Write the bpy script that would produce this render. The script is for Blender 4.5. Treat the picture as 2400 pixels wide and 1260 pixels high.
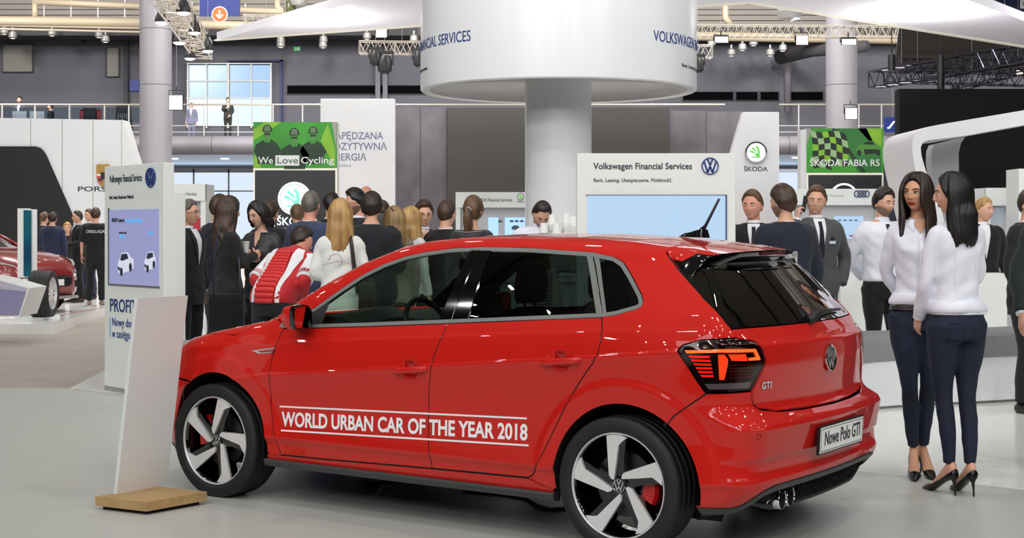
import bpy, math, random
import numpy as np
from mathutils import Vector, Matrix
from mathutils.geometry import delaunay_2d_cdt
PI = math.pi
random.seed(7)
SC = bpy.context.scene
for _o in list(bpy.data.objects): bpy.data.objects.remove(_o)
# ------------------------------------------------------------------ camera
FPX, YH, CH = 3420.0, 540.0, 1.468          # focal length in px (2400 wide), horizon row, eye height
_cd = bpy.data.cameras.new('camera'); CAM = bpy.data.objects.new('camera', _cd)
SC.collection.objects.link(CAM); SC.camera = CAM
CAM.location = (0, 0, CH); CAM.rotation_euler = (PI/2, 0, 0)
_cd.sensor_width = 36.0; _cd.lens = 36.0*FPX/2400; _cd.shift_y = -(630-YH)/2400; _cd.clip_end = 300; _cd.clip_start = .1
# ------------------------------------------------------------------ world, exposure
W = bpy.data.worlds.new('hall_daylight'); SC.world = W; W.use_nodes = True
_b = W.node_tree.nodes['Background']; _b.inputs[0].default_value = (.86, .90, 1.0, 1); _b.inputs[1].default_value = .55
SC.view_settings.view_transform = 'Standard'; SC.view_settings.look = 'None'
SC.view_settings.exposure = 0.0; SC.view_settings.gamma = 1.0; SC.view_settings.use_curve_mapping = False
SC.cycles.use_denoising = True
SC.cycles.max_bounces = 8; SC.cycles.transparent_max_bounces = 16; SC.cycles.glossy_bounces = 4; SC.cycles.diffuse_bounces = 4
SC.cycles.sample_clamp_indirect = 6.0
SC.cycles.caustics_reflective = False; SC.cycles.caustics_refractive = False
def area_lamp(name, loc, size, power, color=(1, 1, 1), rot=(0, 0, 0), size_y=None):
    ld = bpy.data.lights.new(name, 'AREA'); ld.energy = power; ld.color = color; ld.size = size
    if size_y: ld.shape = 'RECTANGLE'; ld.size_y = size_y
    o = bpy.data.objects.new(name, ld); SC.collection.objects.link(o); o.location = loc; o.rotation_euler = rot
    return o
# lamps hung over the stands (many small ones), hall lamps, and fill lights added for the canopy and from behind the viewer
_i = 0
for _x in (-11, -7.5, -4.5, -1.5, 1.5, 4.5, 7.5, 11):
    for _y in (-6, -2, 1.5, 5.0, 8.5, 12.5, 17, 21, 25.5):
        area_lamp('stand_lamp', (_x+.7*math.sin(_i*2.3), _y+.5*math.sin(_i*1.1), 6.6+.5*math.cos(_i*1.7)), .19, 43 if _y < 14 else 40, (1, .98, .95), (math.radians(40), 0, 0)); _i += 1
for _x in (-24, -8, 8, 24):
    for _y in (30, 42, 54): area_lamp('hall_lamp', (_x, _y, 14.0), 3, 2300, (1, .97, .94), (math.radians(38), 0, 0))
area_lamp('window_daylight', (-2, 69, 2.8), 34, 900, (.75, .88, 1), (math.radians(-105), 0, 0), 3)
for _p in ((.47, 13.4, 4.0), (-1.2, 15.6, 4.0), (2.2, 15.8, 4.0), (-3, 21, 3.9), (5.8, 20.5, 3.9)): area_lamp('canopy_fill', _p, .9, 34, (1, .98, .97), (PI, 0, 0))  # added fill without fixtures, lifts the canopy underside
area_lamp('rear_fill_light', (-6, -9.5, 8.5), 12, 420, (.93, .96, 1), (math.radians(68), 0, math.radians(-12)), 3.5)  # broad added fill for upright faces; the wall behind has no glazing
# ------------------------------------------------------------------ helpers
def lin(c):
    if isinstance(c, str):
        c = c.lstrip('#'); c = [int(c[i:i+2], 16)/255 for i in (0, 2, 4)]
        return tuple((x/12.92 if x <= .04045 else ((x+.055)/1.055)**2.4) for x in c)
    return tuple(c)
MATS = {}
def mat(name, col='#808080', rough=.5, metal=0., coat=0., emis=None, es=1., noise=0., nscale=8., bump=0., spec=.5, coatr=.03, stretch=(1, 1, 1), sheen=0., col2=None):
    if name in MATS: return MATS[name]
    m = bpy.data.materials.new(name); m.use_nodes = True; nt = m.node_tree; b = nt.nodes['Principled BSDF']
    c = lin(col)
    b.inputs['Base Color'].default_value = (*c, 1); b.inputs['Roughness'].default_value = rough
    b.inputs['Metallic'].default_value = metal; b.inputs['Coat Weight'].default_value = coat; b.inputs['Coat Roughness'].default_value = coatr
    b.inputs['Specular IOR Level'].default_value = spec
    if sheen: b.inputs['Sheen Weight'].default_value = sheen
    if emis is not None:
        b.inputs['Emission Color'].default_value = (*lin(emis), 1); b.inputs['Emission Strength'].default_value = es
    if noise or bump:
        tc = nt.nodes.new('ShaderNodeTexCoord'); mp = nt.nodes.new('ShaderNodeMapping'); mp.inputs['Scale'].default_value = stretch
        nt.links.new(tc.outputs['Object'], mp.inputs['Vector'])
        n = nt.nodes.new('ShaderNodeTexNoise'); n.inputs['Scale'].default_value = nscale; n.inputs['Detail'].default_value = 5
        nt.links.new(mp.outputs[0], n.inputs['Vector'])
        if noise:
            r = nt.nodes.new('ShaderNodeValToRGB'); c2 = lin(col2) if col2 else tuple(x*(1-noise) for x in c)
            r.color_ramp.elements[0].position = .3; r.color_ramp.elements[1].position = .7
            r.color_ramp.elements[0].color = (*c2, 1); r.color_ramp.elements[1].color = (*c, 1)
            nt.links.new(n.outputs['Fac'], r.inputs[0]); nt.links.new(r.outputs[0], b.inputs['Base Color'])
        if bump:
            bp = nt.nodes.new('ShaderNodeBump'); bp.inputs['Strength'].default_value = bump; bp.inputs['Distance'].default_value = .02
            nt.links.new(n.outputs['Fac'], bp.inputs['Height']); nt.links.new(bp.outputs[0], b.inputs['Normal'])
    MATS[name] = m
    return m
def glass(name, tint, refl=1.0, rough=0.0):
    if name in MATS: return MATS[name]
    m = bpy.data.materials.new(name); m.use_nodes = True; nt = m.node_tree; nt.nodes.clear()
    o = nt.nodes.new('ShaderNodeOutputMaterial'); mx = nt.nodes.new('ShaderNodeMixShader'); t = nt.nodes.new('ShaderNodeBsdfTransparent')
    g = nt.nodes.new('ShaderNodeBsdfGlossy'); fr = nt.nodes.new('ShaderNodeFresnel'); fr.inputs[0].default_value = 1.5
    mu = nt.nodes.new('ShaderNodeMath'); mu.operation = 'MULTIPLY'; mu.inputs[1].default_value = refl
    t.inputs[0].default_value = (*lin(tint), 1); g.inputs['Roughness'].default_value = rough; g.inputs[0].default_value = (1, 1, 1, 1)
    ge = nt.nodes.new('ShaderNodeNewGeometry'); ml = nt.nodes.new('ShaderNodeMath'); ml.operation = 'MULTIPLY_ADD'; ml.inputs[1].default_value = 1/1.5-1.5; ml.inputs[2].default_value = 1.5
    nt.links.new(ge.outputs['Backfacing'], ml.inputs[0]); nt.links.new(ml.outputs[0], fr.inputs[0])   # a thin pane reflects alike from both faces
    nt.links.new(fr.outputs[0], mu.inputs[0]); nt.links.new(mu.outputs[0], mx.inputs[0])
    nt.links.new(t.outputs[0], mx.inputs[1]); nt.links.new(g.outputs[0], mx.inputs[2]); nt.links.new(mx.outputs[0], o.inputs[0])
    MATS[name] = m
    return m
def props(o, label=None, cat=None, group=None, kind=None):
    if label: o['label'] = label
    if cat: o['category'] = cat
    if group: o['group'] = group
    if kind: o['kind'] = kind
    return o
def empty(name, loc=(0, 0, 0), rz=0., label=None, cat=None, group=None, parent=None):
    o = bpy.data.objects.new(name, None); SC.collection.objects.link(o); o.location = loc; o.rotation_euler = (0, 0, rz)
    o.empty_display_size = .1
    if parent: o.parent = parent
    return props(o, label, cat, group)
def mesh_obj(name, verts, faces, m, parent=None, smooth=False, mi=None, normals=None):
    me = bpy.data.meshes.new(name)
    me.from_pydata([tuple(map(float, v)) for v in verts], [], [tuple(map(int, f)) for f in faces])
    for x in (m if isinstance(m, (list, tuple)) else [m]): me.materials.append(x)
    if mi is not None: me.polygons.foreach_set('material_index', np.array(mi, dtype=np.int32))
    if smooth is True: me.polygons.foreach_set('use_smooth', np.ones(len(me.polygons), dtype=bool))
    elif smooth: me.polygons.foreach_set('use_smooth', np.ones(len(me.polygons), dtype=bool)); me.set_sharp_from_angle(angle=math.radians(smooth))
    me.update()
    if normals is not None: me.normals_split_custom_set_from_vertices([tuple(map(float, n)) for n in normals])
    o = bpy.data.objects.new(name, me); SC.collection.objects.link(o)
    if parent: o.parent = parent
    return o
class MB:
    def __init__(s): s.v = []; s.f = []; s.m = []; s.cm = 0
    def add(s, vs, fs):
        k = len(s.v); s.v += [tuple(map(float, v)) for v in vs]; s.f += [tuple(k+i for i in f) for f in fs]; s.m += [s.cm]*len(fs); return s
    def box(s, a, b, bev=0.):
        x0, y0, z0 = [min(p, q) for p, q in zip(a, b)]; x1, y1, z1 = [max(p, q) for p, q in zip(a, b)]
        if bev <= 0:
            return s.add([(x0,y0,z0),(x1,y0,z0),(x1,y1,z0),(x0,y1,z0),(x0,y0,z1),(x1,y0,z1),(x1,y1,z1),(x0,y1,z1)],
                         [(0,3,2,1),(4,5,6,7),(0,1,5,4),(1,2,6,5),(2,3,7,6),(3,0,4,7)])
        bev = min(bev, (x1-x0)*.49, (y1-y0)*.49, (z1-z0)*.49)
        rings = []
        for z, e in ((z0, bev), (z0+bev, 0), (z1-bev, 0), (z1, bev)):
            r = []
            for cx, cy, sx, sy in ((x1, y1, 1, 1), (x0, y1, -1, 1), (x0, y0, -1, -1), (x1, y0, 1, -1)):
                px, py = (cx-sx*e, cy-sy*e)
                b2 = bev*.999
                p1 = (px, py-sy*b2, z); p2 = (px-sx*b2, py, z)
                r += [p1, p2] if sx*sy > 0 else [p2, p1]
            rings.append(r)
        return s.loft(rings)
    def loft(s, rings, cap=True, closed=True):
        n = len(rings[0]); vs = [p for r in rings for p in r]; fs = []
        for i in range(len(rings)-1):
            for j in range(n if closed else n-1):
                k = (j+1) % n; fs.append((i*n+j, i*n+k, (i+1)*n+k, (i+1)*n+j))
        if cap: fs.append(tuple(range(n))[::-1]); fs.append(tuple((len(rings)-1)*n+j for j in range(n)))
        return s.add(vs, fs)
    def tube(s, pts, r, n=8, cap=True):
        pts = [Vector(p) for p in pts]; rr = r if isinstance(r, (list, tuple)) else [r]*len(pts)
        d0 = (pts[1]-pts[0]).normalized(); up = Vector((0, 0, 1)) if abs(d0.z) < .9 else Vector((1, 0, 0))
        a = d0.cross(up).normalized(); rings = []
        for i, p in enumerate(pts):
            d = (pts[min(i+1, len(pts)-1)]-pts[max(i-1, 0)]).normalized()
            a = (a-d*a.dot(d)).normalized(); b = d.cross(a)
            rings.append([p+(a*math.cos(t)+b*math.sin(t))*rr[i] for t in [2*PI*j/n for j in range(n)]])
        return s.loft(rings, cap)
    def prism(s, poly, z0, z1, f=lambda x, y, z: (x, y, z)):
        n = len(poly)
        if sum(poly[i][0]*poly[(i+1)%n][1]-poly[(i+1)%n][0]*poly[i][1] for i in range(n)) < 0: poly = poly[::-1]
        return s.loft([[f(x, y, z0) for x, y in poly], [f(x, y, z1) for x, y in poly]])
    def lathe(s, prof, n=32, f=lambda x, y, z: (x, y, z), closed=False):
        rings = [[f(r*math.cos(2*PI*j/n), r*math.sin(2*PI*j/n), z) for j in range(n)] for r, z in prof]
        if closed: rings.append(rings[0])
        return s.loft(rings, cap=False)
    def ball(s, c, r, n=12, m=8):
        r = r if isinstance(r, (list, tuple)) else (r, r, r); rings = []
        for i in range(1, m):
            t = PI*i/m; rings.append([(c[0]+r[0]*math.sin(t)*math.cos(2*PI*j/n), c[1]+r[1]*math.sin(t)*math.sin(2*PI*j/n), c[2]-r[2]*math.cos(t)) for j in range(n)])
        return s.loft(rings)
    def build(s, name, m, parent=None, smooth=False):
        return mesh_obj(name, s.v, s.f, m, parent, smooth, s.m if isinstance(m, (list, tuple)) else None)
def at(px, py, D):
    return Vector(((px-1200)*D/FPX, D, CH-(py-YH)*D/FPX))
def gd(py, z=0.): return (CH-z)*FPX/(py-YH)
def text_geo(body, size, offset=0., xs=1., align='LEFT', res=3, extr=0., spacing=1.):
    cu = bpy.data.curves.new('t', 'FONT'); cu.body = body; cu.size = size; cu.offset = offset*size; cu.align_x = align; cu.resolution_u = res; cu.extrude = extr
    cu.space_character = spacing
    o = bpy.data.objects.new('t', cu); SC.collection.objects.link(o)
    dg = bpy.context.evaluated_depsgraph_get(); me = bpy.data.meshes.new_from_object(o.evaluated_get(dg))
    v = np.empty(len(me.vertices)*3); me.vertices.foreach_get('co', v); v = v.reshape(-1, 3); v[:, 0] *= xs
    f = [tuple(p.vertices) for p in me.polygons]
    bpy.data.objects.remove(o); bpy.data.curves.remove(cu); bpy.data.meshes.remove(me)
    return v, f
def text_obj(name, body, size, m, parent, o, ux, uz=(0, 0, 1), offset=0., xs=1., align='LEFT', th=.004, spacing=1., width=None):
    """lettering on a flat face: o = origin of the baseline, ux/uz = directions along the line and up"""
    v, f = text_geo(body, size, offset, xs, align, extr=th/2, spacing=spacing)
    if width:
        w = v[:, 0].max()-v[:, 0].min(); v[:, 0] *= width/w
    ux = Vector(ux).normalized(); uz = Vector(uz).normalized(); un = ux.cross(uz); o = Vector(o)
    return mesh_obj(name, [o+ux*a+uz*b+un*(c+th/2) for a, b, c in v], f, m, parent)
# tiny alias used for lettering and emblems on flat boards: a frame on a face
class Face:
    def __init__(s, o, ux, uz=(0, 0, 1)): s.o = Vector(o); s.ux = Vector(ux).normalized(); s.uz = Vector(uz).normalized(); s.n = s.ux.cross(s.uz)
    def p(s, a, b, c=0.): return s.o+s.ux*a+s.uz*b+s.n*c
    def rect(s, name, a0, b0, a1, b1, m, parent, c0=.0005, c1=.004):
        mb = MB(); mb.loft([[s.p(a0,b0,c0), s.p(a1,b0,c0), s.p(a1,b1,c0), s.p(a0,b1,c0)], [s.p(a0,b0,c1), s.p(a1,b0,c1), s.p(a1,b1,c1), s.p(a0,b1,c1)]])
        return mb.build(name, m, parent)
    def poly(s, name, pts, m, parent, c0=.0005, c1=.004, smooth=False):
        n = len(pts)
        if sum(pts[i][0]*pts[(i+1)%n][1]-pts[(i+1)%n][0]*pts[i][1] for i in range(n)) < 0: pts = pts[::-1]
        mb = MB(); mb.loft([[s.p(a, b, c0) for a, b in pts], [s.p(a, b, c1) for a, b in pts]]); return mb.build(name, m, parent, smooth)
    def text(s, name, body, a, b, size, m, parent, width=None, offset=0., xs=1., align='LEFT', th=.003, spacing=1., c=0.):
        return text_obj(name, body, size, m, parent, s.p(a, b, c), s.ux, s.uz, offset, xs, align, th, spacing, width)
# ---- body surface: an implicit solid in the car's own frame (x forward from the rear axle, y to the left, z up)
AF, AR = (2.525, .322, .367), (-.035, .315, .371)
def sst(a, b, x):
    t = np.clip((x-a)/(b-a), 0, 1); return t*t*(3-2*t)
def smax(a, b, k):
    h = np.clip(k-np.abs(a-b), 0, None)/k; return np.maximum(a, b)+h*h*k*.25
def z_tor(x): return .800+(1.07-x)*.098-.03*sst(2.1, 3.0, x)
def z_upc(x): return .944+(.96-x)*.074-.02*sst(0.2, -.5, x)
def z_belt(x): return .985+(1.8-x)*.052
def S_side(x, z):
    zt = z_tor(x); zu = z_upc(x); zb = z_belt(x)
    y = np.interp(z, [.18, .22, .27, .335, .365], [.80, .818, .835, .843, .862])
    u = np.clip((z-.365)/(zt-.365), 0, 1)
    lower = .862-.012*np.sin(PI*u)*(1-.4*u)+.014*u**3
    y = np.where(z > .365, lower, y)
    u = np.clip((z-zt)/(zu-zt), 0, 1); y = np.where(z > zt, .876-.006*sst(0, .10, u)-.023*u**1.5, y)
    u = np.clip((z-zu)/(zb-zu), 0, 1); y = np.where(z > zu, .847-.006*sst(0, .25, u)-.036*u**1.3, y)
    d = np.clip(z-zb, 0, None); g = .805-.30*d-.42*d*d-(.15*sst(.8, -.5, x)+.045*sst(.0, -.35, x))*np.clip(d*4, 0, 1)
    y = np.where(z > zb, np.minimum(g, .805), y)
    y = y-.055*np.clip((-x-.05)/.6, 0, 1)**1.6*np.clip((z-.2)*3, 0, 1)-.035*sst(-.1, -.5, x)*sst(.7, .95, z)
    y = y-.20*np.clip((x-2.55)/.8, 0, None)**2.2*np.interp(z, [.3, .5, .75], [.8, 1.15, 1.5])
    y = y-.12*sst(zb+.02, zb+.3, z)*sst(.2, 2.2, x)*0
    for cx, cz, R in (AF, AR):
        r = np.hypot(x-cx, z-cz); y = y+.008*sst(R+.118, R+.080, r)*sst(.18, .3, z)
    return y
_RZ = [.10, .20, .27, .33, .36, .375, .40, .455, .47, .60, .625, .66, .675, .70, .78, .87, .955, .965, .985, 1.035, 1.10, 1.2, 1.3, 1.37, 1.45]
_RX = [-.40, -.53, -.63, -.685, -.695, -.695, -.685, -.685, -.70, -.728, -.722, -.672, -.66, -.656, -.664, -.672, -.668, -.66, -.635, -.60, -.545, -.455, -.36, -.29, -.2]
def R_rear(y, z): 
    c = np.interp(z, [.3, .6, .7, 1.03, 1.4], [.10, .12, .17, .20, .24])
    return np.interp(z, _RZ, _RX)+c*y*y
_TX = [-.5, -.4, -.25, -.1, .1, .4, .7, .9, 1.1, 1.3, 1.45, 1.7, 1.95, 2.15, 2.27, 2.32, 2.4, 2.7, 3.0, 3.2, 3.3, 3.4]
_TZ = [1.325, 1.35, 1.384, 1.411, 1.435, 1.452, 1.457, 1.454, 1.446, 1.428, 1.398, 1.312, 1.198, 1.088, 1.015, .998, .985, .937, .872, .815, .755, .60]
def T_top(x, y):
    xe = x+sst(.9, 2.2, x)*.12*y*y-sst(.4, -.4, x)*.10*y*y
    return np.interp(xe, _TX, _TZ)-np.interp(x, [-.4, .6, 1.6, 2.3, 3.2], [.075, .075, .04, .04, .08])*y*y
def F_front(y, z):
    return np.interp(z, [.15, .25, .35, .5, .65, .75, .85], [3.18, 3.27, 3.335, 3.35, 3.33, 3.26, 3.2])-.36*np.abs(y/.84)**3.0
def G(x, y, z):
    y = np.abs(y)
    a = y-S_side(x, z); b = R_rear(y, z)-x; c = z-T_top(x, y); d = x-F_front(y, z)
    g = smax(a, b, np.interp(z, [.3, .6, .7, .95, 1.03, 1.1, 1.3], [.16, .12, .18, .18, .09, .06, .05]))
    g = smax(g, c, .07); return smax(g, d, .15)
_RHO, _YC, _XCF = .33, .50, 2.93
def xc_of(z): return np.interp(z, [.95, 1.4], [-.30, .08])
def ray_of(s, z):
    """origin and direction of the ray of the unwrapped coordinate s at height z (s = x along the side, wraps round both ends)"""
    s = np.asarray(s, float); z = np.asarray(z, float); xc = xc_of(z)
    th = np.clip((xc-s)/_RHO, 0, PI/2); tf = np.clip((s-_XCF)/_RHO, 0, PI/2)
    yr = np.clip(_YC-(xc-_RHO*PI/2-s), -2, _YC); yf = np.clip(_YC-(s-_XCF-_RHO*PI/2), -2, _YC)
    ox = np.where(s < xc, xc, np.where(s > _XCF, _XCF, s))
    oy = np.where(s < xc, np.where(th < PI/2, _YC, yr), np.where(s > _XCF, np.where(tf < PI/2, _YC, yf), 0))
    dx = np.where(s < xc, -np.sin(th), np.where(s > _XCF, np.sin(tf), 0)); dy = np.where(s < xc, np.cos(th), np.where(s > _XCF, np.cos(tf), 1))
    return ox, oy, dx, dy
def P_side(s, z, off=0.):
    ox, oy, dx, dy = ray_of(s, z); lo = np.zeros_like(ox); hi = np.full_like(ox, 1.3)
    for _ in range(26):
        m = (lo+hi)/2; g = G(ox+dx*m, oy+dy*m, z)-off; lo = np.where(g < 0, m, lo); hi = np.where(g < 0, hi, m)
    m = (lo+hi)/2; return np.stack([ox+dx*m, oy+dy*m, np.broadcast_to(z, m.shape)], -1)
def P_top(x, y, off=0.):
    x = np.asarray(x, float); y = np.asarray(y, float); lo = np.full(np.broadcast(x, y).shape, .4); hi = np.full_like(lo, 1.7)
    for _ in range(26):
        m = (lo+hi)/2; g = G(x, y, m)-off; lo = np.where(g < 0, m, lo); hi = np.where(g < 0, hi, m)
    return np.stack([x+0*lo, y+0*lo, (lo+hi)/2], -1)
def N_of(p, e=.004):
    x, y, z = p[:, 0], p[:, 1], p[:, 2]
    n = np.stack([G(x+e, y, z)-G(x-e, y, z), G(x, y+e, z)-G(x, y-e, z), G(x, y, z+e)-G(x, y, z-e)], -1)
    return n/(np.linalg.norm(n, axis=1, keepdims=True)+1e-9)
# ------------------------------------------------------------------ CAR
M_RED = mat('car_paint_red', (.56, .010, .005), rough=.5, coat=1., coatr=.012, spec=.12)
M_PBLK = mat('gloss_black', '#050505', rough=.08, coat=1.)
M_TRIM = mat('satin_dark_trim', '#3a3d3d', rough=.42)
M_TRIMG = mat('grey_window_moulding', '#707572', rough=.35)
M_RUB = mat('tyre_rubber', '#141517', rough=.62, bump=.05, nscale=200)
M_BLK = mat('matt_black', '#070708', rough=.8)
M_PLAST = mat('black_plastic', '#16181a', rough=.5)
M_ALU = mat('machined_alloy', '#e6e6e8', rough=.32, metal=.35)
M_CHR = mat('chrome', '#e6e8ea', rough=.06, metal=1.)
M_GLS = glass('car_glass_tinted', '#d4e4da', 1.0); M_GLP = glass('privacy_glass', '#3c4542', 1.2); M_GLR = glass('rear_screen_glass', '#2b302c', 2.4)
M_TEXT = mat('white_vinyl', '#f2f2f5', rough=.4); M_INK = mat('dark_ink', '#20242c', rough=.6)
S0 = lambda z: xc_of(z)-_RHO*PI/2-_YC
def P_u(u, z, off=0.):
    u = np.asarray(u, float); z = np.asarray(z, float); p = P_side(np.abs(u)+S0(z), z, off); p[..., 1] *= np.sign(u)+(u == 0); return p
def P_uf(u, z, off=0.):
    u = np.asarray(u, float); z = np.asarray(z, float); p = P_side(_XCF+_RHO*PI/2+_YC-np.abs(u), z, off); p[..., 1] *= np.sign(u)+(u == 0); return p
def s_of(x, y, z):
    xc = float(xc_of(z))
    if x < xc: return xc-math.atan2(xc-x, y-_YC)*_RHO if y > _YC else xc-_RHO*PI/2-(_YC-y)
    if x > _XCF: return _XCF+math.atan2(x-_XCF, y-_YC)*_RHO if y > _YC else _XCF+_RHO*PI/2+(_YC-y)
    return x
def poly_area(p): return .5*sum(p[i][0]*p[(i+1)%len(p)][1]-p[(i+1)%len(p)][0]*p[i][1] for i in range(len(p)))
def dens(p, st):
    o = []
    for i in range(len(p)):
        a, b = np.array(p[i]), np.array(p[(i+1)%len(p)]); n = max(1, int(np.hypot(*(b-a))/st+.5)); o += [tuple(a+(b-a)*k/n) for k in range(n)]
    return o
def inset(p, d):
    """move a closed outline inwards by d"""
    if poly_area(p) < 0: p = p[::-1]
    n = len(p); o = []
    for i in range(n):
        a, b, c = np.array(p[i-1]), np.array(p[i]), np.array(p[(i+1)%n]); e1 = b-a; e2 = c-b
        e1 = e1/(np.hypot(*e1)+1e-9); e2 = e2/(np.hypot(*e2)+1e-9); n1 = np.array([-e1[1], e1[0]]); n2 = np.array([-e2[1], e2[0]]); m = n1+n2
        k = max(m@m/2, .35); o.append(tuple(b+m*d/k))
    return o
def inside(P, poly):
    x, y = P[:, 0], P[:, 1]; r = np.zeros(len(P), bool); j = len(poly)-1
    for i in range(len(poly)):
        xi, yi = poly[i]; xj, yj = poly[j]
        c = ((yi > y) != (yj > y)) & (x < (xj-xi)*(y-yi)/((yj-yi) or 1e-12)+xi); r ^= c; j = i
    return r
def fill(poly, holes=(), st=.018, fine=None, rows=()):
    if poly_area(poly) < 0: poly = poly[::-1]
    b = dens(poly, st); hs = [dens(h[::-1] if poly_area(h) > 0 else h, st) for h in holes]
    A = np.array(b); x0, y0 = A.min(0); x1, y1 = A.max(0)
    g = np.stack(np.meshgrid(np.arange(x0+st/3, x1, st), np.arange(y0+st/3, y1, st)), -1).reshape(-1, 2)
    if fine is not None:
        fx0, fy0, fx1, fy1, fs = fine
        g = g[~((g[:, 0] > fx0) & (g[:, 0] < fx1) & (g[:, 1] > fy0) & (g[:, 1] < fy1))]
        g = np.vstack([g, np.stack(np.meshgrid(np.arange(fx0, fx1, fs), np.arange(fy0, fy1, fs)), -1).reshape(-1, 2)])
    if rows:
        R_ = np.array([q for r in rows for q in r]); R_ = R_[(R_[:, 0] > x0) & (R_[:, 0] < x1) & (R_[:, 1] > y0) & (R_[:, 1] < y1)]
        if len(R_):
            kp = np.ones(len(g), bool)
            for k in range(0, len(g), 1500):
                d = np.abs(g[k:k+1500, None]-R_[None]); kp[k:k+1500] = np.hypot(d[..., 0], d[..., 1]).min(1) > .0085
            if fine is not None: R_ = R_[~((R_[:, 0] > fine[0]) & (R_[:, 0] < fine[2]) & (R_[:, 1] > fine[1]) & (R_[:, 1] < fine[3]))]
            g = np.vstack([g[kp], R_])
    g = g[inside(g, b)]
    for h in hs: g = g[~inside(g, h)]
    allb = np.array(b+[q for h in hs for q in h])
    if len(g):
        keep = np.ones(len(g), bool)
        for k in range(0, len(g), 2000):
            d = np.abs(g[k:k+2000, None]-allb[None]); keep[k:k+2000] = (np.hypot(d[..., 0], d[..., 1]).min(1) > min(st*.45, .005))
        g = g[keep]
    V = [Vector(p) for p in b]; E = [(i, (i+1) % len(b)) for i in range(len(b))]; k = len(b); loops = [list(range(len(b)))]
    for h in hs: V += [Vector(p) for p in h]; E += [(k+i, k+(i+1) % len(h)) for i in range(len(h))]; loops.append(list(range(k, k+len(h)))); k += len(h)
    V += [Vector(p) for p in g]
    vo, _, fo, _, _, _ = delaunay_2d_cdt(V, E, [list(range(len(b)))], 1, 1e-6)
    P = np.array([tuple(v) for v in vo]); F = np.array([f for f in fo if len(f) == 3])
    if holes:
        c = P[F].mean(1); m = np.ones(len(F), bool)
        for h in hs: m &= ~inside(c, h)
        F = F[m]
    return P, F, loops
_xs = np.arange(-.6, 3.1, .013)
ROWS = [[(x, float(fz(x))+d) for x in _xs] for fz in (z_tor, z_upc) for d in (-.012, -.001, .006, .014, .022)]
ROWS += [[(a[0]+(a[2]+d)*math.cos(t), a[1]+(a[2]+d)*math.sin(t)) for t in np.arange(-.15, 3.3, .027)] for a in (AF, AR) for d in (.080, .087, .095, .103, .110)]
ROWS += [[(x, z) for x in _xs] for z in (.335, .35, .365, .375)]
ROWS_U = [[(x, z) for x in np.arange(-1.1, 1.1, .014)] for z in (.40, .453, .460, .470, .477, .595, .603, .612, .625, .632, .660, .667, .676, .70, .948, .955, .961, .968, .985, .99)]
def sheet(name, poly, m, parent, mp, holes=(), st=.018, off=0., gap=.0034, skirt=.012, fine=None, label=None):
    """a body panel: an outline in unwrapped coordinates laid on the body surface, with folded edges"""
    if gap: poly = inset(poly, gap); holes = [inset(h, -gap) for h in holes]
    P, F, loops = fill(poly, holes, st, fine, (ROWS if mp is P_side else ROWS_U if mp is P_u else ()) if m is M_RED else ())
    X = mp(P[:, 0], P[:, 1], off); N = N_of(X)
    if mp in (P_u,): pass
    m0 = X[:, 1] < -1e-4
    Nf = N.copy()
    # G is symmetric in y, so its gradient is right on both sides; orient the faces outwards
    cr = np.cross(X[F[:, 1]]-X[F[:, 0]], X[F[:, 2]]-X[F[:, 0]])
    if (cr*N[F[:, 0]]).sum() < 0: F = F[:, ::-1]
    vs = list(map(tuple, X)); ns = list(map(tuple, Nf)); fs = [tuple(f) for f in F]
    if skirt:
        cnt = {}
        for f in F:
            for i in range(3):
                e = (int(f[i]), int(f[(i+1) % 3]))
                cnt[e] = 1
        bd = [e for e in cnt if (e[1], e[0]) not in cnt]; ids = {}
        for e in bd:
            for q in e:
                if q not in ids:
                    ids[q] = len(vs); vs.append(tuple(X[q])); ns.append(tuple(Nf[q])); vs.append(tuple(X[q]-Nf[q]*skirt)); ns.append(tuple(Nf[q]))
        for p, q in bd: fs.append((ids[q], ids[p], ids[p]+1, ids[q]+1))
    o = mesh_obj(name, vs, fs, m, parent, True, None, ns)
    if label: o['label'] = label
    return o
def mirror(o, parent, name=None, label=None):
    me = o.data.copy(); n = len(me.vertices); v = np.empty(n*3); me.vertices.foreach_get('co', v); v = v.reshape(-1, 3); v[:, 1] *= -1
    fs = [tuple(p.vertices)[::-1] for p in me.polygons]
    ns = None
    if me.has_custom_normals:
        ns = np.zeros((n, 3))
        for l, cn in zip(me.loops, me.corner_normals): ns[l.vertex_index] = cn.vector
        ns[:, 1] *= -1
    mi = [p.material_index for p in me.polygons]
    r = mesh_obj(name or o.name.split('.')[0], v, fs, list(me.materials), parent, True if me.polygons[0].use_smooth else False, mi if len(me.materials) > 1 else None, ns)
    if label: r['label'] = label
    bpy.data.meshes.remove(me); return r
CARROT = math.atan2(.5614, -.8277)
CAR = empty('car', (.9504, 7.3019, 0), CARROT, 'bright red three-door-handle-tall hatchback with white lettering along its doors', 'car')
CAR['label'] = 'bright red hatchback with white WORLD URBAN CAR lettering on its doors'
def arc(c, a0, a1, n=22, dr=0.): return [(c[0]+(c[2]+dr)*math.cos(math.radians(a0+(a1-a0)*i/n)), c[1]+(c[2]+dr)*math.sin(math.radians(a0+(a1-a0)*i/n))) for i in range(n+1)]
DF = [(2.068, .94), (2.081, .915), (2.097, .843), (2.114, .763), (2.122, .649), (2.118, .536), (2.1, .424), (2.076, .329), (2.066, .283)]
DM = [(.979, 1.012), (.985, .975), (1.01, .892), (1.025, .85), (1.041, .777), (1.062, .669), (1.068, .521), (1.062, .397), (1.057, .298)]
DR = [(.106, 1.071), (.083, 1.02), (.079, .964), (.088, .91), (.112, .866), (.161, .808), (.222, .728), (.272, .647), (.325, .552), (.39, .43), (.44, .345), (.462, .318), (.49, .304)]
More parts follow.
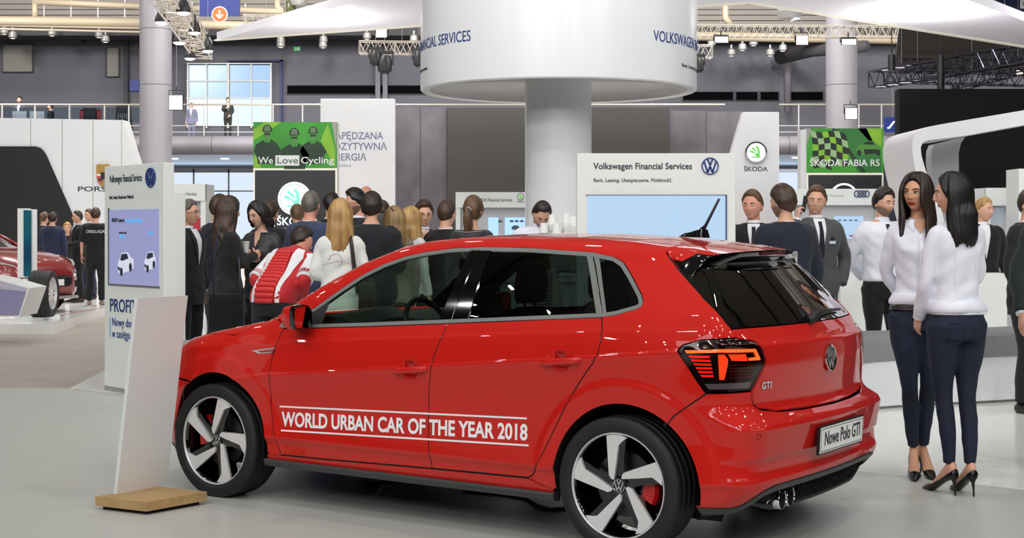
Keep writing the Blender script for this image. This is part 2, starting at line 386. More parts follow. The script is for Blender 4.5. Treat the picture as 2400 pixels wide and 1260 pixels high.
WO = [(2.1, .950), (2.098, .968), (2.052, 1.003), (1.96, 1.030), (1.885, 1.056), (1.825, 1.095), (1.729, 1.161), (1.61, 1.236), (1.49, 1.293), (1.364, 1.334), (1.234, 1.359), (1.078, 1.377), (.893, 1.386), (.587, 1.382), (.262, 1.364), (.148, 1.343), (.094, 1.318), (.028, 1.26), (-.06, 1.176), (-.08, 1.148), (-.082, 1.125), (-.059, 1.112), (.041, 1.083), (.106, 1.073), (.979, 1.014), (1.5, .980), (1.96, .953)]
# roof / side split, as (x, y) on the top surface
YB = [(-.09, .50), (.1, .515), (.6, .52), (1.0, .52), (1.3, .53), (1.5, .56), (1.7, .60), (1.9, .64), (2.1, .68), (2.20, .695)]
yb = lambda x: float(np.interp(x, [a for a, _ in YB], [b for _, b in YB]))
RAIL = []
for x in np.linspace(-.09, 2.18, 26):
    p = P_top(np.array([x]), np.array([yb(x)]))[0]; RAIL.append((s_of(*p), float(p[2])))
bonp = [(2.20, .70), (2.28, .775), (2.35, .812), (2.42, .822), (2.6, .80), (2.85, .70), (3.05, .60), (3.2, .45), (3.27, .2), (3.28, 0)]
def cat_line(p, st):
    o = []
    for a, b in zip(p[:-1], p[1:]):
        a, b = np.array(a), np.array(b); k = max(1, int(np.hypot(*(b-a))/st)); o += [tuple(a+(b-a)*i/k) for i in range(k)]
    return o+[tuple(p[-1])]
def onto(x, y):
    q = P_top(np.array([x]), np.array([y]))[0]; return (s_of(*q), float(q[2]))
fender = DF[::-1][:]+[(2.085, .965), (2.13, .992), (2.16, 1.0)]+[onto(a, b) for a, b in cat_line(bonp[:7], .03)]+[(3.10, .72), (2.93, .665), (2.83, .64), (2.76, .636)] + arc(AF, 57, 186)+[(2.14, .262), (2.066, .272)]
M_ = CAR
panels = []
def both(name, poly, m, holes=(), **k):
    sl = k.pop('sublabel', None)
    o = sheet(name, poly, m, M_, P_side, holes, **k); r = mirror(o, M_); return o, r
fl, fr = both('fender', fender, M_RED, fine=None)
d1 = DF+[(2.066, .275), (1.763, .279), (1.057, .295)]+DM[::-1]+[(1.5, .978), (1.96, .951), (2.062, .946)]
d2 = DM+[(1.057, .296), (.52, .304)]+DR[::-1]
def handle_dent(x0):
    return x0
doors = []
for nm, dd, hx in (('door', d1, 1.172), ('door', d2, .288)):
    hz = z_tor(hx)-.010
    _S = S_side
    def S_dent(x, z, _S=_S, hx=hx, hz=hz): return _S(x, z)-.016*sst(0, .75, 1-np.abs((x-hx)/.050)**4-np.abs((z-hz)/.048)**2.2)
    S_side = S_dent
    o, r = both(nm, dd, M_RED, fine=(hx-.07, hz-.065, hx+.07, hz+.065, .005)); doors.append(o); doors.append(r)
    S_side = _S
    # pull handle: a bar proud of the door over the recess
    for par, sg in ((o, 1), (r, -1)):
        mb = MB(); rings = []
        for t in np.linspace(-1, 1, 17):
            x = hx-.006-t*.112; zc = z_tor(x)-.013; y = float(_S(x, zc)); pr = .028*(1-abs(t)**6)+.004; hh = .017*(1-abs(t)**8*.5); zc -= .004*(1-abs(t))*0
            rings.append([(x, sg*(y+pr*cy), zc+hh*cz) for cy, cz in ((.35, -1), (.9, -.75), (1.05, -.2), (1.02, .5), (.8, .95), (.35, 1), (.2, .6), (.2, -.6))])
        mb.loft(rings); mb.build('handle', M_RED, par, 40)
side = DR[::-1][:-1]+[(.106, 1.071)]
sidep = [(.49, .300), (.42, .280), (.345, .262)]+arc(AR, -8, 127)+[(-.284, .644), (-.329, .68), (-.430, .755), (-.398, .798), (-.330, .895), (-.300, .942), (-.326, .964), (-.400, .987), (-.511, .995), (-.570, .996), (-.515, 1.055), (-.419, 1.162), (-.380, 1.236), (-.352, 1.298), (-.352, 1.335), (-.357, 1.366)]+RAIL+[(2.15, 1.0), (2.13, .995), (2.10, .975)]
wo_top = WO[1:23]  # from the front corner back over the roof to the rear
sidep += wo_top + [(.106, 1.075)] + DR[1:]
sl, sr = both('side_panel', sidep, M_RED)
both('window_moulding', WO, M_TRIMG, holes=[inset(WO, .017)], off=.002, gap=0, st=.02, skirt=.008)
M_WB = M_PBLK
BP1 = [(1.033, 1.027), (.953, 1.371), (.896, 1.371), (.964, 1.031)]; BP2 = [(.959, 1.031), (.890, 1.371), (.826, 1.371), (.862, 1.037)]
both('pillar_cover', BP1, M_WB, off=.002, gap=0, st=.03, skirt=.01); both('pillar_cover', BP2, M_WB, off=.002, gap=0, st=.03, skirt=.01)
both('pillar_cover', [(.291, 1.350), (.262, 1.350), (.104, 1.082), (.136, 1.080)], M_TRIMG, off=.001, gap=0, st=.03, skirt=.008)
both('pillar_cover', [(.254, 1.350), (.228, 1.346), (.086, 1.085), (.099, 1.083)], M_TRIMG, off=.001, gap=0, st=.03, skirt=.008)
both('pillar_cover', [(.155, 1.20), (.118, 1.09), (.215, 1.082)], M_WB, off=.000, gap=0, st=.03, skirt=.008)
both('mirror_base_panel', [(2.08, .962), (2.05, .985), (1.95, 1.013), (1.84, 1.065), (1.79, 1.10), (1.815, .970)], M_PLAST, off=.001, gap=0, st=.03, skirt=.008)
GF = [(2.0, .965), (1.86, 1.055), (1.72, 1.155), (1.6, 1.232), (1.48, 1.288), (1.36, 1.328), (1.23, 1.353), (1.07, 1.371), (.92, 1.380), (.99, 1.005), (1.8, .955)]
GR = [(.86, 1.38), (.58, 1.376), (.26, 1.357), (.10, 1.077), (.90, 1.008)]
GQ = [(.235, 1.352), (.142, 1.336), (.098, 1.312), (.031, 1.255), (-.07, 1.165), (-.076, 1.13), (-.035, 1.110), (.095, 1.080)]
both('window_pane', GF, M_GLS, off=-.005, gap=0, st=.04, skirt=0); both('window_pane', GR, M_GLP, off=-.005, gap=0, st=.04, skirt=0)
both('window_pane', GQ, M_GLP, off=-.005, gap=0, st=.04, skirt=0)
def gap_shade(line, mp=P_side, w=.0062, sg=1):  # black ribbon painting the shade inside a panel gap
    q = cat_line(line, .02); n = len(q); vs = []
    for i, p in enumerate(q):
        d = np.array(q[min(i+1, n-1)])-np.array(q[max(i-1, 0)]); d = d/(np.hypot(*d)+1e-9); m = np.array([-d[1], d[0]])*w
        for k in (1, -1): vs.append((p[0]+m[0]*k, p[1]+m[1]*k))
    V = np.array(vs); X = mp(V[:, 0], V[:, 1], -.0035); X[:, 1] *= sg
    mesh_obj('panel_gap_shade', X, [(2*i, 2*i+1, 2*i+3, 2*i+2) for i in range(n-1)], M_BLK, M_)
def cat_line(p, st):
    o = []
    for a, b in zip(p[:-1], p[1:]):
        a, b = np.array(a), np.array(b); k = max(1, int(np.hypot(*(b-a))/st)); o += [tuple(a+(b-a)*i/k) for i in range(k)]
    return o+[tuple(p[-1])]
for sg in (1, -1):
    for ln in (DF, DM, DR, [(2.066, .272), (1.763, .277), (1.057, .293), (.49, .302)], [(-.241, .605), (-.284, .644), (-.329, .68), (-.43, .755)]): gap_shade(ln, sg=sg)
# roof, windscreen, bonnet on the top surface
roofp = [(x, yb(x)) for x in np.linspace(1.34, -.09, 14)]+[(-.095, .3), (-.10, 0), (-.095, -.3)]+[(x, -yb(x)) for x in np.linspace(-.09, 1.34, 14)]+[(1.40, -.3), (1.42, 0), (1.40, .3)]
sheet('roof', roofp, M_RED, M_, P_top, st=.04)
wsp = [(x, yb(x)) for x in np.linspace(1.34, 2.18, 12)]+[(2.27, .4), (2.30, 0), (2.27, -.4)]+[(x, -yb(x)) for x in np.linspace(2.18, 1.34, 12)]+[(1.40, -.3), (1.42, 0), (1.40, .3)]
sheet('windscreen', wsp, M_GLS, M_, P_top, st=.05, skirt=0, off=-.002)
bonp = bonp+[(x, -y) for x, y in bonp[::-1][1:]]+[(2.29, -.4), (2.32, 0), (2.29, .4)]
sheet('bonnet', bonp, M_RED, M_, P_top, st=.022)
# rear: hatch, screen, spoiler, lamps, bumper
hl = [(.708, .990), (.62, .981), (.606, .965), (.602, .946), (.584, .903), (.584, .881), (.674, .765), (.678, .735), (.662, .700), (.62, .680), (.50, .664), (.3, .658), (0, .655)]
hatch = hl+[(-a, b) for a, b in hl[::-1][1:]]+[(-.712, 1.035), (0, 1.036), (.712, 1.035)]
H = sheet('tailgate', hatch, M_RED, M_, P_u, st=.016)
rgl = [(.714, 1.037), (.718, 1.08), (.722, 1.162), (.699, 1.236), (.675, 1.285), (.40, 1.315), (0, 1.325)]
rgl = rgl+[(-a, b) for a, b in rgl[::-1][1:]]+[(0, 1.0365)]
RG = sheet('rear_window', rgl, M_GLR, M_, P_u, st=.04, skirt=0, gap=0, off=-.002)
tl = [(1.018, .942), (.984, .962), (.895, .984), (.80, .990), (.707, .9905), (.626, .981), (.612, .965), (.607, .946), (.589, .903), (.589, .881), (.680, .767), (.80, .762), (.888, .761), (.920, .798), (.988, .895)]
def mirq(p): return [(-a, b) for a, b in p]
M_LR = mat('tail_lamp_red', '#d00505', rough=.3, emis='#ff1208', es=1.3); M_LO = mat('tail_lamp_lit', '#ff4010', rough=.3, emis='#ff2c10', es=2.0)
M_LY = mat('tail_lamp_bar', '#ff8030', rough=.3, emis='#ff4a14', es=2.6); M_LD = mat('tail_lamp_dark_red', '#5a0606', rough=.2, coat=1); M_LC = mat('tail_lamp_clear', '#9a9ca4', rough=.12, metal=.6)
M_LENS = glass('lamp_lens', '#e8d8d8', 1.0); M_HS = mat('lamp_housing', '#100406', rough=.15, coat=1.)
for sg in (1, -1):
    q = (lambda p: p) if sg > 0 else mirq
    T = sheet('tail_lamp', q(tl), M_HS, M_, P_u, st=.03, off=-.012, gap=.001, skirt=0)
    sheet('lamp_lens', q(tl), M_LENS, T, P_u, st=.03, off=.004, gap=.002, skirt=.014)
    bar = [(.987, .941), (.829, .948), (.646, .946), (.618, .903), (.617, .895), (.690, .896), (.690, .908), (.643, .909), (.655, .932), (.829, .934), (.975, .928)]
    sheet('light_bar', q(bar), M_LY, T, P_u, st=.02, off=-.006, gap=0, skirt=.004)
    sheet('light_block', q([(.837, .924), (.809, .925), (.793, .904), (.795, .880), (.811, .815), (.832, .815)]), M_LO, T, P_u, st=.02, off=-.006, gap=0, skirt=.004)
    sheet('light_block', q([(.791, .925), (.707, .925), (.699, .904), (.700, .895), (.775, .898)]), M_LO, T, P_u, st=.02, off=-.007, gap=0, skirt=.004)
    for k in range(6):
        z = .909-k*.0165; e = .968-k*.0106; r_ = .873-k*.003
        sheet('light_strip', q([(e, z+.009), (r_, z+.009), (r_-.001, z), (e-.006, z)]), M_LR, T, P_u, st=.03, off=-.007, gap=0, skirt=.003)
    for k in range(5):
        z = .876-k*.014
        sheet('light_strip', q([(.787, z+.006), (.660, z+.006), (.668, z), (.787, z)]), M_LD, T, P_u, st=.03, off=-.008, gap=0, skirt=.003)
    sheet('reversing_light', q([(.895, .797), (.677, .803), (.690, .776), (.877, .773)]), M_LC, T, P_u, st=.03, off=-.006, gap=0, skirt=.003)
bz = [(.771, .255), (.728, .274), (.652, .328), (.582, .342), (.381, .346), (0, .347)]
bt = [(0, .651), (.3, .654), (.50, .660), (.622, .676), (.666, .697), (.682, .733), (.679, .761), (.80, .758), (.884, .757), (.990, .680), (1.034, .644)]
_arcu = [(a-S0(.5), b) for a, b in arc(AR, 127, 190)]
half = bt+_arcu+[(.925, .256)]+bz
bump = half[:-1]+[(0, .347)]+[(-a, b) for a, b in half[::-1][1:-1]]
ROWS_U += [[(sg*(AR[0]+(AR[2]+d)*math.cos(t)-float(S0(.5))), AR[1]+(AR[2]+d)*math.sin(t)) for t in np.arange(1.6, 3.4, .027)] for sg in (1, -1) for d in (.080, .087, .095, .103, .110)]
B = sheet('rear_bumper', bump, M_RED, M_, P_u, st=.017)
def lipp(o0, o1):
    a = [(.925, .254), (.771, .253), (.728, .272), (.652, .326), (.582, .340), (.381, .344), (0, .345)]
    b = [(0, .318), (.40, .316), (.56, .310), (.63, .300), (.700, .248), (.755, .226), (.907, .222)]
    h = a+b; return a+[(-x, z) for x, z in a[::-1][1:]]+[(-x, z) for x, z in b[::-1]]+b[1:]
sheet('bumper_lip', lipp(0, 0), M_TRIM, M_, P_u, st=.03, off=.006, gap=0, skirt=.02)
# honeycomb insert under the lip
mb = MB(); RR = []
for uu in np.linspace(-.70, .70, 41):
    p1 = P_u(np.array([uu]), np.array([.32]))[0]; w = abs(uu); zb_ = .215+.07*max(0, (w-.45)/.25)**1.5
    RR.append([(p1[0]+.035, p1[1], .322), (p1[0]+.085, p1[1]*.985, zb_), (p1[0]+.2, p1[1]*.96, zb_-.006), (p1[0]+.2, p1[1]*.96, .322)])
mb.loft(RR); D = mb.build('diffuser', M_BLK, M_)
mb = MB(); mb.tube([(r[1][0]-.022, r[1][1], r[1][2]+.004) for r in RR], .012, 8); mb.build('lower_edge', M_PLAST, D, True)
mb = MB()
for r_ in range(6):
    for c_ in range(46):
        uu = -.66+c_*.0286+(.0143 if r_ % 2 else 0)
        if uu > .67: continue
        if .27 < uu < .60: continue
        w = abs(uu); zb_ = .215+.07*max(0, (w-.45)/.25)**1.5; t = (r_+.5)/6
        if zb_ > .310-(.322-.215)*t: continue
        p1 = P_u(np.array([uu]), np.array([.32]))[0]; zz = .316-.1*t; xx = p1[0]+.033+.05*t
        k = (p1[1]/max(abs(p1[1]), .01))
        ring = lambda rr, dx: [(xx+dx-.0, p1[1]+rr*math.cos(a), zz+.62*rr*math.sin(a)) for a in [PI/6+PI/3*i for i in range(6)]]
        mb.loft([ring(.0155, .006), ring(.0150, -.006), ring(.0115, -.004), ring(.0115, .006)], cap=False)
hc = mb.build('honeycomb_grille', M_PLAST, D); hc['kind'] = 'stuff'
for yy in (.462, .370):
    mb = MB(); f = lambda x, y, z, yy=yy: (-.632+z, yy-x, .258+y)
    mb.lathe([(.039, .03), (.040, .0), (.042, -.005), (.044, 0), (.043, .03), (.040, .16), (.038, .16), (.038, .03), (.039, .03)], 28, f); mb.build('exhaust_tip', M_CHR, M_, 40)
    mb = MB(); mb.lathe([(.0, .05), (.030, .05), (.0385, .001)], 20, f); mb.build('exhaust_pipe', M_BLK, M_)
# number plate
Y0 = float(P_u(np.array([0.]), np.array([.505]))[0, 0])
pf = Face((-.722, .268, .448), (0, -1, 0), (-.06, 0, 1))
PL = pf.rect('number_plate', 0, 0, .53, .118, mat('plate_white', '#eef0ee', rough=.35), M_, 0, .012)
pf.rect('plate_frame', -.006, -.006, .536, .124, M_BLK, PL, -.004, .009)
for a0, b0, a1, b1 in ((.006, .006, .524, .0085), (.006, .1095, .524, .112), (.006, .006, .0085, .112), (.5215, .006, .524, .112)): pf.rect('plate_border', a0, b0, a1, b1, M_INK, PL, .0115, .0128)
pf.text('plate_lettering', 'Nowe Polo GTI', .045, .033, .092, M_INK, PL, width=.44, offset=.012, th=.0015, c=.0118)
# spoiler: sections across the car; the ends fold down beside the screen as fins
SP = []
for y in np.linspace(0, .45, 12):
    w = y/.56
    zt0 = float(P_top(np.array([-.105]), np.array([y]))[0, 2]); xt = -.385+.11*w**2.2; zt1 = 1.374-.022*w**2
    e = max(0, (w-.45)/.36)**2
    gx = float(P_u(np.array([y*1.1]), np.array([1.275]))[0, 0])+.006
    SP.append([(-.098, y, zt0+.001), (-.19, y, zt0*.62+zt1*.38+.006), (-.30+.06*w**2, y, zt1+.011), (xt, y, zt1), (xt-.003, y, zt1-.008), (xt+.006, y, zt1-.026-.03*e), (xt+.06, y, 1.310-.02*e), (gx-.004, y, 1.283-.03*e), (-.16, y, 1.33)])
SP.append([(-.090, .495, 1.394), (-.17, .508, 1.376), (-.235, .512, 1.363), (-.292, .508, 1.354), (-.297, .508, 1.346), (-.290, .515, 1.312), (-.275, .525, 1.285), (-.262, .54, 1.250), (-.15, .48, 1.33)])
SP.append([(-.086, .535, 1.369), (-.130, .560, 1.336), (-.185, .572, 1.326), (-.262, .552, 1.328), (-.268, .552, 1.320), (-.275, .558, 1.285), (-.268, .57, 1.262), (-.262, .585, 1.240), (-.15, .51, 1.33)])
SP.append([(-.157, .572, 1.300), (-.180, .584, 1.293), (-.205, .594, 1.280), (-.245, .600, 1.268), (-.250, .602, 1.262), (-.258, .607, 1.252), (-.262, .612, 1.244), (-.262, .618, 1.236), (-.18, .55, 1.28)])
SP = [[(x, -y, z) for x, y, z in r] for r in SP[::-1][:-1]]+SP
mb = MB(); n = len(SP[0]); mb.v = [p for q in SP for p in q]
for i in range(len(SP)-1):
    for j in range(n):
        k = (j+1) % n; mb.f.append((i*n+j, i*n+k, (i+1)*n+k, (i+1)*n+j)); e = min(i, len(SP)-2-i)
        mb.m.append(0 if (j in (0, 1, 2) and e > 1) or (j in (0, 1) and e == 1) or (j == 0 and e == 0) else 1)
mb.f.append(tuple(range(n))[::-1]); mb.m.append(1); mb.f.append(tuple((len(SP)-1)*n+j for j in range(n))); mb.m.append(1)
S_ = mb.build('roof_spoiler', [M_RED, M_PBLK], M_, 40)
bl = MB(); bl.box((-.388, -.14, 1.350), (-.37, .14, 1.363), .002); bl.build('brake_light', mat('brake_light_red', '#5a0808', rough=.15, coat=1), S_)
# antenna
mb = MB(); mb.loft([[(.09-.0*t, 0+w, 1.434) for w in (0,)]*1+[(.13, .0, 1.437), (.10, .02, 1.437), (.0, .026, 1.434), (-.035, .02, 1.432), (-.035, -.02, 1.432), (.0, -.026, 1.434), (.10, -.02, 1.437)] for t in (0,)][:1]+[[(.09, 0, 1.452)]+[(.10, .0, 1.455), (.07, .012, 1.458), (.0, .016, 1.476), (-.025, .012, 1.474), (-.025, -.012, 1.474), (.0, -.016, 1.476), (.07, -.012, 1.458)]])
AN = mb.build('antenna_base', M_PBLK, M_, 50)
mb = MB(); mb.tube([(.0, 0, 1.47), (-.02, 0, 1.492), (-.095, 0, 1.625)], [.014, .008, .006], 10); mb.build('antenna_rod', mat('antenna_rubber', '#1a1830', rough=.5), AN, True)
# emblems: ring with V over W
def emblem(fc, cx, cz, R, parent, m, mb_=None, n=28, bg=None, name='badge'):
    mb = MB(); f = lambda a, b, c: fc.p(cx+a, cz+b, c)
    def bar(p, q, w): 
        d = np.array(q)-np.array(p); d = d/np.hypot(*d); nn = np.array([-d[1], d[0]])*w/2
        mb.loft([[f(*(np.array(p)+nn*s1), c) for s1 in (1, -1)]+[f(*(np.array(q)+nn*s1), c) for s1 in (-1, 1)] for c in (R*.06, R*.16)])
    mb.loft([[f(r*math.cos(2*PI*i/n), r*math.sin(2*PI*i/n), c) for i in range(n)] for r, c in ((R, .001), (R, R*.16), (R*.95, R*.2), (R*.88, R*.16), (R*.88, .001))], cap=False)
    w = R*.19
    bar((-.30*R, .82*R), (0, .10*R), w); bar((.30*R, .82*R), (0, .10*R), w)
    bar((-.68*R, .50*R), (-.28*R, -.74*R), w); bar((-.28*R, -.74*R), (0, -.02*R), w); bar((0, -.02*R), (.28*R, -.74*R), w); bar((.28*R, -.74*R), (.68*R, .50*R), w)
    o = mb.build(name, m, parent)
    if bg:
        mb = MB(); mb.loft([[f(R*.92*math.cos(2*PI*i/n), R*.92*math.sin(2*PI*i/n), c) for i in range(n)] for c in (0, R*.05)]); mb.build('badge_backing', bg, o)
    return o
pe = P_u(np.array([0.]), np.array([.866]))[0]
emblem(Face((pe[0], 0, .866), (0, -1, 0), (.03, 0, 1)), 0, 0, .063, H, M_CHR, bg=M_PBLK)
v, f = text_geo('GTI', .042, offset=.04, xs=1.05, extr=.002, spacing=1.15); v = v+0; 
uu = .617-v[:, 0]; X = P_u(uu, .767+v[:, 1], .003); X = X+N_of(X)*v[:, 2:3]
mesh_obj('model_badge', X, f, M_CHR, H)
# wiper
def pu(u, z, off): return tuple(P_u(np.array([u]), np.array([z]), off)[0])
mb = MB(); mb.tube([pu(.06, 1.055, .02), pu(-.05, 1.075, .035), pu(-.2, 1.078, .03), pu(-.46, 1.072, .018)], [.022, .016, .010, .006], 8); WP = mb.build('wiper', M_PLAST, M_, True)
mb = MB(); mb.tube([pu(.08, 1.046, .005), pu(.055, 1.052, .03)], [.026, .022], 12); mb.build('wiper_cap', M_PLAST, WP, 40)
# bumper sensors and door lettering
for u_, z_ in ((.70, .575), (.32, .582), (-.32, .582), (-.70, .575)):
    p = P_u(np.array([u_]), np.array([z_]), .001)[0]; n = N_of(p[None])[0]; n = Vector(n); a = n.cross(Vector((0, 0, 1))).normalized(); b = n.cross(a); mb = MB()
    mb.loft([[Vector(p)+(a*math.cos(t)+b*math.sin(t))*r_ for t in [2*PI*i/16 for i in range(16)]] for r_ in (.0125, .0105)], cap=False); mb.build('parking_sensor', mat('sensor_ring', '#3a0404', rough=.3), B)
def door_text(v, par, name, f):
    # v = (along, up, depth) -> on the doors
    x = 2.045-v[:, 0]; z = .434+v[:, 1]+(.0318*v[:, 0]); X = P_side(x, z, .0018); X = X+N_of(X)*(v[:, 2:3]); return X
v, f = text_geo('WORLD URBAN CAR OF THE YEAR 2018', .104, offset=.030, res=4, extr=.0002); v[:, 0] -= v[:, 0].min(); v[:, 0] *= 1.565/v[:, 0].max()
def split_by_door(v, f, name):
    x = 2.045-v[:, 0]
    X = door_text(v, None, name, f)
    fa = [q for q in f if np.mean([x[i] for i in q]) > 1.065]; fb = [q for q in f if np.mean([x[i] for i in q]) <= 1.065]
    for fs_, dr in ((fa, doors[0]), (fb, doors[2])):
        ids = sorted({i for q in fs_ for i in q}); mp_ = {a: b for b, a in enumerate(ids)}
        mesh_obj(name, [X[i] for i in ids], [tuple(mp_[i] for i in q) for q in fs_], M_TEXT, dr)
split_by_door(v, f, 'door_lettering')
for zz, xa in ((.101, .0), (-.025, .012)):
    n = 60; vs = []; fs = []
    for i in range(n+1):
        a = xa-.014+(1.575)*i/n; vs += [(a, zz-.0045, 0), (a, zz+.0045, 0)]
    fs = [(2*i, 2*i+1, 2*i+3, 2*i+2)[::-1] for i in range(n)]; split_by_door(np.array(vs), fs, 'door_stripe')
# side badge on the front fender
sheet('side_badge', [(2.268, .822), (2.092, .845), (2.098, .818), (2.21, .808)], M_CHR, fl, P_side, holes=[[(2.215, .823), (2.100, .838), (2.104, .822), (2.20, .814)]], gap=0, off=.004, skirt=.004, st=.03)
v, f = text_geo('GTI', .018, offset=.03, extr=.001); X = P_side(2.145-v[:, 0], .823+v[:, 1]+v[:, 0]*.12, .003); mesh_obj('badge_lettering', X, f, M_CHR, fl)
# sills
both('sill', [(2.165, .268), (2.165, .243), (.352, .243), (.352, .262), (.42, .278), (.49, .298), (1.057, .290), (1.763, .274)], M_RED, st=.03, gap=.001)
for sg in (1, -1):
    mb = MB(); mb.loft([[(x, sg*.78, .246), (x, sg*.842, .246), (x, sg*.846, .235), (x, sg*.835, .208), (x, sg*.78, .200)] for x in (2.185, 2.17, 1.3, .36, .345)]); mb.build('sill_blade', M_TRIM, M_, 40)
# front bumper (wraps round the nose), lamps, grille
fb = [(.0, .62), (.35, .62), (.62, .655), (.888, .700), (1.018, .660), (1.118, .635), (1.188, .631)]+[(_XCF+_RHO*PI/2+_YC-a, b) for a, b in arc(AF, 57, -12)]+[(1.0, .238), (.6, .215), (.0, .21)]
fbp = fb+[(-a, b) for a, b in fb[::-1][1:-1]]
sheet('nose_panel', [(1.02, .85), (-1.02, .85), (-1.10, .56), (1.10, .56)], M_RED, M_, P_uf, st=.04, off=-.006, gap=0, skirt=0)
sheet('front_bumper', fbp, M_RED, M_, P_uf, st=.035)
sheet('bumper_lip', [(1.055, .252), (.6, .235), (.0, .235), (-.6, .235), (-1.055, .252), (-1.055, .215), (0, .195), (1.055, .215)], M_TRIM, M_, P_uf, st=.04, off=.008, gap=0)
sheet('grille', [(.36, .715), (0, .73), (-.36, .715), (-.36, .63), (0, .625), (.36, .63)], M_PLAST, M_, P_uf, st=.04, off=.002, gap=0)
sheet('lower_grille', [(.62, .44), (0, .45), (-.62, .44), (-.72, .30), (0, .28), (.72, .30)], M_PLAST, M_, P_uf, st=.04, off=.003, gap=0)
emblem(Face((float(P_uf(np.array([0.]), np.array([.675]))[0, 0])+.002, 0, .675), (0, 1, 0)), 0, 0, .06, M_, M_CHR)
for sg in (1, -1):
    q = [(.37, .63), (.37, .715), (.55, .735), (.74, .745), (.86, .735), (.82, .70), (.62, .66)]; q = q if sg > 0 else mirq(q)
    hl_ = sheet('headlamp', q, M_LC, M_, P_uf, st=.03, off=.001, gap=0, skirt=.0); sheet('headlamp_lens', q, glass('clear_lens', '#eef2f4', 1.), hl_, P_uf, st=.03, off=.008, gap=0, skirt=.01)
# door mirrors
for sg in (1, -1):
    par = M_
    def mr(sc, x, dy=0, dz=0):
        pts = [(-.070, -.045), (-.072, .030), (-.05, .058), (0, .066), (.05, .060), (.070, .035), (.066, -.03), (.05, -.058), (0, -.062), (-.05, -.060)]
        return [(x, sg*(.930+dy+a*sc), 1.018+dz+b*sc) for a, b in pts]
    mb = MB(); mb.loft([mr(1., 1.835), mr(1.03, 1.855), mr(1.0, 1.885, 0, .0), mr(.88, 1.92, -.004), mr(.62, 1.945, -.01), mr(.3, 1.955, -.012)]); MR_ = mb.build('door_mirror', M_RED, par, 50)
    mb = MB(); mb.loft([mr(1.04, 1.856), mr(1.04, 1.832), mr(.92, 1.828), mr(.88, 1.840)], cap=False); mb.build('mirror_bezel', M_PBLK, MR_, 40)
    mb = MB(); mb.loft([[(x+.10*(z-1.018)+.38*(abs(y)-.93), y, z) for x, y, z in mr(.86, c)] for c in (1.842, 1.850)]); mb.build('mirror_glass', mat('mirror_glass', '#1c2226', rough=.02, metal=1.), MR_)
    mb = MB(); mb.loft([[(x, sg*y, z) for x, z in ((1.97, .962), (1.87, .962), (1.86, .985), (1.96, .990))] for y in (.815, .90)]); mb.build('mirror_arm', M_PLAST, MR_, 40)
    if sg < 0: pass
# inner shell: black structure that darkens the panel gaps, with window openings; wheel wells; floor pan
GW = [inset(WO, .022)]
wellF = arc(AF, -40, 220, 30, .004); wellR = arc(AR, -40, 220, 30, .004)
shell = [(.36, .24), (2.16, .24)]+arc(AF, 192, 40, 20, .003)+[(2.92, .66), (2.95, .78), (2.6, .84), (2.3, .90), (2.17, .955)]+[(a, b-.012) for a, b in RAIL[::-1]]+[(-.300, 1.25), (-.38, 1.15), (-.45, 1.05), (-.50, .98), (-.30, .80), (-.32, .66)]+arc(AR, 118, -10, 20, .003)
both('inner_side_structure', shell, M_BLK, holes=GW, off=-.028, gap=0, skirt=0, st=.05)
for cc in (AF, AR):
    for sg in (1, -1):
        mb = MB(); r0 = cc[2]+.004; n = 26
        rings = [[(cc[0]+r0*math.cos(t), sg*min(y, float(S_side(np.array(cc[0]+r0*math.cos(t)), np.array(cc[1]+r0*math.sin(t))))-.022-(.03 if cc[0] > 1 and math.cos(t) > .3 else 0)), max(.19, cc[1]+r0*math.sin(t))) for t in [math.radians(-30+240*i/n) for i in range(n+1)]] for y in (.838, .78, .52)]
        mb.loft(rings, cap=False, closed=False); mb.loft([[(cc[0]+r_*math.cos(t), sg*.53, max(.14, cc[1]+r_*math.sin(t))) for t in [2*PI*i/n for i in range(n)]] for r_ in (r0, .01)], cap=False)
        mb.build('wheel_arch_liner', M_BLK, M_)
mb = MB(); mb.box((-.45, -.50, .20), (3.1, .50, .26), .02); mb.box((.42, -.76, .215), (2.12, .76, .30), .02); mb.box((-.55, -.62, .30), (-.42, .62, .60), .02); mb.build('floor_pan', M_BLK, M_)
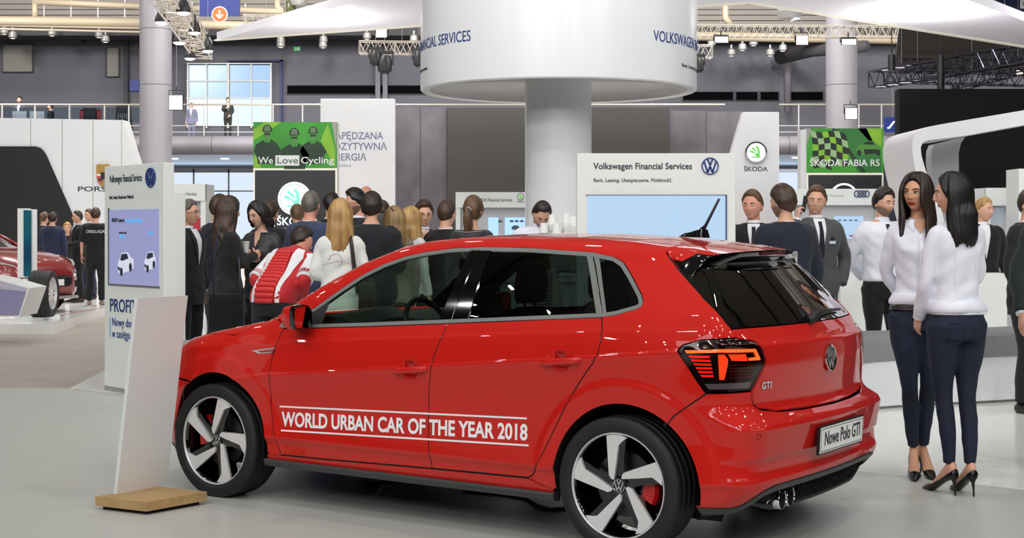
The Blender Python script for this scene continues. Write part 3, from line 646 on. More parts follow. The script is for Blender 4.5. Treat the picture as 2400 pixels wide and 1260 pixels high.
# ------------------------------------------------------------------ wheels
def wheel(x, sg, rot):
    R, zc = .3135, .3135
    f = lambda a, b, c: (x+a, sg*(.755+c), zc+b)   # local: a fore-aft, b up, c outwards
    prof = [(.245, -.10), (.27, -.108), (.295, -.107), (.308, -.098)]
    c_ = -.095
    for k in range(4):  # tread ribs and grooves
        prof += [(R-.0008*abs(k-1.5), c_+.004), (R, c_+.038)]
        if k < 3: prof += [(R-.008, c_+.041), (R-.008, c_+.047)]
        c_ += .0485
    prof += [(.311, .094), (.305, .102), (.296, .1065), (.283, .1075), (.28, .1085), (.262, .108), (.248, .102), (.241, .094), (.238, .08)]
    mb = MB(); mb.lathe(prof, 72, f)
    # shoulder blocks: thin radial cuts suggested by small raised lugs
    T = mb.build('tyre', M_RUB, M_, 35)
    lug = MB()
    for k in range(72):
        t = 2*PI*k/72
        for c0, c1 in ((.090, .1035),):
            q = []
            for r_, c in ((.3085, c0), (.3130, c0+.001), (.3075, c1-.004), (.3000, c1)):
                q.append((r_, c))
            lug.loft([[f(r_*math.cos(t+dt), r_*math.sin(t+dt), c) for r_, c in q] for dt in (0, .055)])
    lg = lug.build('tread_block', M_RUB, T); lg['kind'] = 'stuff'
    mb = MB(); mb.lathe([(.236, -.10), (.222, -.09), (.215, 0), (.220, .06), (.228, .085), (.236, .093)], 56, f); mb.build('rim_barrel', M_PBLK, T, True)
    mb = MB(); mb.lathe([(.2415, .088), (.2425, .096), (.2405, .1005), (.2375, .101), (.2345, .0965), (.233, .090)], 72, f); mb.build('rim_edge', M_ALU, T, 50)
    def P2(u, w, c, a): ca, sa = math.cos(a), math.sin(a); return f((u*ca-w*sa)*1., (u*sa+w*ca)*1., c)
    Rr = .232
    # spoke outline in units of the rim radius, seen from outside with the photo's left to the car's front
    sp = [(-.253, .965), (-.10, 1.0), (.08, 1.0), (.205, .955), (.085, .865), (.010, .79), (-.040, .48), (-.110, .105), (-.165, .125), (-.215, .19), (-.235, .55)]
    back = [(-.265, .955), (.20, .965), (.10, .87), (.075, .80), (.055, .50), (.09, .16), (.03, .02), (-.16, .08), (-.235, .19), (-.25, .55)]
    rid = [(.020, .80), (.11, .875), (.16, .90), (.10, .50), (.115, .16), (.055, .10), (-.02, .12)]
    for k in range(5):
        a = rot+2*PI*k/5
        fl_ = -1  # photo left = car front (+x): mirror u on the left side of the car
        def ring(pts, c, sc=1.): return [P2(fl_*u*sc*Rr, w*sc*Rr, c+(.010*(1-math.hypot(u, w)))*(-1), a) for u, w in pts]
        mb = MB(); mb.loft([ring(sp, .080), ring(sp, .0935)]); so = mb.build('spoke', M_ALU, T)
        mb = MB(); mb.loft([ring(back, .030), ring(back, .079)]); mb.loft([ring(rid, .055), ring(rid, .082)]); mb.build('spoke_web', M_PBLK, T)
    mb = MB(); mb.lathe([(.055, .03), (.055, .066), (.045, .074), (.034, .074)], 32, f); mb.build('hub', M_PBLK, T, 40)
    mb = MB(); mb.lathe([(.033, .060), (.033, .078), (.0, .081)], 32, f); cp = mb.build('centre_cap', M_PLAST, T, 40)
    emblem(Face(f(0, 0, .079), (-sg, 0, 0), (0, 0, 1)), 0, 0, .031, T, M_CHR, n=24, name='cap_badge')
    for k in range(5):
        a = rot+2*PI*(k+.43)/5; mb = MB(); mb.loft([[P2(.046*0+.050*math.sin(0)+.009*math.cos(t), .052+.009*math.sin(t), c, a) for t in [PI/3*i for i in range(6)]] for c in (.04, .070)]); mb.build('wheel_bolt', M_PLAST, T)
    mb = MB(); mb.lathe([(.06, .0), (.150, .0), (.150, .022), (.06, .022)], 40, f); mb.lathe([(.06, -.01), (.06, .04), (.0, .04)], 24, f); mb.build('brake_disc', mat('brake_steel', '#4a4c50', rough=.3, metal=.9), T, 40)
    mb = MB(); cs = 1 if x < 1 else 1
    aa = [math.radians(d) for d in ((-35, -20, -5, 10, 25) if x < 1 else (150, 165, 180, 195, 210))]
    # caliper: to the rear on the front wheel pair, behind the axle line
    if x > 1: aa = [math.radians(d) for d in (135, 150, 165, 180, 195)]; aa = [PI-t for t in aa]
    else: aa = [math.radians(d) for d in (155, 168, 181, 194, 207)]
    mb.loft([[f(r_*math.cos(t), r_*math.sin(t), c) for r_, c in ((.105, -.01), (.105, .045), (.165, .045), (.178, .03), (.178, -.01))] for t in aa]); mb.build('brake_caliper', mat('caliper_red', '#c01010', rough=.35, coat=.5), T, 40)
for x, r1 in ((-.004, 0.), (2.549, math.radians(20))):
    for sg in (1, -1): wheel(x, sg, r1)
# ------------------------------------------------------------------ interior
M_SEAT = mat('seat_cloth', '#101113', rough=.85); M_DASH = mat('dashboard_plastic', '#1a1d1e', rough=.6); M_DSR = mat('dash_red_panel', '#8a1010', rough=.3)
def seat(x, y, parent, w=.25, name='seat'):
    mb = MB(); q = []
    for t, (dx, z) in enumerate(((.26, .42), (.28, .52), (.0, .50), (-.22, .48), (-.24, .38))): pass
    mb.loft([[(x+a, y+b*w, c) for a, c in ((.28, .40), (.30, .50), (.24, .55), (-.18, .50), (-.22, .36))] for b in (-1, -.9, .9, 1)])
    rings = []
    for z, dx, ww, th in ((.48, -.20, .22, .11), (.62, -.22, .25, .12), (.80, -.25, .255, .11), (.97, -.29, .245, .09), (1.05, -.315, .20, .07), (1.08, -.325, .12, .04)):
        rings.append([(x+dx+th*.5*math.cos(t)*(1.0), y+ww*math.copysign(abs(math.sin(t))**.6, math.sin(t)), z) for t in [2*PI*i/16 for i in range(16)]])
    mb.loft(rings); s = mb.build(name, M_SEAT, parent, 60)
    mb = MB(); rings = []
    for z, dx, ww, th in ((1.10, -.325, .11, .05), (1.13, -.33, .13, .09), (1.20, -.335, .135, .095), (1.27, -.34, .12, .08), (1.295, -.345, .07, .04)):
        rings.append([(x+dx+th*.5*math.cos(t), y+ww*math.copysign(abs(math.sin(t))**.7, math.sin(t)), z) for t in [2*PI*i/16 for i in range(16)]])
    mb.loft(rings); mb.tube([(x-.325, y-.05, 1.02), (x-.33, y-.05, 1.14)], .006, 6); mb.tube([(x-.325, y+.05, 1.02), (x-.33, y+.05, 1.14)], .006, 6); mb.build('headrest', M_SEAT, s, 60)
    return s
seat(1.12, .36, M_); seat(1.12, -.36, M_)
mb = MB(); mb.box((-.02, -.62, .38), (.50, .62, .52), .05); mb.loft([[(a, y, z) for a, z in ((.02, .48), (-.10, .98), (-.20, .98), (-.14, .40))] for y in (-.60, -.57, .57, .60)]); RS = mb.build('rear_bench', M_SEAT, M_, 50)
for y in (-.36, 0, .36):
    mb = MB(); mb.box((-.20, y-.11, .97), (-.11, y+.11, 1.12), .03); mb.build('headrest', M_SEAT, RS, 50)
mb = MB(); rr = []
for y in np.linspace(-.72, .72, 17):
    hump = .045*math.exp(-((y-.36)/.17)**2)
    rr.append([(2.24, y*.94, .97), (2.05, y, 1.0), (1.88, y, 1.015+hump*.5), (1.74, y, 1.01+hump), (1.66, y, .97+hump*.6), (1.64, y, .86), (1.70, y, .70), (2.0, y, .62)])
mb.loft(rr); DB = mb.build('dashboard', M_DASH, M_, 45)
mb = MB(); mb.box((1.625, -.68, .885), (1.645, .14, .925), .004); mb.build('dashboard_trim', M_DSR, DB)
mb = MB(); c = Vector((1.44, .36, .93)); ax = Vector((-.42, 0, .9)).cross(Vector((0, 1, 0))); 
n1 = Vector((-1, 0, .42)).normalized(); e1 = Vector((0, 1, 0)); e2 = n1.cross(e1)
rings = [[c+(e1*math.cos(t)+e2*math.sin(t))*(.182+.014*math.cos(p))+n1*.014*math.sin(p) for p in [2*PI*j/8 for j in range(8)]] for t in [2*PI*i/40 for i in range(41)]]
mb.loft(rings, cap=False)
for dd in ((1, 0), (-1, 0), (0, -1), (0, 1)):
    if dd == (0, 1): continue
    d_ = e1*dd[0]+e2*dd[1]*(1 if e2.z > 0 else -1); mb.tube([c, c+d_*.17], [.03, .016], 8)
mb.tube([c+n1*.02, c-n1*.03], [.055, .06], 16); mb.tube([c-n1*.03, c-n1*.25], .035, 10); mb.build('steering_wheel', M_DASH, M_, 50)
mb = MB(); mb.box((1.40, -.125, 1.25), (1.425, .125, 1.315), .01); mb.tube([(1.43, 0, 1.29), (1.50, 0, 1.345)], .012, 8); mb.build('rear_view_mirror', M_PLAST, M_, 40)
mb = MB(); rr = []
for y in np.linspace(-.48, .48, 9): rr.append([(x, y, float(P_top(np.array([x]), np.array([y]))[0, 2])-d_) for x, d_ in ((1.36, .03), (.9, .035), (.4, .035), (-.06, .04), (-.06, .05), (.4, .05), (.9, .05), (1.36, .045))])
mb.loft(rr); mb.build('headliner', mat('headliner_black', '#0c0d0e', rough=.9), M_, 50)
mb = MB(); mb.box((-.50, -.58, .93), (-.18, .58, .955), .01); mb.build('parcel_shelf', M_BLK, M_)
# ------------------------------------------------------------------ HALL: floors, walls, gallery, ceiling
def X_(px, D): return (px-1200)*D/FPX
def Z_(py, D): return CH-(py-YH)*D/FPX
def fb(mb, px0, py0, px1, py1, D, dep=.1, bev=0.): return mb.box((X_(px0, D), D, Z_(py0, D)), (X_(px1, D), D+dep, Z_(py1, D)), bev)
def FF(px, py, D): return Face(at(px, py, D), (1, 0, 0), (0, 0, 1))       # board facing the camera, origin at a photo point
def slab(name, pts, z0, z1, m, kind='structure', parent=None, label=None, cat=None):
    mb = MB(); mb.prism([tuple(p) for p in pts], z0, z1); o = mb.build(name, m, parent); props(o, label, cat, None, None if parent else kind); return o
M_VIN = mat('grey_vinyl_floor', '#bbbfba', rough=.33, noise=.06, nscale=.5, bump=.02, spec=.45)
M_WFL = mat('white_gloss_floor', '#f4f6f3', rough=.14, noise=.03, nscale=.6)
M_CARP = mat('beige_carpet', '#a89f98', rough=.95, noise=.10, nscale=2.0, bump=.3)
M_WHT = mat('white_laminate', '#e6eae8', rough=.3); M_WSAT = mat('white_panel', '#e3e5e8', rough=.45); M_WGLS = mat('white_gloss', '#e6e9ec', rough=.28, coat=.25, coatr=.15)
M_WALL = mat('grey_hall_wall', '#595960', rough=.85, noise=.08, nscale=.4); M_WALD = mat('dark_hall_beam', '#3b3a3c', rough=.8)
M_CLAD = mat('ribbed_cladding', '#8b847d', rough=.6, noise=.1, nscale=.5); M_COL = mat('hall_column_grey', '#706e74', rough=.5, noise=.1, nscale=.5)
M_PIPE = mat('beige_pipe', '#a39781', rough=.5); M_STEEL = mat('galvanised_steel', '#a9a9a6', rough=.4, metal=.3); M_TRW = mat('aluminium_truss', '#c8c0b4', rough=.35, metal=.35)
M_TRB = mat('black_truss', '#4a4a5c', rough=.22, metal=.9); M_BLKW = mat('black_fabric_wall', '#08080a', rough=.9); M_NAVY = mat('navy_sign', '#1b2f78', rough=.5)
M_LAMP = mat('lamp_lit', '#ffffff', emis='#fff6ee', es=9.); M_LAMPW = mat('lamp_lit_soft', '#ffffff', emis='#ffe9cc', es=2.5); M_FLOOD = mat('flood_lit', '#ffffff', emis='#f4f0ff', es=40.)
M_SKY = mat('lit_window_pane', '#26384a', rough=.2, emis='#b4d8fb', es=.82); M_SKYW = mat('lit_window_white', '#3a4a58', rough=.2, emis='#e2f0ff', es=.95)
M_CEILW = mat('gallery_soffit', '#8f9cb0', rough=.7)
fl = slab('floor', [(-45, -12), (45, -12), (45, 85), (-45, 85)], -.06, 0, M_CARP)
gl = [(-12, 13.57), (-4.107, 13.57), (2.258, 8.777), (2.897, 8.257), (11, 1.7), (11, -10), (-12, -10)]
g_ = slab('floor', gl, 0.0, .004, M_VIN); g_.name = 'floor_grey_vinyl'
w_ = slab('floor', [(-4.107, 13.57), (-4.9, 22), (7.5, 22), (14, 13), (16, 2), (11, 1.7), (2.897, 8.257), (2.258, 8.777)], 0.0, .006, M_WFL); w_.name = 'floor_white_gloss'
for a, b in (((480, 1178), (1130, 1275)), ((640, 1158), (1060, 1080)), ((1600, 1195), (2150, 1160)), ((0, 1090), (240, 1112)), ((2030, 1160), (2400, 1235))):
    p, q = (Vector((X_(a[0], gd(a[1])), gd(a[1]), .0042)), Vector((X_(b[0], gd(b[1])), gd(b[1]), .0042))); d = (q-p).normalized(); n = Vector((-d.y, d.x, 0))*.002
    mesh_obj('floor_seam', [p-n, q-n, q+n, p+n], [(0, 1, 2, 3)], mat('floor_seam_light', '#b4b8b4', rough=.5), g_)
# back wall with its openings
DW = 70.
mb = MB(); fb(mb, -900, 62, 3300, 360, DW, .5); wb = mb.build('wall_back', M_WALL); wb['kind'] = 'structure'
mb = MB(); fb(mb, -900, -330, 3300, 62, DW+.6, .5); wb2 = mb.build('wall_back_upper', M_CLAD); wb2['kind'] = 'structure'
for k in range(30):
    y = 60-k*13; mb = MB(); fb(mb, -300, y-.7, 2700, y+.5, DW+.45, .2); mb.build('cladding_rib', M_CLAD, wb2)
mb = MB(); fb(mb, -900, 355, 3300, 395, DW+1, .5); fb(mb, -900, 395, 398, 612, DW+2, .5); fb(mb, 1940, 395, 3300, 612, DW+2, .5); fb(mb, 605, 395, 1700, 612, DW+2, .5); fb(mb, -900, 560, 3300, 612, DW+2.05, .4); o = mb.build('wall_back_lower', mat('lower_wall_blue_grey', '#7d8796', rough=.7)); o['kind'] = 'structure'
mb = MB(); fb(mb, -900, 60, 3300, 83, DW-2.2, 2.2); o = mb.build('trim_beam', M_WALD); o['kind'] = 'structure'
# roof deck above the hall, far overhead, and side and rear walls (they carry the reflections)
slab('ceiling', [(-45, -12), (45, -12), (45, 72), (-45, 72)], 16.0, 16.3, mat('roof_deck', '#8e887f', rough=.8))
slab('wall_left', [(-45.3, -12), (-45, -12), (-45, 85), (-45.3, 85)], 0, 16, M_WALL); slab('wall_right', [(45, -12), (45.3, -12), (45.3, 85), (45, 85)], 0, 16, M_WALL)
slab('wall_front', [(-45, -12.3), (45, -12.3), (45, -12), (-45, -12)], 0, 16, mat('front_wall_dark', '#55565a', rough=.8))
for k in range(14):
    y0 = -8+k*6; mb = MB(); mb.box((-45, y0, 15.8), (45, y0+.35, 16)); o = mb.build('ceiling_beam', M_WALD); o['kind'] = 'structure'
# ground-floor window wall under the gallery
wg = empty('window_1', (X_(500, DW), DW+2.2, 0)); wg['kind'] = 'structure'
def loc(o, parent): o.parent = parent; o.location = -parent.location; return o
for x0, x1 in ((405, 452), (455, 534), (537, 600), (1705, 1790), (1795, 1885), (2068, 2094)):
    for y0, y1 in ((404, 446), (448, 560)):
        mb = MB(); fb(mb, x0, y0, x1, y1, DW+2.3, .05); loc(mb.build('pane', M_SKYW), wg)
mb = MB()
for x in (453.5, 535.5, 601, 1792, 1888): fb(mb, x-1.6, 395, x+1.6, 560, DW+2.1, .15)
fb(mb, 398, 446, 605, 449, DW+2.1, .15); fb(mb, 1700, 446, 1940, 449, DW+2.1, .15); fb(mb, 398, 393, 605, 404, DW+2.1, .15); loc(mb.build('window_frame', M_STEEL), wg)
# gallery: slab with rounded fascia, soffit with downlights, railing
DG = 60.; ZG = Z_(318, DG)
mb = MB(); mb.box((-30, DG+.35, ZG-.3), (30, DW, ZG)); o = mb.build('gallery_floor', M_COL); o['kind'] = 'structure'
mb = MB(); zc = Z_(338, DG); mb.loft([[(x, DG+.35-.45*math.cos(t), zc+.37*math.sin(t)) for t in [-PI/2+PI*i/10 for i in range(11)]]+[(x, DG+.5, zc+.37), (x, DG+.5, zc-.37)] for x in (-30, 30)]); fa = mb.build('gallery_fascia', M_COL, None, 30); fa['kind'] = 'structure'
for px in (343, 496, 620, 1850, 2085): 
    mb = MB(); x = X_(px, DG); mb.loft([[(xx, DG+.35-.455*math.cos(t), zc+.375*math.sin(t)) for t in [-PI/2+PI*i/10 for i in range(11)]] for xx in (x-.012, x+.012)], closed=False, cap=False); mb.build('fascia_joint', M_WALD, fa)
mb = MB(); mb.box((-30, DG+.4, zc-.42), (30, DW+1, zc-.37)); sf = mb.build('gallery_soffit', M_CEILW); sf['kind'] = 'structure'
k = 0
for px, py, D in ((408, 372, 63), (527, 373, 63), (1866, 386, 62), (2081, 386, 62), (440, 400, 72), (585, 403, 72)):
    if D > 70: continue
    p = at(px, py, D); mb = MB(); mb.lathe([(.0, -.05), (.16, -.05), (.2, 0)], 16, lambda x, y, z, p=p: (p.x+x, p.y+y, zc-.425+z)); o = mb.build('downlight', M_LAMPW); props(o, ['round downlight under the gallery, nearer the left column', 'round downlight under the gallery, beside the cycling sign', 'round downlight under the gallery, left of the rally car sign', 'round downlight under the gallery, right of the rally car sign'][k], 'downlight', 'downlights under the gallery'); k += 1
def railing(x0, x1, D, zf, posts, lab):
    r = empty('gallery_railing', ((x0+x1)/2, D, zf), 0, lab, 'railing'); h = Z_(244, DG)-ZG
    def P(mb, n, m): o = mb.build(n, m); loc(o, r)
    mb = MB(); mb.tube([(x0, D, zf+h), (x1, D, zf+h)], .035, 8); P(mb, 'top_rail', mat('rail_steel', '#c8c4b8', rough=.25, metal=.7))
    for z in (.42, .16): mb = MB(); mb.tube([(x0, D, zf+z), (x1, D, zf+z)], .022, 6); P(mb, 'lower_rail', M_STEEL)
    for i, px in enumerate(posts):
        x = X_(px, D); mb = MB(); mb.tube([(x, D, zf), (x, D, zf+h)], .03, 6); P(mb, 'post', M_STEEL)
        if i < len(posts)-1 and px < 330:
            xb = X_(posts[i+1], D); mb = MB(); mb.box((x+.06, D-.01, zf+.55), (xb-.06, D+.01, zf+h-.12)); P(mb, 'glass_panel', glass('railing_glass', '#dfe9ee', .8))
railing(-28, X_(1700, DG), DG+.15, ZG, (5, 82, 163, 245, 302, 402, 478, 558, 617, 640, 709, 775), 'steel gallery railing with glass infill along the left and centre')
railing(X_(1828, DG), 22, DG+.15, ZG, (1872, 2013, 2066, 2120), 'steel gallery railing behind the rally car sign')
# upstairs window
wu = empty('window_2', (X_(536, DW), DW-.2, 0)); wu['kind'] = 'structure'
XV = (439, 483, 533, 588, 634); YV = (151, 189, 229, 296)
for i in range(4):
    for j in range(3):
        mb = MB(); fb(mb, XV[i]+(2 if i != 2 else 6), YV[j]+1.5, XV[i+1]-(0 if i != 3 else 1.5), YV[j+1]-1, DW-.12, .05); loc(mb.build('pane', M_SKY if j < 2 else M_SKYW), wu)
mb = MB()
for x, w in zip(XV, (3, 2, 5, 2, 3)): fb(mb, x-w*.4, 147, x+w*.6+1, 300, DW-.25, .2)
for y in (148.5, 189.5, 229.5): fb(mb, 437, y-1.3, 637, y+1.3, DW-.26, .2)
loc(mb.build('window_frame', M_STEEL), wu)
mb = MB(); fb(mb, 533, 140, 662, 143.5, DW-.2, .2); fb(mb, 657, 140, 662, 290, DW-.2, .2); o = mb.build('wall_conduit', mat('dark_blue_conduit', '#1c2650', rough=.6)); props(o, 'dark blue conduit bent round the upstairs window corner', 'conduit')
# wall furniture
def wallbit(name, x0, y0, x1, y1, m, lab, cat, fr=None, dep=.12):
    mb = MB(); fb(mb, x0, y0, x1, y1, DW-dep, dep)
    o = mb.build(name, m); props(o, lab, cat)
    if fr: mb = MB(); [fb(mb, *q, DW-dep-.03, .05) for q in ((x0, y0, x1, y0+1.6), (x0, y1-1.6, x1, y1), (x0, y0, x0+1.6, y1), (x1-1.6, y0, x1, y1))]; mb.build('frame', fr, o)
    return o
wallbit('wall_hatch', 5, 103, 77, 169, mat('hatch_grey', '#77766f', rough=.7), 'square grey hatch high on the far wall, top left', 'hatch', M_WALD)
wallbit('wall_hatch', 249, 111, 279, 180, mat('hatch_grey', '#77766f', rough=.7), 'narrow upright grey hatch left of the round hall column', 'hatch', M_WALD)
o = wallbit('air_vent', 110, 83, 190, 99, mat('vent_grey', '#4d4c48', rough=.6), 'long air vent under the roof beam, top left', 'vent', None, .6)
mb = MB(); fb(mb, 112, 84, 186, 90, DW-.66, .08); mb.build('vent_slot', M_BLK, o)
wallbit('wall_poster', 303, 188, 326, 213, M_NAVY, 'small blue notice board left of the round column', 'sign')
mb = MB(); fb(mb, 295, 83, 299, 330, DW-.3, .3); o = mb.build('trim_1', M_WALD); o['kind'] = 'structure'
for x0, x1, lb in ((672, 880, 'long black strip window above the white slogan wall'), (885, 1100, 'black strip window just left of the round sign drum'), (1600, 1720, 'black strip window right of the round sign drum'), (1724, 1777, 'middle black strip window right of the drum'), (1781, 1826, 'short black strip window left of the downpipe'), (1852, 1930, 'black strip window left of the right round column')):
    wallbit('strip_window', x0, 199+(x0 > 1500)*15, x1, 221+(x0 > 1500)*15, mat('strip_window_black', '#060608', rough=.95, spec=.05), lb, 'window', M_WALD, .06)
for x0, x1 in ((880, 891), (897, 908)):
    mb = MB(); fb(mb, x0, 120, x1, 236, DW-.3, .25); o = mb.build('trim_2', mat('wall_pilaster', '#6a6a70', rough=.8)); o['kind'] = 'structure'
mb = MB(); mb.tube([at(1832, 135, DW-1), at(1836, 150, DW-1), at(1846, 165, DW-1), at(1846, 262, DW-1)], [.6, .4, .18, .16], 12); props(mb.build('downpipe', M_COL, None, True), 'grey rainwater downpipe with funnel top left of right column', 'pipe')
mb = MB(); mb.tube([at(1830, 133, DW-1.5), at(1900, 118, DW-5), at(2030, 108, DW-8)], [.35, .3, .25], 10); props(mb.build('roof_duct', M_WALD, None, True), 'dark duct running under the roof to the downpipe', 'duct')
for x0, x1, lb in ((328, 402, 'thick round grey hall column behind the left flood lamp'), (1936, 2009, 'thick round grey hall column above the rally car sign')):
    D = 57.5; r = (x1-x0)/2*D/FPX; c = at((x0+x1)/2, 0, D); mb = MB(); mb.lathe([(r, 0), (r, 16)], 40, lambda x, y, z, c=c: (c.x+x, c.y+y, z)); o = mb.build('hall_column', M_COL, None, True); props(o, lb, 'column')
    for z in (Z_(70, D), Z_(200, D), Z_(-40, D)): mb = MB(); mb.lathe([(r+.004, z-.012), (r+.004, z+.012)], 40, lambda x, y, z, c=c: (c.x+x, c.y+y, z)); mb.build('column_joint', M_WALD, o)
# pipes and conduits along the roof edge
PD = 64.
for (x0, y0, x1, y1, r, lb) in ((78, 4, 330, 15, .14, 'upper beige pipe at top left'), (-300, 45, 332, 53, .21, 'thick beige pipe across the top left'), (-300, 54, 332, 66, .05, 'thin beige conduit under the thick pipe'), (-300, 61, 332, 75, .05, 'lower thin beige conduit under the thick pipe'), (400, 18, 900, 36, .14, 'beige pipe behind the blue sign and truss'), (400, 56, 640, 62, .2, 'beige pipe right of the left truss'), (1600, 84, 2300, 97, .2, 'beige pipe behind the right aluminium truss'), (2000, 97, 2400, 100, .06, 'thin conduit above the dark trusses')):
    mb = MB(); mb.tube([at(x0, y0, PD), at(x1, y1, PD)], r, 10); o = mb.build('ceiling_pipe', M_PIPE, None, True); props(o, lb, 'pipe')
    if y0 in (4, 18):
        for i in range(4):
            t = (i+.4)/4; p = at(x0+(x1-x0)*t, y0+(y1-y0)*t, PD); mb = MB(); mb.tube([p+Vector((0, 0, .3)), p-Vector((0, 0, .7))], .03, 6); mb.build('pipe_hanger', M_STEEL, o)
for px, lb in ((82, 'short upright beige pipe at top left'), ):
    mb = MB(); mb.tube([at(px, 8, PD), at(px, 42, PD)], .13, 10); props(mb.build('ceiling_pipe', M_PIPE, None, True), lb, 'pipe')
for pts, lb in (([(650, -5), (650, 18), (668, 30)], 'bent beige pipe beside the hanging lanterns'), ([(1700, -5), (1700, 42), (1714, 58)], 'bent beige downpipe above the right truss')):
    mb = MB(); mb.tube([at(*p, PD) for p in pts], .15, 10); props(mb.build('ceiling_pipe', M_PIPE, None, True), lb, 'pipe')
for i, (px, py) in enumerate(((10, 72), (30, 82), (122, 76), (232, 80), (247, 91), (658, 94), (658, 103), (758, 92), (757, 104), (1668, 99), (1740, 110), (1714, 123), (1766, 99), (1805, 123), (1835, 112), (860, 84), (970, 90))):
    p = at(px, py, DW-3); mb = MB(); mb.lathe([(.0, -.16), (.13, -.16), (.2, -.10), (.17, .12), (.05, .2), (.05, .35)], 12, lambda x, y, z, p=p: (p.x+x, p.y+y, p.z+z)); o = mb.build('roof_downlight', M_STEEL, None, 40); props(o, 'small metal roof downlight, number of its kind along the dark beam', 'downlight', 'small metal downlights along the dark roof beam')
    o['label'] = 'small metal roof downlight, %s' % ('far left one above the square hatch', 'second from the left above the square hatch', 'just left of the air vent', 'upper one right of the air vent', 'lower one right of the air vent', 'upper of the left pair under the canopy edge', 'lower of the left pair under the canopy edge', 'upper of the right pair under the canopy edge', 'lower of the right pair under the canopy edge', 'nearest the leftmost floodlight of the right truss', 'right of the leftmost floodlight of the right truss', 'lowest one above the right strip windows', 'between the left and the middle floodlight', 'low one by the downpipe funnel', 'just above the downpipe funnel', 'beside the canopy lamp left of the drum', 'nearest the drum on its left')[i]
    mb = MB(); mb.lathe([(.0, -.165), (.10, -.165)], 12, lambda x, y, z, p=p: (p.x+x, p.y+y, p.z+z)); mb.build('lamp_face', M_LAMPW, o)
# trusses
def cable(o, p, q=None):
    p = Vector(p); q = Vector(q) if q else Vector((p.x, p.y, 6.28 if p.x > 7 and p.y > 25 and p.z < 6.2 else 15.99)); mb = MB(); mb.tube([p, q], .004, 4); c = mb.build('suspension_cable', M_STEEL); loc(c, o)
def truss(p, q, w, h, m, lab, n=None, cat='truss', group=None):
    p, q = Vector(p), Vector(q); d = q-p; L = d.length; d.normalize(); s = d.cross(Vector((0, 0, 1))).normalized(); u = s.cross(d).normalized(); n = n or max(3, int(L/(h*1.1)))
    o = empty('truss', (p+q)/2, 0, lab, cat, group); r = h*.055; cs = [s*w/2*a+u*h/2*b for a, b in ((1, 1), (-1, 1), (-1, -1), (1, -1))]
    for c in cs: mb = MB(); mb.tube([p+c, q+c], r, 6); loc(mb.build('chord', m), o)
    mb = MB()
    for f0 in range(4):
        a, b = cs[f0], cs[(f0+1) % 4]
        for i in range(n):
            t0, t1 = i/n, (i+1)/n; A, B = (a, b) if i % 2 else (b, a); mb.tube([p+d*L*t0+A, p+d*L*t1+B], r*.6, 4, False)
            if i % 6 == 0: mb.tube([p+d*L*t0+a, p+d*L*t0+b], r*.6, 4, False)
        mb.tube([q+a, q+b], r*.8, 4, False)
    x = mb.build('lattice', m); x['kind'] = 'stuff'; loc(x, o)
    for t in (.12, .88): cable(o, p+d*L*t+u*h/2)
    return o
TZ1 = Z_(112, 34.)
truss(at(843, 112, 34), at(1668, 122, 34), .28, .29, M_TRW, 'aluminium truss passing behind the round sign drum', 60)
truss(at(1560, 72, 40), at(2182, 76, 40), .30, .30, M_TRW, 'long aluminium truss with floodlights at top right', 62)
truss(at(572, 48, 40), at(1000, 48, 40), .28, .27, M_TRW, 'aluminium truss behind the tip of the white canopy', 30)
truss(at(476, 118, 36), (X_(352, 25), 25, Z_(118, 36)), .42, .42, M_TRW, 'aluminium truss running towards the viewer at top left', 26)
truss(at(2054, 187, 30), (X_(2700, 22), 22, Z_(187, 30)-.1), .35, .32, M_TRB, 'dark shiny truss slanting up from the black booth', 34)
truss(at(2075, 180, 33), at(2700, 196, 33), .3, .25, M_TRB, 'dark horizontal truss above the black wall', 40)
truss(at(2240, 196, 29), at(2600, 96, 26), .3, .28, M_TRB, 'short dark truss at the right edge above the black wall', 22)
truss(at(2110, 150, 40), at(2380, 152, 40), .3, .25, M_TRB, 'small dark truss behind the slanting dark truss', 18)
# lamps
def flood(px, py, D, w, h, lab, m=M_LAMP, power=0, tilt=.0, group=None):
    p = at(px, py, D); o = empty('floodlight', p, 0, lab, 'lamp', group); W_, H_ = w*D/FPX, h*D/FPX
    mb = MB(); mb.loft([[(sx*W_/2*k, dy, sz*H_/2*k+dz) for sx, sz in ((-1, -1), (1, -1), (1, 1), (-1, 1))] for dy, k, dz in ((0, 1.08, 0), (.04, 1.15, 0), (.16, .9, .06), (.3, .4, .10))]); mb.build('housing', M_PLAST, o)
    mb = MB(); mb.box((-W_/2, -.012, -H_/2), (W_/2, .005, H_/2)); mb.build('lamp_face', m, o)
    mb = MB(); mb.tube([(-W_*.58, .1, 0), (-W_*.58, .1, H_*.9), (W_*.58, .1, H_*.9), (W_*.58, .1, 0)], .018, 6); mb.tube([(0, .1, H_*.9), (0, .1, H_*.9+.14)], .02, 6); mb.build('bracket', M_PLAST, o); cable(o, p+Vector((0, .1, H_*.9+.1))); return o
def dome(px, py, D, w, lab, m=M_LAMP):
    p = at(px, py, D); r = w*D/FPX/2; o = empty('dome_lamp', p, 0, lab, 'lamp', 'dome lamps on the top left truss')
    f = lambda x, y, z: (x, y, z)
    mb = MB(); mb.lathe([(r, -.05), (r*1.02, -.02), (r*.9, .06), (r*.6, .16), (r*.25, .22), (.03, .26)], 20, f); mb.tube([(0, 0, .24), (0, 0, .34)], .03, 6); mb.build('shade', M_PLAST, o, 40)
    mb = MB(); mb.ball((0, 0, -.05), (r*.93, r*.93, .05), 16, 6); mb.build('lamp_face', m, o, True); cable(o, p+Vector((0, 0, .3)))
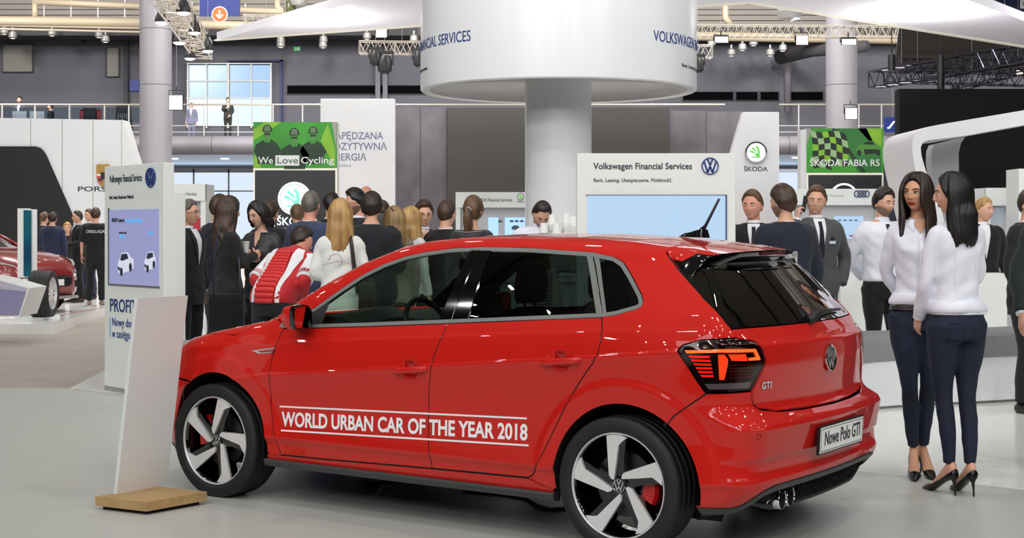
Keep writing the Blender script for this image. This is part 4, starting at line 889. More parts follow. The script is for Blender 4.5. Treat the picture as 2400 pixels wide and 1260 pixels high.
for a in ((380, 47, 30, 34, 'bright dome lamp furthest left on the top left truss'), (430, 24, 28, 34, 'topmost dome lamp on the top left truss'), (456, 71, 31, 28, 'dome lamp right of the truss, second from the top'), (487, 114, 34, 26, 'dome lamp right of the truss, nearest its lower end'), (445, 132, 35, 26, 'lowest dome lamp left of the truss')): dome(*a)
dome(420, 95, 33, 30, 'glaring dome lamp left of the truss, second from bottom', M_FLOOD)
flood(412, 240, 50, 30, 32, 'glaring white floodlight in front of the left round column', M_FLOOD)
flood(1995, 266, 50, 26, 24, 'glaring white floodlight above the rally car sign', M_FLOOD)
flood(894, 77, 33, 24, 20, 'square floodlight under the canopy edge left of the drum')
flood(1691, 93, 39, 30, 13, 'leftmost floodlight under the long right truss'); flood(1880, 94, 39, 26, 20, 'glaring middle floodlight under the long right truss', M_FLOOD); flood(1990, 98, 39, 32, 12, 'rightmost floodlight under the long right truss')
flood(2119, 108, 45, 24, 7, 'small dim floodlight beyond the end of the right truss', M_LAMPW)
flood(2390, 170, 28, 14, 10, 'small lamp on the dark truss at the right edge', M_LAMPW)
for i, (px, py, lb) in enumerate(((880, 134, 'black moving head spotlight hung left on the truss'), (902, 148, 'largest black moving head spotlight under the truss'), (982, 137, 'black moving head spotlight beside the drum edge'), (1636, 150, 'black spotlight just right of the drum under the truss'))):
    p = at(px, py, 33.8); o = empty('spotlight', p, 0, lb, 'spotlight'); s = .13 if i != 1 else .16
    mb = MB(); mb.lathe([(s*.6, -s*1.5), (s, -s*1.2), (s*1.05, s*.4), (s*.7, s), (.01, s*1.1)], 16); mb.build('lamp_head', M_PLAST, o, 40)
    mb = MB(); mb.lathe([(0, -s*1.45), (s*.55, -s*1.45)], 14); mb.build('lens', mat('spot_lens', '#8a8a90', rough=.1, metal=.5), o)
    mb = MB(); mb.box((-s*1.25, -.03, -s*.3), (-s*1.1, .03, s*1.4)); mb.box((s*1.1, -.03, -s*.3), (s*1.25, .03, s*1.4)); mb.box((-s*1.25, -.08, s*1.4), (s*1.25, .08, s*1.75)); mb.build('yoke', M_PLAST, o); cable(o, p+Vector((0, 0, s*1.7)))
for px, py, r, h, lb in ((679, 22, .16, .55, 'olive egg shaped hanging lantern above the canopy tip'), (700, -2, .24, .5, 'clear drum shaped hanging lantern above the canopy'), (800, -6, .25, .42, 'metal hanging lantern cut off by the top edge'), (1850, 28, .35, .5, 'grey hanging lantern half hidden by the canopy edge')):
    p = at(px, py, 38); mb = MB(); mb.lathe([(.02, h/2+.5), (.02, h/2), (r*.7, h*.35), (r, 0), (r*.8, -h*.35), (.02, -h/2)], 18, lambda x, y, z, p=p: (p.x+x, p.y+y, p.z+z)); props(mb.build('hanging_lantern', mat('lantern_olive', '#4a4a28', rough=.4) if px == 679 else M_STEEL, None, 40), lb, 'lantern')
# hanging signs
o = empty('hanging_sign', at(515, 0, 42), 0, 'blue hanging sign with an orange down arrow disc', 'sign'); F_ = Face((0, 0, 0), (1, 0, 0)); k = 42/FPX
F_.rect('sign_board', -47*k, -38*k, 47*k, 60*k, M_NAVY, o, -.05, 0)
F_.poly('disc_rim', [(19*k*math.cos(t), -34*k+19*k*math.sin(t)) for t in [2*PI*i/32 for i in range(32)]], M_TEXT, o, .0, .02); F_.poly('disc', [(16.5*k*math.cos(t), -34*k+16.5*k*math.sin(t)) for t in [2*PI*i/32 for i in range(32)]], mat('sign_orange', '#f0672a', rough=.5), o, .02, .03)
cable(o, o.location+Vector((0, -.03, 58*42/FPX)))
F_.poly('arrow', [(a*k, (b-34)*k) for a, b in ((-1.8, 10), (1.8, 10), (1.8, -4), (7, 1), (9.5, -1.5), (0, -11), (-9.5, -1.5), (-7, 1), (-1.8, -4))], M_TEXT, o, .03, .04)
o = empty('hanging_sign', at(2340, 20, 30), 0, 'dark blue hall number sign showing 4 and 5 at top right', 'sign'); k = 30/FPX
F_.rect('sign_board', -110*k, -40*k, 150*k, 60*k, mat('navy_dark', '#101c50', rough=.5), o, -.05, 0); F_.text('lettering', '4', -34*k, 2*k, 44*k, M_TEXT, o, offset=.02); F_.text('lettering', '5', 46*k, -18*k, 58*k, M_TEXT, o, offset=.02)
cable(o, o.location+Vector((0, -.03, .5)))
for a in (-6, 14): F_.rect('divider', a*k, -40*k, (a+1)*k, 60*k, M_TEXT, o, 0, .006)
o = empty('hanging_sign', at(2091, 292, 45), 0, 'blue escalator sign beside the black wall', 'sign'); k = 45/FPX
F_.rect('sign_board', -19*k, -18*k, 19*k, 18*k, M_NAVY, o, -.05, 0); F_.poly('pictogram', [(a*k, b*k) for a, b in ((-11, -10), (-5, -9), (5, 4), (9, 6), (8, 10), (2, 8), (-8, -5), (-12, -6))], M_TEXT, o); cable(o, o.location+Vector((0, -.03, .2)))
F_.poly('red_disc', [(18*k+8*k*math.cos(t), -20*k+8*k*math.sin(t)) for t in [2*PI*i/24 for i in range(24)]], mat('sign_red', '#c8404a', rough=.5), o, .0, .02)
o = empty('exit_sign', at(696, 114, 69.97), 0, 'small green emergency exit sign on the far wall', 'sign'); k = 69.9/FPX
F_.rect('sign_board', -8*k, -5*k, 8*k, 5*k, mat('exit_green', '#1c8a4c', rough=.4, emis='#1c9a50', es=.6), o, -.03, 0); F_.poly('pictogram', [(a*k, b*k) for a, b in ((-5, -3), (-2, 0), (-4, 2), (-2, 3), (0, 0), (-1, -3))], M_TEXT, o); F_.poly('pictogram', [(a*k, b*k) for a, b in ((2, -3), (5, -3), (5, 3), (2, 3))], M_TEXT, o)
# ------------------------------------------------------------------ STANDS, KIOSKS, SIGNS
M_DISP = mat('display_off_dark', '#2f2d2b', rough=.3); M_SCRB = mat('screen_pale_blue', '#5c7690', rough=.2, emis='#c4dff8', es=.72)
M_SCRL = mat('screen_lilac', '#8f93bd', rough=.15, emis='#9094c0', es=.55, coat=.5); M_TXT = mat('sign_lettering_dark', '#2b3442', rough=.6); M_TXB = mat('sign_lettering_blue', '#1f3a7a', rough=.6)
M_CONC = mat('concrete_panel', '#8b888e', rough=.8, noise=.35, nscale=1.1, bump=.2, stretch=(1, 1, .6), col2='#4e4c54'); M_GRN = mat('poster_green', '#3c9c2c', rough=.5, noise=.45, nscale=1.6, emis='#2f8f26', es=.25)
M_GRD = mat('poster_dark_green', '#173d22', rough=.5, noise=.4, nscale=5); M_GRL = mat('poster_light_green', '#8ecb2e', rough=.5, noise=.3, nscale=4); M_GRX = mat('poster_black_green', '#0d2117', rough=.5)
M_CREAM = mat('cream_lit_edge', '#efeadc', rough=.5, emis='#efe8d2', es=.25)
# tall logo totems of the near stand
def totem(o0, ux, w, h, lab, dep=.10):
    ux = Vector(ux).normalized(); n = ux.cross(Vector((0, 0, 1))); rz = math.atan2(ux.y, ux.x)
    o = empty('info_totem', o0, rz, lab, 'sign'); F = Face((0, 0, 0), (1, 0, 0))
    mb = MB(); mb.box((0, 0, .045), (w, dep, h), .004); mb.build('panel', M_WHT, o); mb = MB(); mb.box((-.004, -.003, 0), (w+.004, dep+.003, .045)); mb.build('plinth', M_STEEL, o)
    return o, F
D1 = 13.39; pL = Vector((X_(245, D1), D1, 0)); pR = Vector((X_(384, 12.56), 12.56, 0)); WL = (pR-pL).length
t, F = totem(pL, pR-pL, WL, 2.055, 'white totem with a lilac screen showing two vehicles, left of the tilted board')
F.text('lettering', 'Volkswagen Financial Services', .10, 1.905, .095, M_TXT, t, width=.62, offset=0.); emblem(F, WL-.225, 1.93, .085, t, M_TXB, name='round_emblem'); F.text('lettering', 'Bank. Leasing. Ubezpieczenia. Mobilność.', .10, 1.755, .045, M_TXT, t, width=.47)
sc_ = F.rect('screen', .10, .985, WL-.08, 1.655, M_SCRL, t, .0, .006); F.rect('screen_edge', .085, .97, .10, 1.67, M_INK, t, .0, .008); F.rect('screen_edge', .085, .97, WL-.07, .985, mat('bezel_grey', '#6a6c72', rough=.4), t, .0, .008)
F.text('lettering', 'PROFIT Lease to', .16, 1.545, .05, M_INK, sc_, width=.24, c=.006, offset=.01); F.text('lettering', 'nowoczesny leasing', .42, 1.545, .045, mat('screen_cyan', '#4aa8e0', rough=.4, emis='#4aa8e0', es=.6), sc_, width=.30, c=.006)
F.text('lettering', 'miesiecznie', .30, 1.44, .03, M_INK, sc_, width=.14, c=.006); F.text('lettering', '299 zł', .31, 1.40, .045, MATS['screen_cyan'], sc_, width=.10, c=.006); F.text('lettering', '239 zł', .84, 1.43, .045, MATS['screen_cyan'], sc_, width=.09, c=.006)
M_VN = mat('screen_van_white', '#cfd2e2', rough=.3, emis='#c9cce0', es=.5); M_VD = mat('screen_van_dark', '#35384e', rough=.3)
for cx, cz, s, lbl in ((.42, 1.15, .28, 'a'), (.90, 1.18, .24, 'b')):
    k = s/10
    F.poly('vehicle_picture', [(cx+a*k, cz+b*k) for a, b in ((-5, -1), (-5, 1), (-4, 2), (-2.6, 4.2), (1.6, 4.4), (4 if lbl == 'a' else 2.3, 2.6), (5.5 if lbl == 'a' else 3.3, 2.4), (5.5 if lbl == 'a' else 3.3, -.6), (3, -1.4), (-3, -2.6), (-4.8, -2.2))], M_VN, sc_, .006, .008)
    F.poly('vehicle_window', [(cx+a*k, cz+b*k) for a, b in ((-3.4, 2), (-2.4, 3.8), (1.2, 4), (2.2 if lbl == 'a' else 1.6, 2.5), (-2.2, 1.6))], M_VD, sc_, .008, .0095)
    for wx, wz in ((-2.6, -1.9), (3.6 if lbl == 'a' else 2.2, -.3)): F.poly('vehicle_wheel', [(cx+(wx+.95*math.cos(a_))*k, cz+(wz+1.4*math.sin(a_))*k) for a_ in [2*PI*i/18 for i in range(18)]], M_VD, sc_, .008, .0095)
    F.poly('vehicle_grille', [(cx+a*k, cz+b*k) for a, b in ((-4.9, -.2), (-3.6, -.6), (-3.6, -1.6), (-4.9, -1.1))], M_VD, sc_, .008, .0095)
F.text('lettering', 'PROFIT Lease', .105, .735, .165, M_TXB, t, width=.90, offset=.012); F.rect('blue_bar', .108, .50, .122, .68, mat('bar_light_blue', '#6aa9d8', rough=.5), t, 0, .003)
F.text('lettering', 'Nowy dostawczy', .15, .605, .105, M_TXB, t, width=.66, offset=.004); F.text('lettering', 'w zasięgu Twojej ręki', .15, .50, .105, M_TXB, t, width=.80)
bk = MB(); bk.box((WL-.25, .10, .0), (WL-.0, .21, 1.80), .004); loc_ = bk.build('rear_cabinet', M_WHT, t)
DT = 11.0; W2 = 372*DT/FPX
t, F = totem(Vector((X_(1352, DT), DT, 0)), (1, 0, 0), W2, Z_(359, DT), 'white totem with a pale blue screen standing behind the car roof', .14)
k = DT/FPX; T0 = Z_(359, DT)
def tp(px, py): return (px-1352)*k, T0-(py-359)*k
a, b = tp(1391, 396); F.text('lettering', 'Volkswagen Financial Services', a, b, 21*k, M_TXT, t, width=231*k, offset=.012); emblem(F, *tp(1664, 389), 20*k, t, M_TXB, name='round_emblem', bg=M_TEXT)
a, b = tp(1391, 426); F.text('lettering', 'Bank. Leasing. Ubezpieczenia. Mobilność.', a, b, 12*k, M_TXT, t, width=184*k, offset=0.)
sc_ = F.rect('screen', *tp(1377, 665), *tp(1700, 458), M_SCRB, t, 0, .008); F.rect('screen_edge', *tp(1700, 668), *tp(1703, 456), M_TXB, t, 0, .012); F.rect('screen_edge', *tp(1374, 458), *tp(1703, 456), mat('bezel_grey', '#6a6c72'), t, 0, .012)
M_FNT = mat('screen_faint_blue', '#9fb9dc', rough=.4, emis='#a9c2e2', es=.5); emblem(F, *tp(1416, 515), 6.5*k, sc_, M_FNT, name='screen_emblem')
for x0, y0, x1, y1 in ((1571, 509, 1585, 510.5), (1571, 521, 1585, 522.5), (1571, 509, 1572.5, 522), (1583.5, 509, 1585, 522), (1584, 542, 1645, 543.5), (1583, 543, 1584.5, 556), (1645, 542, 1648, 560)): F.rect('screen_icon', *tp(x0, y1), *tp(x1, y0), M_FNT, sc_, .008, .0095)
# column with the round drum, and the star-shaped canopy
DC = 15.6; cx_ = X_(1308.5, DC)
o = empty('sign_column', (cx_, DC, 0), 0, 'white glossy round column carrying the drum sign, behind the counter', 'column')
mb = MB(); mb.lathe([(78*DC/FPX, 0), (78*DC/FPX, 3.12)], 64); mb.build('column_shaft', M_WGLS, o, True)
for a_ in (math.radians(-115), math.radians(-62)):
    r = 78*DC/FPX; mb = MB(); mb.loft([[((r+e)*math.cos(a_+s_), (r+e)*math.sin(a_+s_), z) for e, s_ in ((0, -.006), (.002, 0), (0, .006))] for z in (0, 2.9)], closed=False, cap=False); mb.build('column_joint', M_WSAT, o)
RD = 1.47; zb0, zb1 = 2.945, 3.93
o = empty('drum_sign', (cx_, DC, zb0), 0, 'huge round white drum sign around the top of the column', 'sign'); h = zb1-zb0
mb = MB(); mb.lathe([(RD-.10, .012), (RD-.015, 0), (RD, .015), (RD, h-.01), (RD-.02, h), (RD-.2, h)], 128); mb.build('drum_shell', M_WGLS, o, 30)
mb = MB(); mb.lathe([(.30, .13), (RD-.13, .10), (RD-.10, .012)], 96); mb.build('drum_soffit', mat('drum_soffit_grey', '#b9b5b4', rough=.35, coat=.3), o, True)
mb = MB(); mb.lathe([(.2, h-.05), (RD-.2, h)], 64); mb.build('drum_top', M_WSAT, o, True)
def round_text(body, size, a_mid, z, w, m):
    v, f = text_geo(body, size, offset=.012*size, extr=.001); v[:, 0] -= v[:, 0].min(); v[:, 0] *= w/v[:, 0].max(); v[:, 0] -= w/2
    an = a_mid+v[:, 0]/RD; R_ = RD+.002+v[:, 2]; ids = mesh_obj('drum_lettering', np.stack([R_*np.cos(an), R_*np.sin(an), z+v[:, 1]], -1), f, m, o); return ids
for am in (-PI/2-1.36, -PI/2+1.36, PI/2): round_text('VOLKSWAGEN FINANCIAL SERVICES', .155, am+(0), h-.585, 2.05, M_TXB)
for am in (-PI/2-1.36, -PI/2+1.36): round_text('Bank. Leasing. Ubezpieczenia.', .05, am-.1, h-.80, .8, M_TXT)
ZCN = 4.55
def gp(px, py, z): D = (CH-z)*FPX/(py-YH); return (X_(px, D), D)
cp_ = [gp(508, 94, ZCN), gp(1755, 6, ZCN), gp(2400, 110, ZCN), (gp(2400, 110, ZCN)[0]+2.4, gp(2400, 110, ZCN)[1]+1.9), gp(2402, 50, ZCN), gp(2270, 0, ZCN), (2.0, 13.4), gp(850, 0, ZCN)]
mb = MB(); mb.prism(cp_, ZCN, ZCN+.13); o = mb.build('canopy', mat('canopy_white', '#eceaf0', rough=.6, emis='#eceaf4', es=.12)); props(o, 'large white star-shaped canopy slab hanging over the stand', 'canopy')  # slight emission brightens the slab, which is no lamp
n = len(cp_)
for i in (0, 1):
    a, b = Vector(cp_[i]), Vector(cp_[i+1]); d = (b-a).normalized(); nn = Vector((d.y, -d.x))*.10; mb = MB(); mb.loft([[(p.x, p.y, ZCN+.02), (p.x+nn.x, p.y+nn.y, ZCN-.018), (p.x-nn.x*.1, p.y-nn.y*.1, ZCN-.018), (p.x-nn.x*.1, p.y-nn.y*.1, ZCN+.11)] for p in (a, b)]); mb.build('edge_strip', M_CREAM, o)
for p in ((-3.5, 22.5), (1.9, 18.5), (6.5, 22.2)): mb = MB(); mb.tube([(p[0], p[1], ZCN+.12), (p[0], p[1], 16)], .01, 4); mb.build('suspension_cable', M_STEEL, o)
# coffee counter with paper cups (bar behind the car roof)
DB_ = 12.6; zc_ = Z_(546, DB_)
o = empty('coffee_bar', (X_(1310, DB_), DB_, 0), 0, 'white coffee bar in front of the round column', 'counter'); x0 = X_(1235, DB_)-X_(1310, DB_); x1 = X_(1352, DB_)-X_(1310, DB_)
mb = MB(); mb.box((x0-.5, 0, 0), (x1+.3, .6, 1.02), .01); mb.build('body', M_WHT, o); mb = MB(); mb.box((x0-.53, -.03, 1.02), (x1+.33, .63, 1.06), .005); mb.build('worktop', M_WGLS, o)
o = empty('coffee_machine', (X_(1310, DB_), DB_+.1, 1.06), 0, 'steel coffee machine on the bar under the stacked paper cups', 'coffee machine'); mb = MB(); mb.box((-.16, 0, .04), (.27, .36, zc_-1.06-.01), .02); mb.build('body', M_STEEL, o, 40)
for fx in (-.12, .2):
    for fy in (.05, .3): mb = MB(); mb.tube([(fx, fy, 0), (fx, fy, .05)], .02, 8); mb.build('foot', M_PLAST, o)
mb = MB(); mb.box((-.165, -.005, zc_-1.06-.012), (.275, .365, zc_-1.06)); mb.build('cup_tray', M_CHR, o)
M_CUP = mat('paper_cup_white', '#eef0ee', rough=.6)
def cup_mesh(stack, name='paper_cup'):
    mb = MB(); hh = .088
    mb.lathe([(.029, hh), (.0405, 0), (.043, .004), (.0405, .008), (.0385, .006)], 20); mb.lathe([(0, hh-.004), (.029, hh-.004), (.029, hh)], 20)
    for i in range(1, stack): z = .012*i; mb.lathe([(.0405, -z), (.0432, -z+.004), (.0405, -z+.009)], 20)
    return mb
k = DB_/FPX
for px, n_, ytop, lb in ((1275, 1, 519, 'single upturned paper cup at the front left of the machine'), (1296, 6, 506, 'tallest left stack of upturned paper cups'), (1306, 1, 521, 'single upturned paper cup in front of the stacks'), (1330, 7, 505, 'middle tall stack of upturned paper cups'), (1347, 5, 511, 'stack of upturned paper cups beside the totem edge')):
    o = empty('paper_cup_stack', (X_(px, DB_), DB_+.12+(.09 if n_ > 1 else 0), zc_), 0, lb, 'cups', 'upturned paper cups on the coffee machine')
    nn = max(1, n_); base = (nn-1)*.0125
    for i in range(nn):
        mb = MB(); mb.lathe([(.029, .088), (.0405, .004), (.043, .002), (.0425, 0), (.039, .001)], 18, lambda x, y, z, i=i: (x, y, z+i*.0145)); mb.lathe([(0, .084), (.029, .085), (.029, .088)], 18, lambda x, y, z, i=i: (x, y, z+i*.0145)); mb.build('cup', M_CUP, o, 40)
# curved benches
def bench(pts, dep, lab, hb=.36, hc=.20):
    o = empty('bench', (pts[0][0], pts[0][1], 0), 0, lab, 'bench'); P = [Vector(p) for p in pts]; N = []
    for i in range(len(P)): d = (P[min(i+1, len(P)-1)]-P[max(i-1, 0)]).normalized(); N.append(Vector((-d.y, d.x)))
    def strip(a, b, z0, z1, r, name, m):
        mb = MB(); mb.loft([[(p.x+n.x*u, p.y+n.y*u, z) for u, z in ((a, z0), (a, z1-r), (a+r*.3, z1-r*.3), (a+r, z1), (b-r, z1), (b, z1-r), (b, z0))] for p, n in zip(P, N)]); loc(mb.build(name, m, None, 40), o)
    strip(.0, dep, .03, hb, .004, 'base', M_WGLS); strip(.03, dep-.03, 0, .03, .002, 'plinth', M_STEEL); strip(-.01, dep+.01, hb, hb+hc, .05, 'cushion', mat('grey_felt_cushion', '#868a8c', rough=.95, bump=.2, nscale=60)); return o
bench([(2.78, 11.72), (2.95, 11.9), (3.4, 12.15), (3.9, 12.3), (4.5, 12.55), (5.2, 12.95), (6.2, 13.6)], .75, 'white curved bench with grey felt cushion behind the two women', .40, .19)
bench([(-2.76, 11.55), (-2.6, 11.4), (-2.2, 11.25), (-1.75, 11.15)], .5, 'grey cushioned white bench seen beyond the car bonnet', .40, .19)
# small kiosks of the partner stands
def kiosk(px0, px1, pytop, D, lab, rot=0., hh=None, dep=.5):
    x0, x1 = X_(px0, D), X_(px1, D); w = x1-x0; h_ = hh or Z_(pytop, D); o = empty('kiosk', (x0, D, 0), rot, lab, 'kiosk'); F = Face((0, 0, 0), (1, 0, 0))
    mb = MB(); mb.box((0, 0, 0), (.06, dep, h_)); mb.box((w-.06, 0, 0), (w, dep, h_)); mb.box((.06, dep-.05, 0), (w-.06, dep, h_)); mb.box((.06, 0, 0), (w-.06, dep-.05, .95)); mb.build('body', M_WHT, o)
    mb = MB(); mb.box((0, -.02, h_-.20), (w, .03, h_)); mb.build('header', M_WHT, o); mb = MB(); mb.box((.065, .10, .95), (w-.065, .14, h_-.2)); mb.build('back_panel', mat('kiosk_grey', '#bcbcc0', rough=.5), o)
    return o, F, w, h_
o, F, w, h_ = kiosk(378, 482, 431, 17.3, 'white and grey kiosk beside the lilac screen totem, at left')
F.text('lettering', 'Porsche Financial Services', .06, h_-.135, .055, M_TXT, o, width=.36, c=.02)
F2 = Face((0, .098, 0), (1, 0, 0)); s_ = F2.rect('screen', .10, 1.16, w-.02, 1.62, M_SCRB, o, 0, .01); F2.poly('screen_graphic', [(w-.30, 1.62), (w-.02, 1.62), (w-.02, 1.38)], mat('screen_red', '#a3202c', emis='#a3202c', es=.4), s_, .01, .012); F2.poly('screen_graphic', [(.30, 1.30), (.34, 1.36), (.44, 1.37), (.5, 1.31)], MATS['screen_red'], s_, .01, .012)
o, F, w, h_ = kiosk(1068, 1262, 450, 19.0, 'white kiosk with two pale screens left of the round column'); k = 19/FPX
F.text('lettering', 'ŠKODA Financial Services', 45*k, h_-22*k, 11*k, M_TXT, o, width=87*k, c=.02)
F2 = Face((0, .098, 0), (1, 0, 0)); M_SCRC = mat('screen_cyan_blue', '#9fc6ea', rough=.2, emis='#a6ccee', es=.7)
for x0, x1 in ((76, 100), (115, 192)):
    s_ = F2.rect('screen', x0*k, 1.468-14*k, x1*k, 1.468+31*k, M_SCRC, o, 0, .01)
    for q in range(4): cx, cy = (x0+16+q*12)*k, 1.468+22*k; F2.poly('car_picture', [(cx+a*k, cy+b*k) for a, b in ((-4.5, -2), (-4.5, .5), (-2, 2.6), (2, 2.8), (4.5, .6), (4.5, -2))], mat('screen_car_grey', '#4c5560'), s_, .01, .012) if x0 > 100 or q == 1 else None
    if x0 > 100: F2.poly('car_picture', [((x0+25+a)*k, 1.468+(7+b)*k) for a, b in ((-9, -4), (-9, 1), (-4, 5), (4, 5.4), (9, 1.5), (9, -3), (0, -5.5))], MATS['screen_car_grey'], s_, .01, .012)
# winged arrow mark used by two stands
def winged(F, cx, cz, R, par, m_ring, m_disc, m_arrow, c=0., thick=.02):
    cir = lambda r, n=40: [(cx+r*math.cos(2*PI*i/n), cz+r*math.sin(2*PI*i/n)) for i in range(n)]
    F.poly('emblem_ring', cir(R), m_ring, par, c, c+thick); F.poly('emblem_disc', cir(R*.86), m_disc, par, c+thick, c+thick+.004)
    pt = lambda L_: [(cx+a*R, cz+b*R) for a, b in L_]; c2 = c+thick+.004
    F.poly('emblem_feather', pt([(-.62, .02), (-.60, .20), (-.28, .10), (-.02, -.14), (.02, -.40), (-.16, -.12)]), m_arrow, par, c2, c2+.004)
    F.poly('emblem_feather', pt([(-.44, .36), (-.34, .50), (-.02, .18), (.12, -.14), (-.04, .02)]), m_arrow, par, c2, c2+.004)
    F.poly('emblem_feather', pt([(-.10, .52), (.10, .60), (.30, .28), (.34, -.10), (.10, -.02), (.10, .30)]), m_arrow, par, c2, c2+.004)
    F.poly('emblem_arrow', pt([(-.14, -.14), (.34, -.02), (.34, -.42), (.56, -.50), (-.58, -.52), (-.38, -.42), (-.02, -.40)]), m_arrow, par, c2, c2+.005)
M_CYAN = mat('emblem_lit_green', '#74d8b4', rough=.3, emis='#74dcb8', es=.8); M_ICE = mat('emblem_lit_white', '#eaffff', rough=.3, emis='#e2f6ff', es=1.1); M_ARG = mat('emblem_green', '#4fae32', rough=.3, emis='#5ac83a', es=.5)
winged(F, 152*k, h_-11*k, 8*k, o, M_TXT, M_TEXT, M_ARG, .02, .008); F.text('lettering', 'ŠKODA', 145*k, h_-24*k, 4*k, M_TXT, o, width=15*k, c=.02)
o, F, w, h_ = kiosk(1850, 2070, 442, 18.0, 'white kiosk with linked rings logo behind the man on the phone', .06); k = 18/FPX
F.text('lettering', 'Audi Financial Services', 38*k, h_-19*k, 10*k, mat('faint_lettering', '#a9adb2'), o, width=90*k, c=.02)
for q in range(4):
    mb = MB(); c_ = F.p((160+q*7.6)*k, h_-12*k, .024); mb.loft([[c_+Vector((0, 0, 0))+F.ux*((6.2*k+.008*math.cos(p))*math.cos(t_))+F.uz*((7.2*k+.008*math.cos(p))*math.sin(t_))+F.n*(.008*math.sin(p)) for p in [2*PI*j/6 for j in range(6)]] for t_ in [2*PI*i/28 for i in range(29)]], cap=False); mb.build('ring', mat('ring_blue_grey', '#56607a', rough=.3, metal=.3), o, True)
F2 = Face((0, .098, 0), (1, 0, 0)); s_ = F2.rect('screen', 112*k, 1.468-20*k, 182*k, 1.468+34*k, M_SCRB, o, 0, .01)
for q in range(4): F2.poly('car_picture', [((125+q*13+a)*k, 1.468+(24+b)*k) for a, b in ((-5, -1.2), (-4, .8), (-1, 1.8), (2, 1.6), (5, -1.2))], MATS['screen_car_grey'], s_, .01, .012)
F2.poly('car_picture', [((122+a)*k, 1.468+(7+b)*k) for a, b in ((-7, -2), (-7, 1), (-2, 3), (4, 2.6), (6, -2))], mat('screen_dark_green', '#24504a'), s_, .01, .012); F2.rect('red_button', 148*k, 1.468-14*k, 172*k, 1.468-11*k, mat('button_red', '#a02020'), s_, .01, .013)
mb = MB(); mb.box((X_(1935, 14.2), 14.2, 0), (X_(2030, 14.2), 14.6, 1.05)); 
o, F, w, h_ = kiosk(2310, 2420, 440, 16.5, 'pale kiosk with a small grey screen at the right edge', .05); k = 16.5/FPX
F2 = Face((0, .098, 0), (1, 0, 0)); s_ = F2.rect('screen', 6*k+.03, 1.468-22*k, 50*k, 1.468+54*k, mat('screen_grey', '#9aa2aa', emis='#9aa4ae', es=.35), o, 0, .01)
mb = MB(); mb.box((X_(2388, 15.5), 15.5, 0), (X_(2480, 15.5), 15.9, Z_(395, 15.5))); props(mb.build('white_cabinet', M_WHT), 'tall white cabinet cut off by the right edge', 'cabinet')
mb = MB(); mb.box((X_(1960, 15.2), 15.0, 0), (X_(2345, 15.2), 15.3, .0+Z_(640, 15.0))); o = mb.build('low_wall', M_WHT); props(o, 'long low white partition behind the men at right', 'partition')
# big slogan wall, concrete wall, dark screens
DK = 32.
o = empty('concrete_wall', (X_(1330, DK), DK, 0), 0, 'grey concrete-look exhibition wall behind the crowd', 'partition')
xs_ = [925, 985, 1048, 1222, 1395, 1568, 1655, 1742]
for i in range(len(xs_)-1):
    mb = MB(); a, b = X_(xs_[i], DK)-o.location.x, X_(xs_[i+1], DK)-o.location.x; top = Z_(250+(i/6)*11, DK)
    if 2 <= i <= 4: mb.box((a+.005, 0, 0), (b-.005, .2, top-.02)); mb.build('panel', M_CONC, o)
    else: mb.box((a+.005, 0, 0), (b-.005, .2, top)); mb.build('panel', M_CONC, o)
Fk = Face((0, 0, 0), (1, 0, 0))
mb = MB(); mb.box((X_(1049, DK)-o.location.x, -.12, .4), (X_(1567, DK)-o.location.x, -.002, Z_(253, DK))); mb.build('dark_display', mat('display_brown_black', '#35322e', rough=.35), o)
DN = 30.; o = empty('slogan_wall', (X_(838, DN), DN, 0), 0, 'tall white wall with a grey blue Polish slogan', 'partition'); mb = MB(); mb.box((X_(751, DN)-o.location.x, 0, 0), (X_(925, DN)-o.location.x, .25, Z_(231, DN)), .01); mb.build('panel', M_WSAT, o); k = DN/FPX
F = Face((X_(751, DN)-o.location.x, 0, 0), (1, 0, 0)); M_SLG = mat('slogan_blue_grey', '#7a7f9c', rough=.6)
for s_, px, py, w_ in (('NAPĘDZANA', 770, 326, 127), ('POZYTYWNĄ', 770, 351, 136), ('ENERGIĄ', 770, 376, 88)): F.text('lettering', s_, (px-751)*k, Z_(py, DN), 24*k, M_SLG, o, width=w_*k, offset=.012)
F.text('lettering', '#VISION E', 30*k, Z_(391, DN), 8*k, M_SLG, o, width=42*k, offset=.012)
# fin with round lit emblem
DF_ = 28.; k = DF_/FPX; o = empty('sign_fin', (X_(1760, DF_), DF_, 0), 0, 'white tapered sign fin with a lit round green emblem', 'sign'); mb = MB(); ox = o.location.x
prf = [(1742, 262), (1823, 262), (1823, 612), (1610, 612)]
mb.loft([[(X_(px, DF_)-ox, d, Z_(py, DF_) if py < 600 else 0) for px, py in prf] for d in (0, .3)]); mb.build('panel', M_WSAT, o); mb = MB(); mb.loft([[(X_(px, DF_)-ox, d, Z_(py, DF_)) for px, py in ((1823, 262), (1826, 264), (1826, 600), (1823, 600))] for d in (0, .3)]); mb.build('panel_edge', M_WGLS, o)
F = Face((X_(1771, DF_)-ox, 0, Z_(357, DF_)), (1, 0, 0)); winged(F, 0, 0, 25*k, o, M_CHR, M_ICE, M_ARG, .02, .05); F.text('lettering', 'ŠKODA', -28*k, -44*k, 15*k, M_TXT, o, width=56*k, offset=.012)
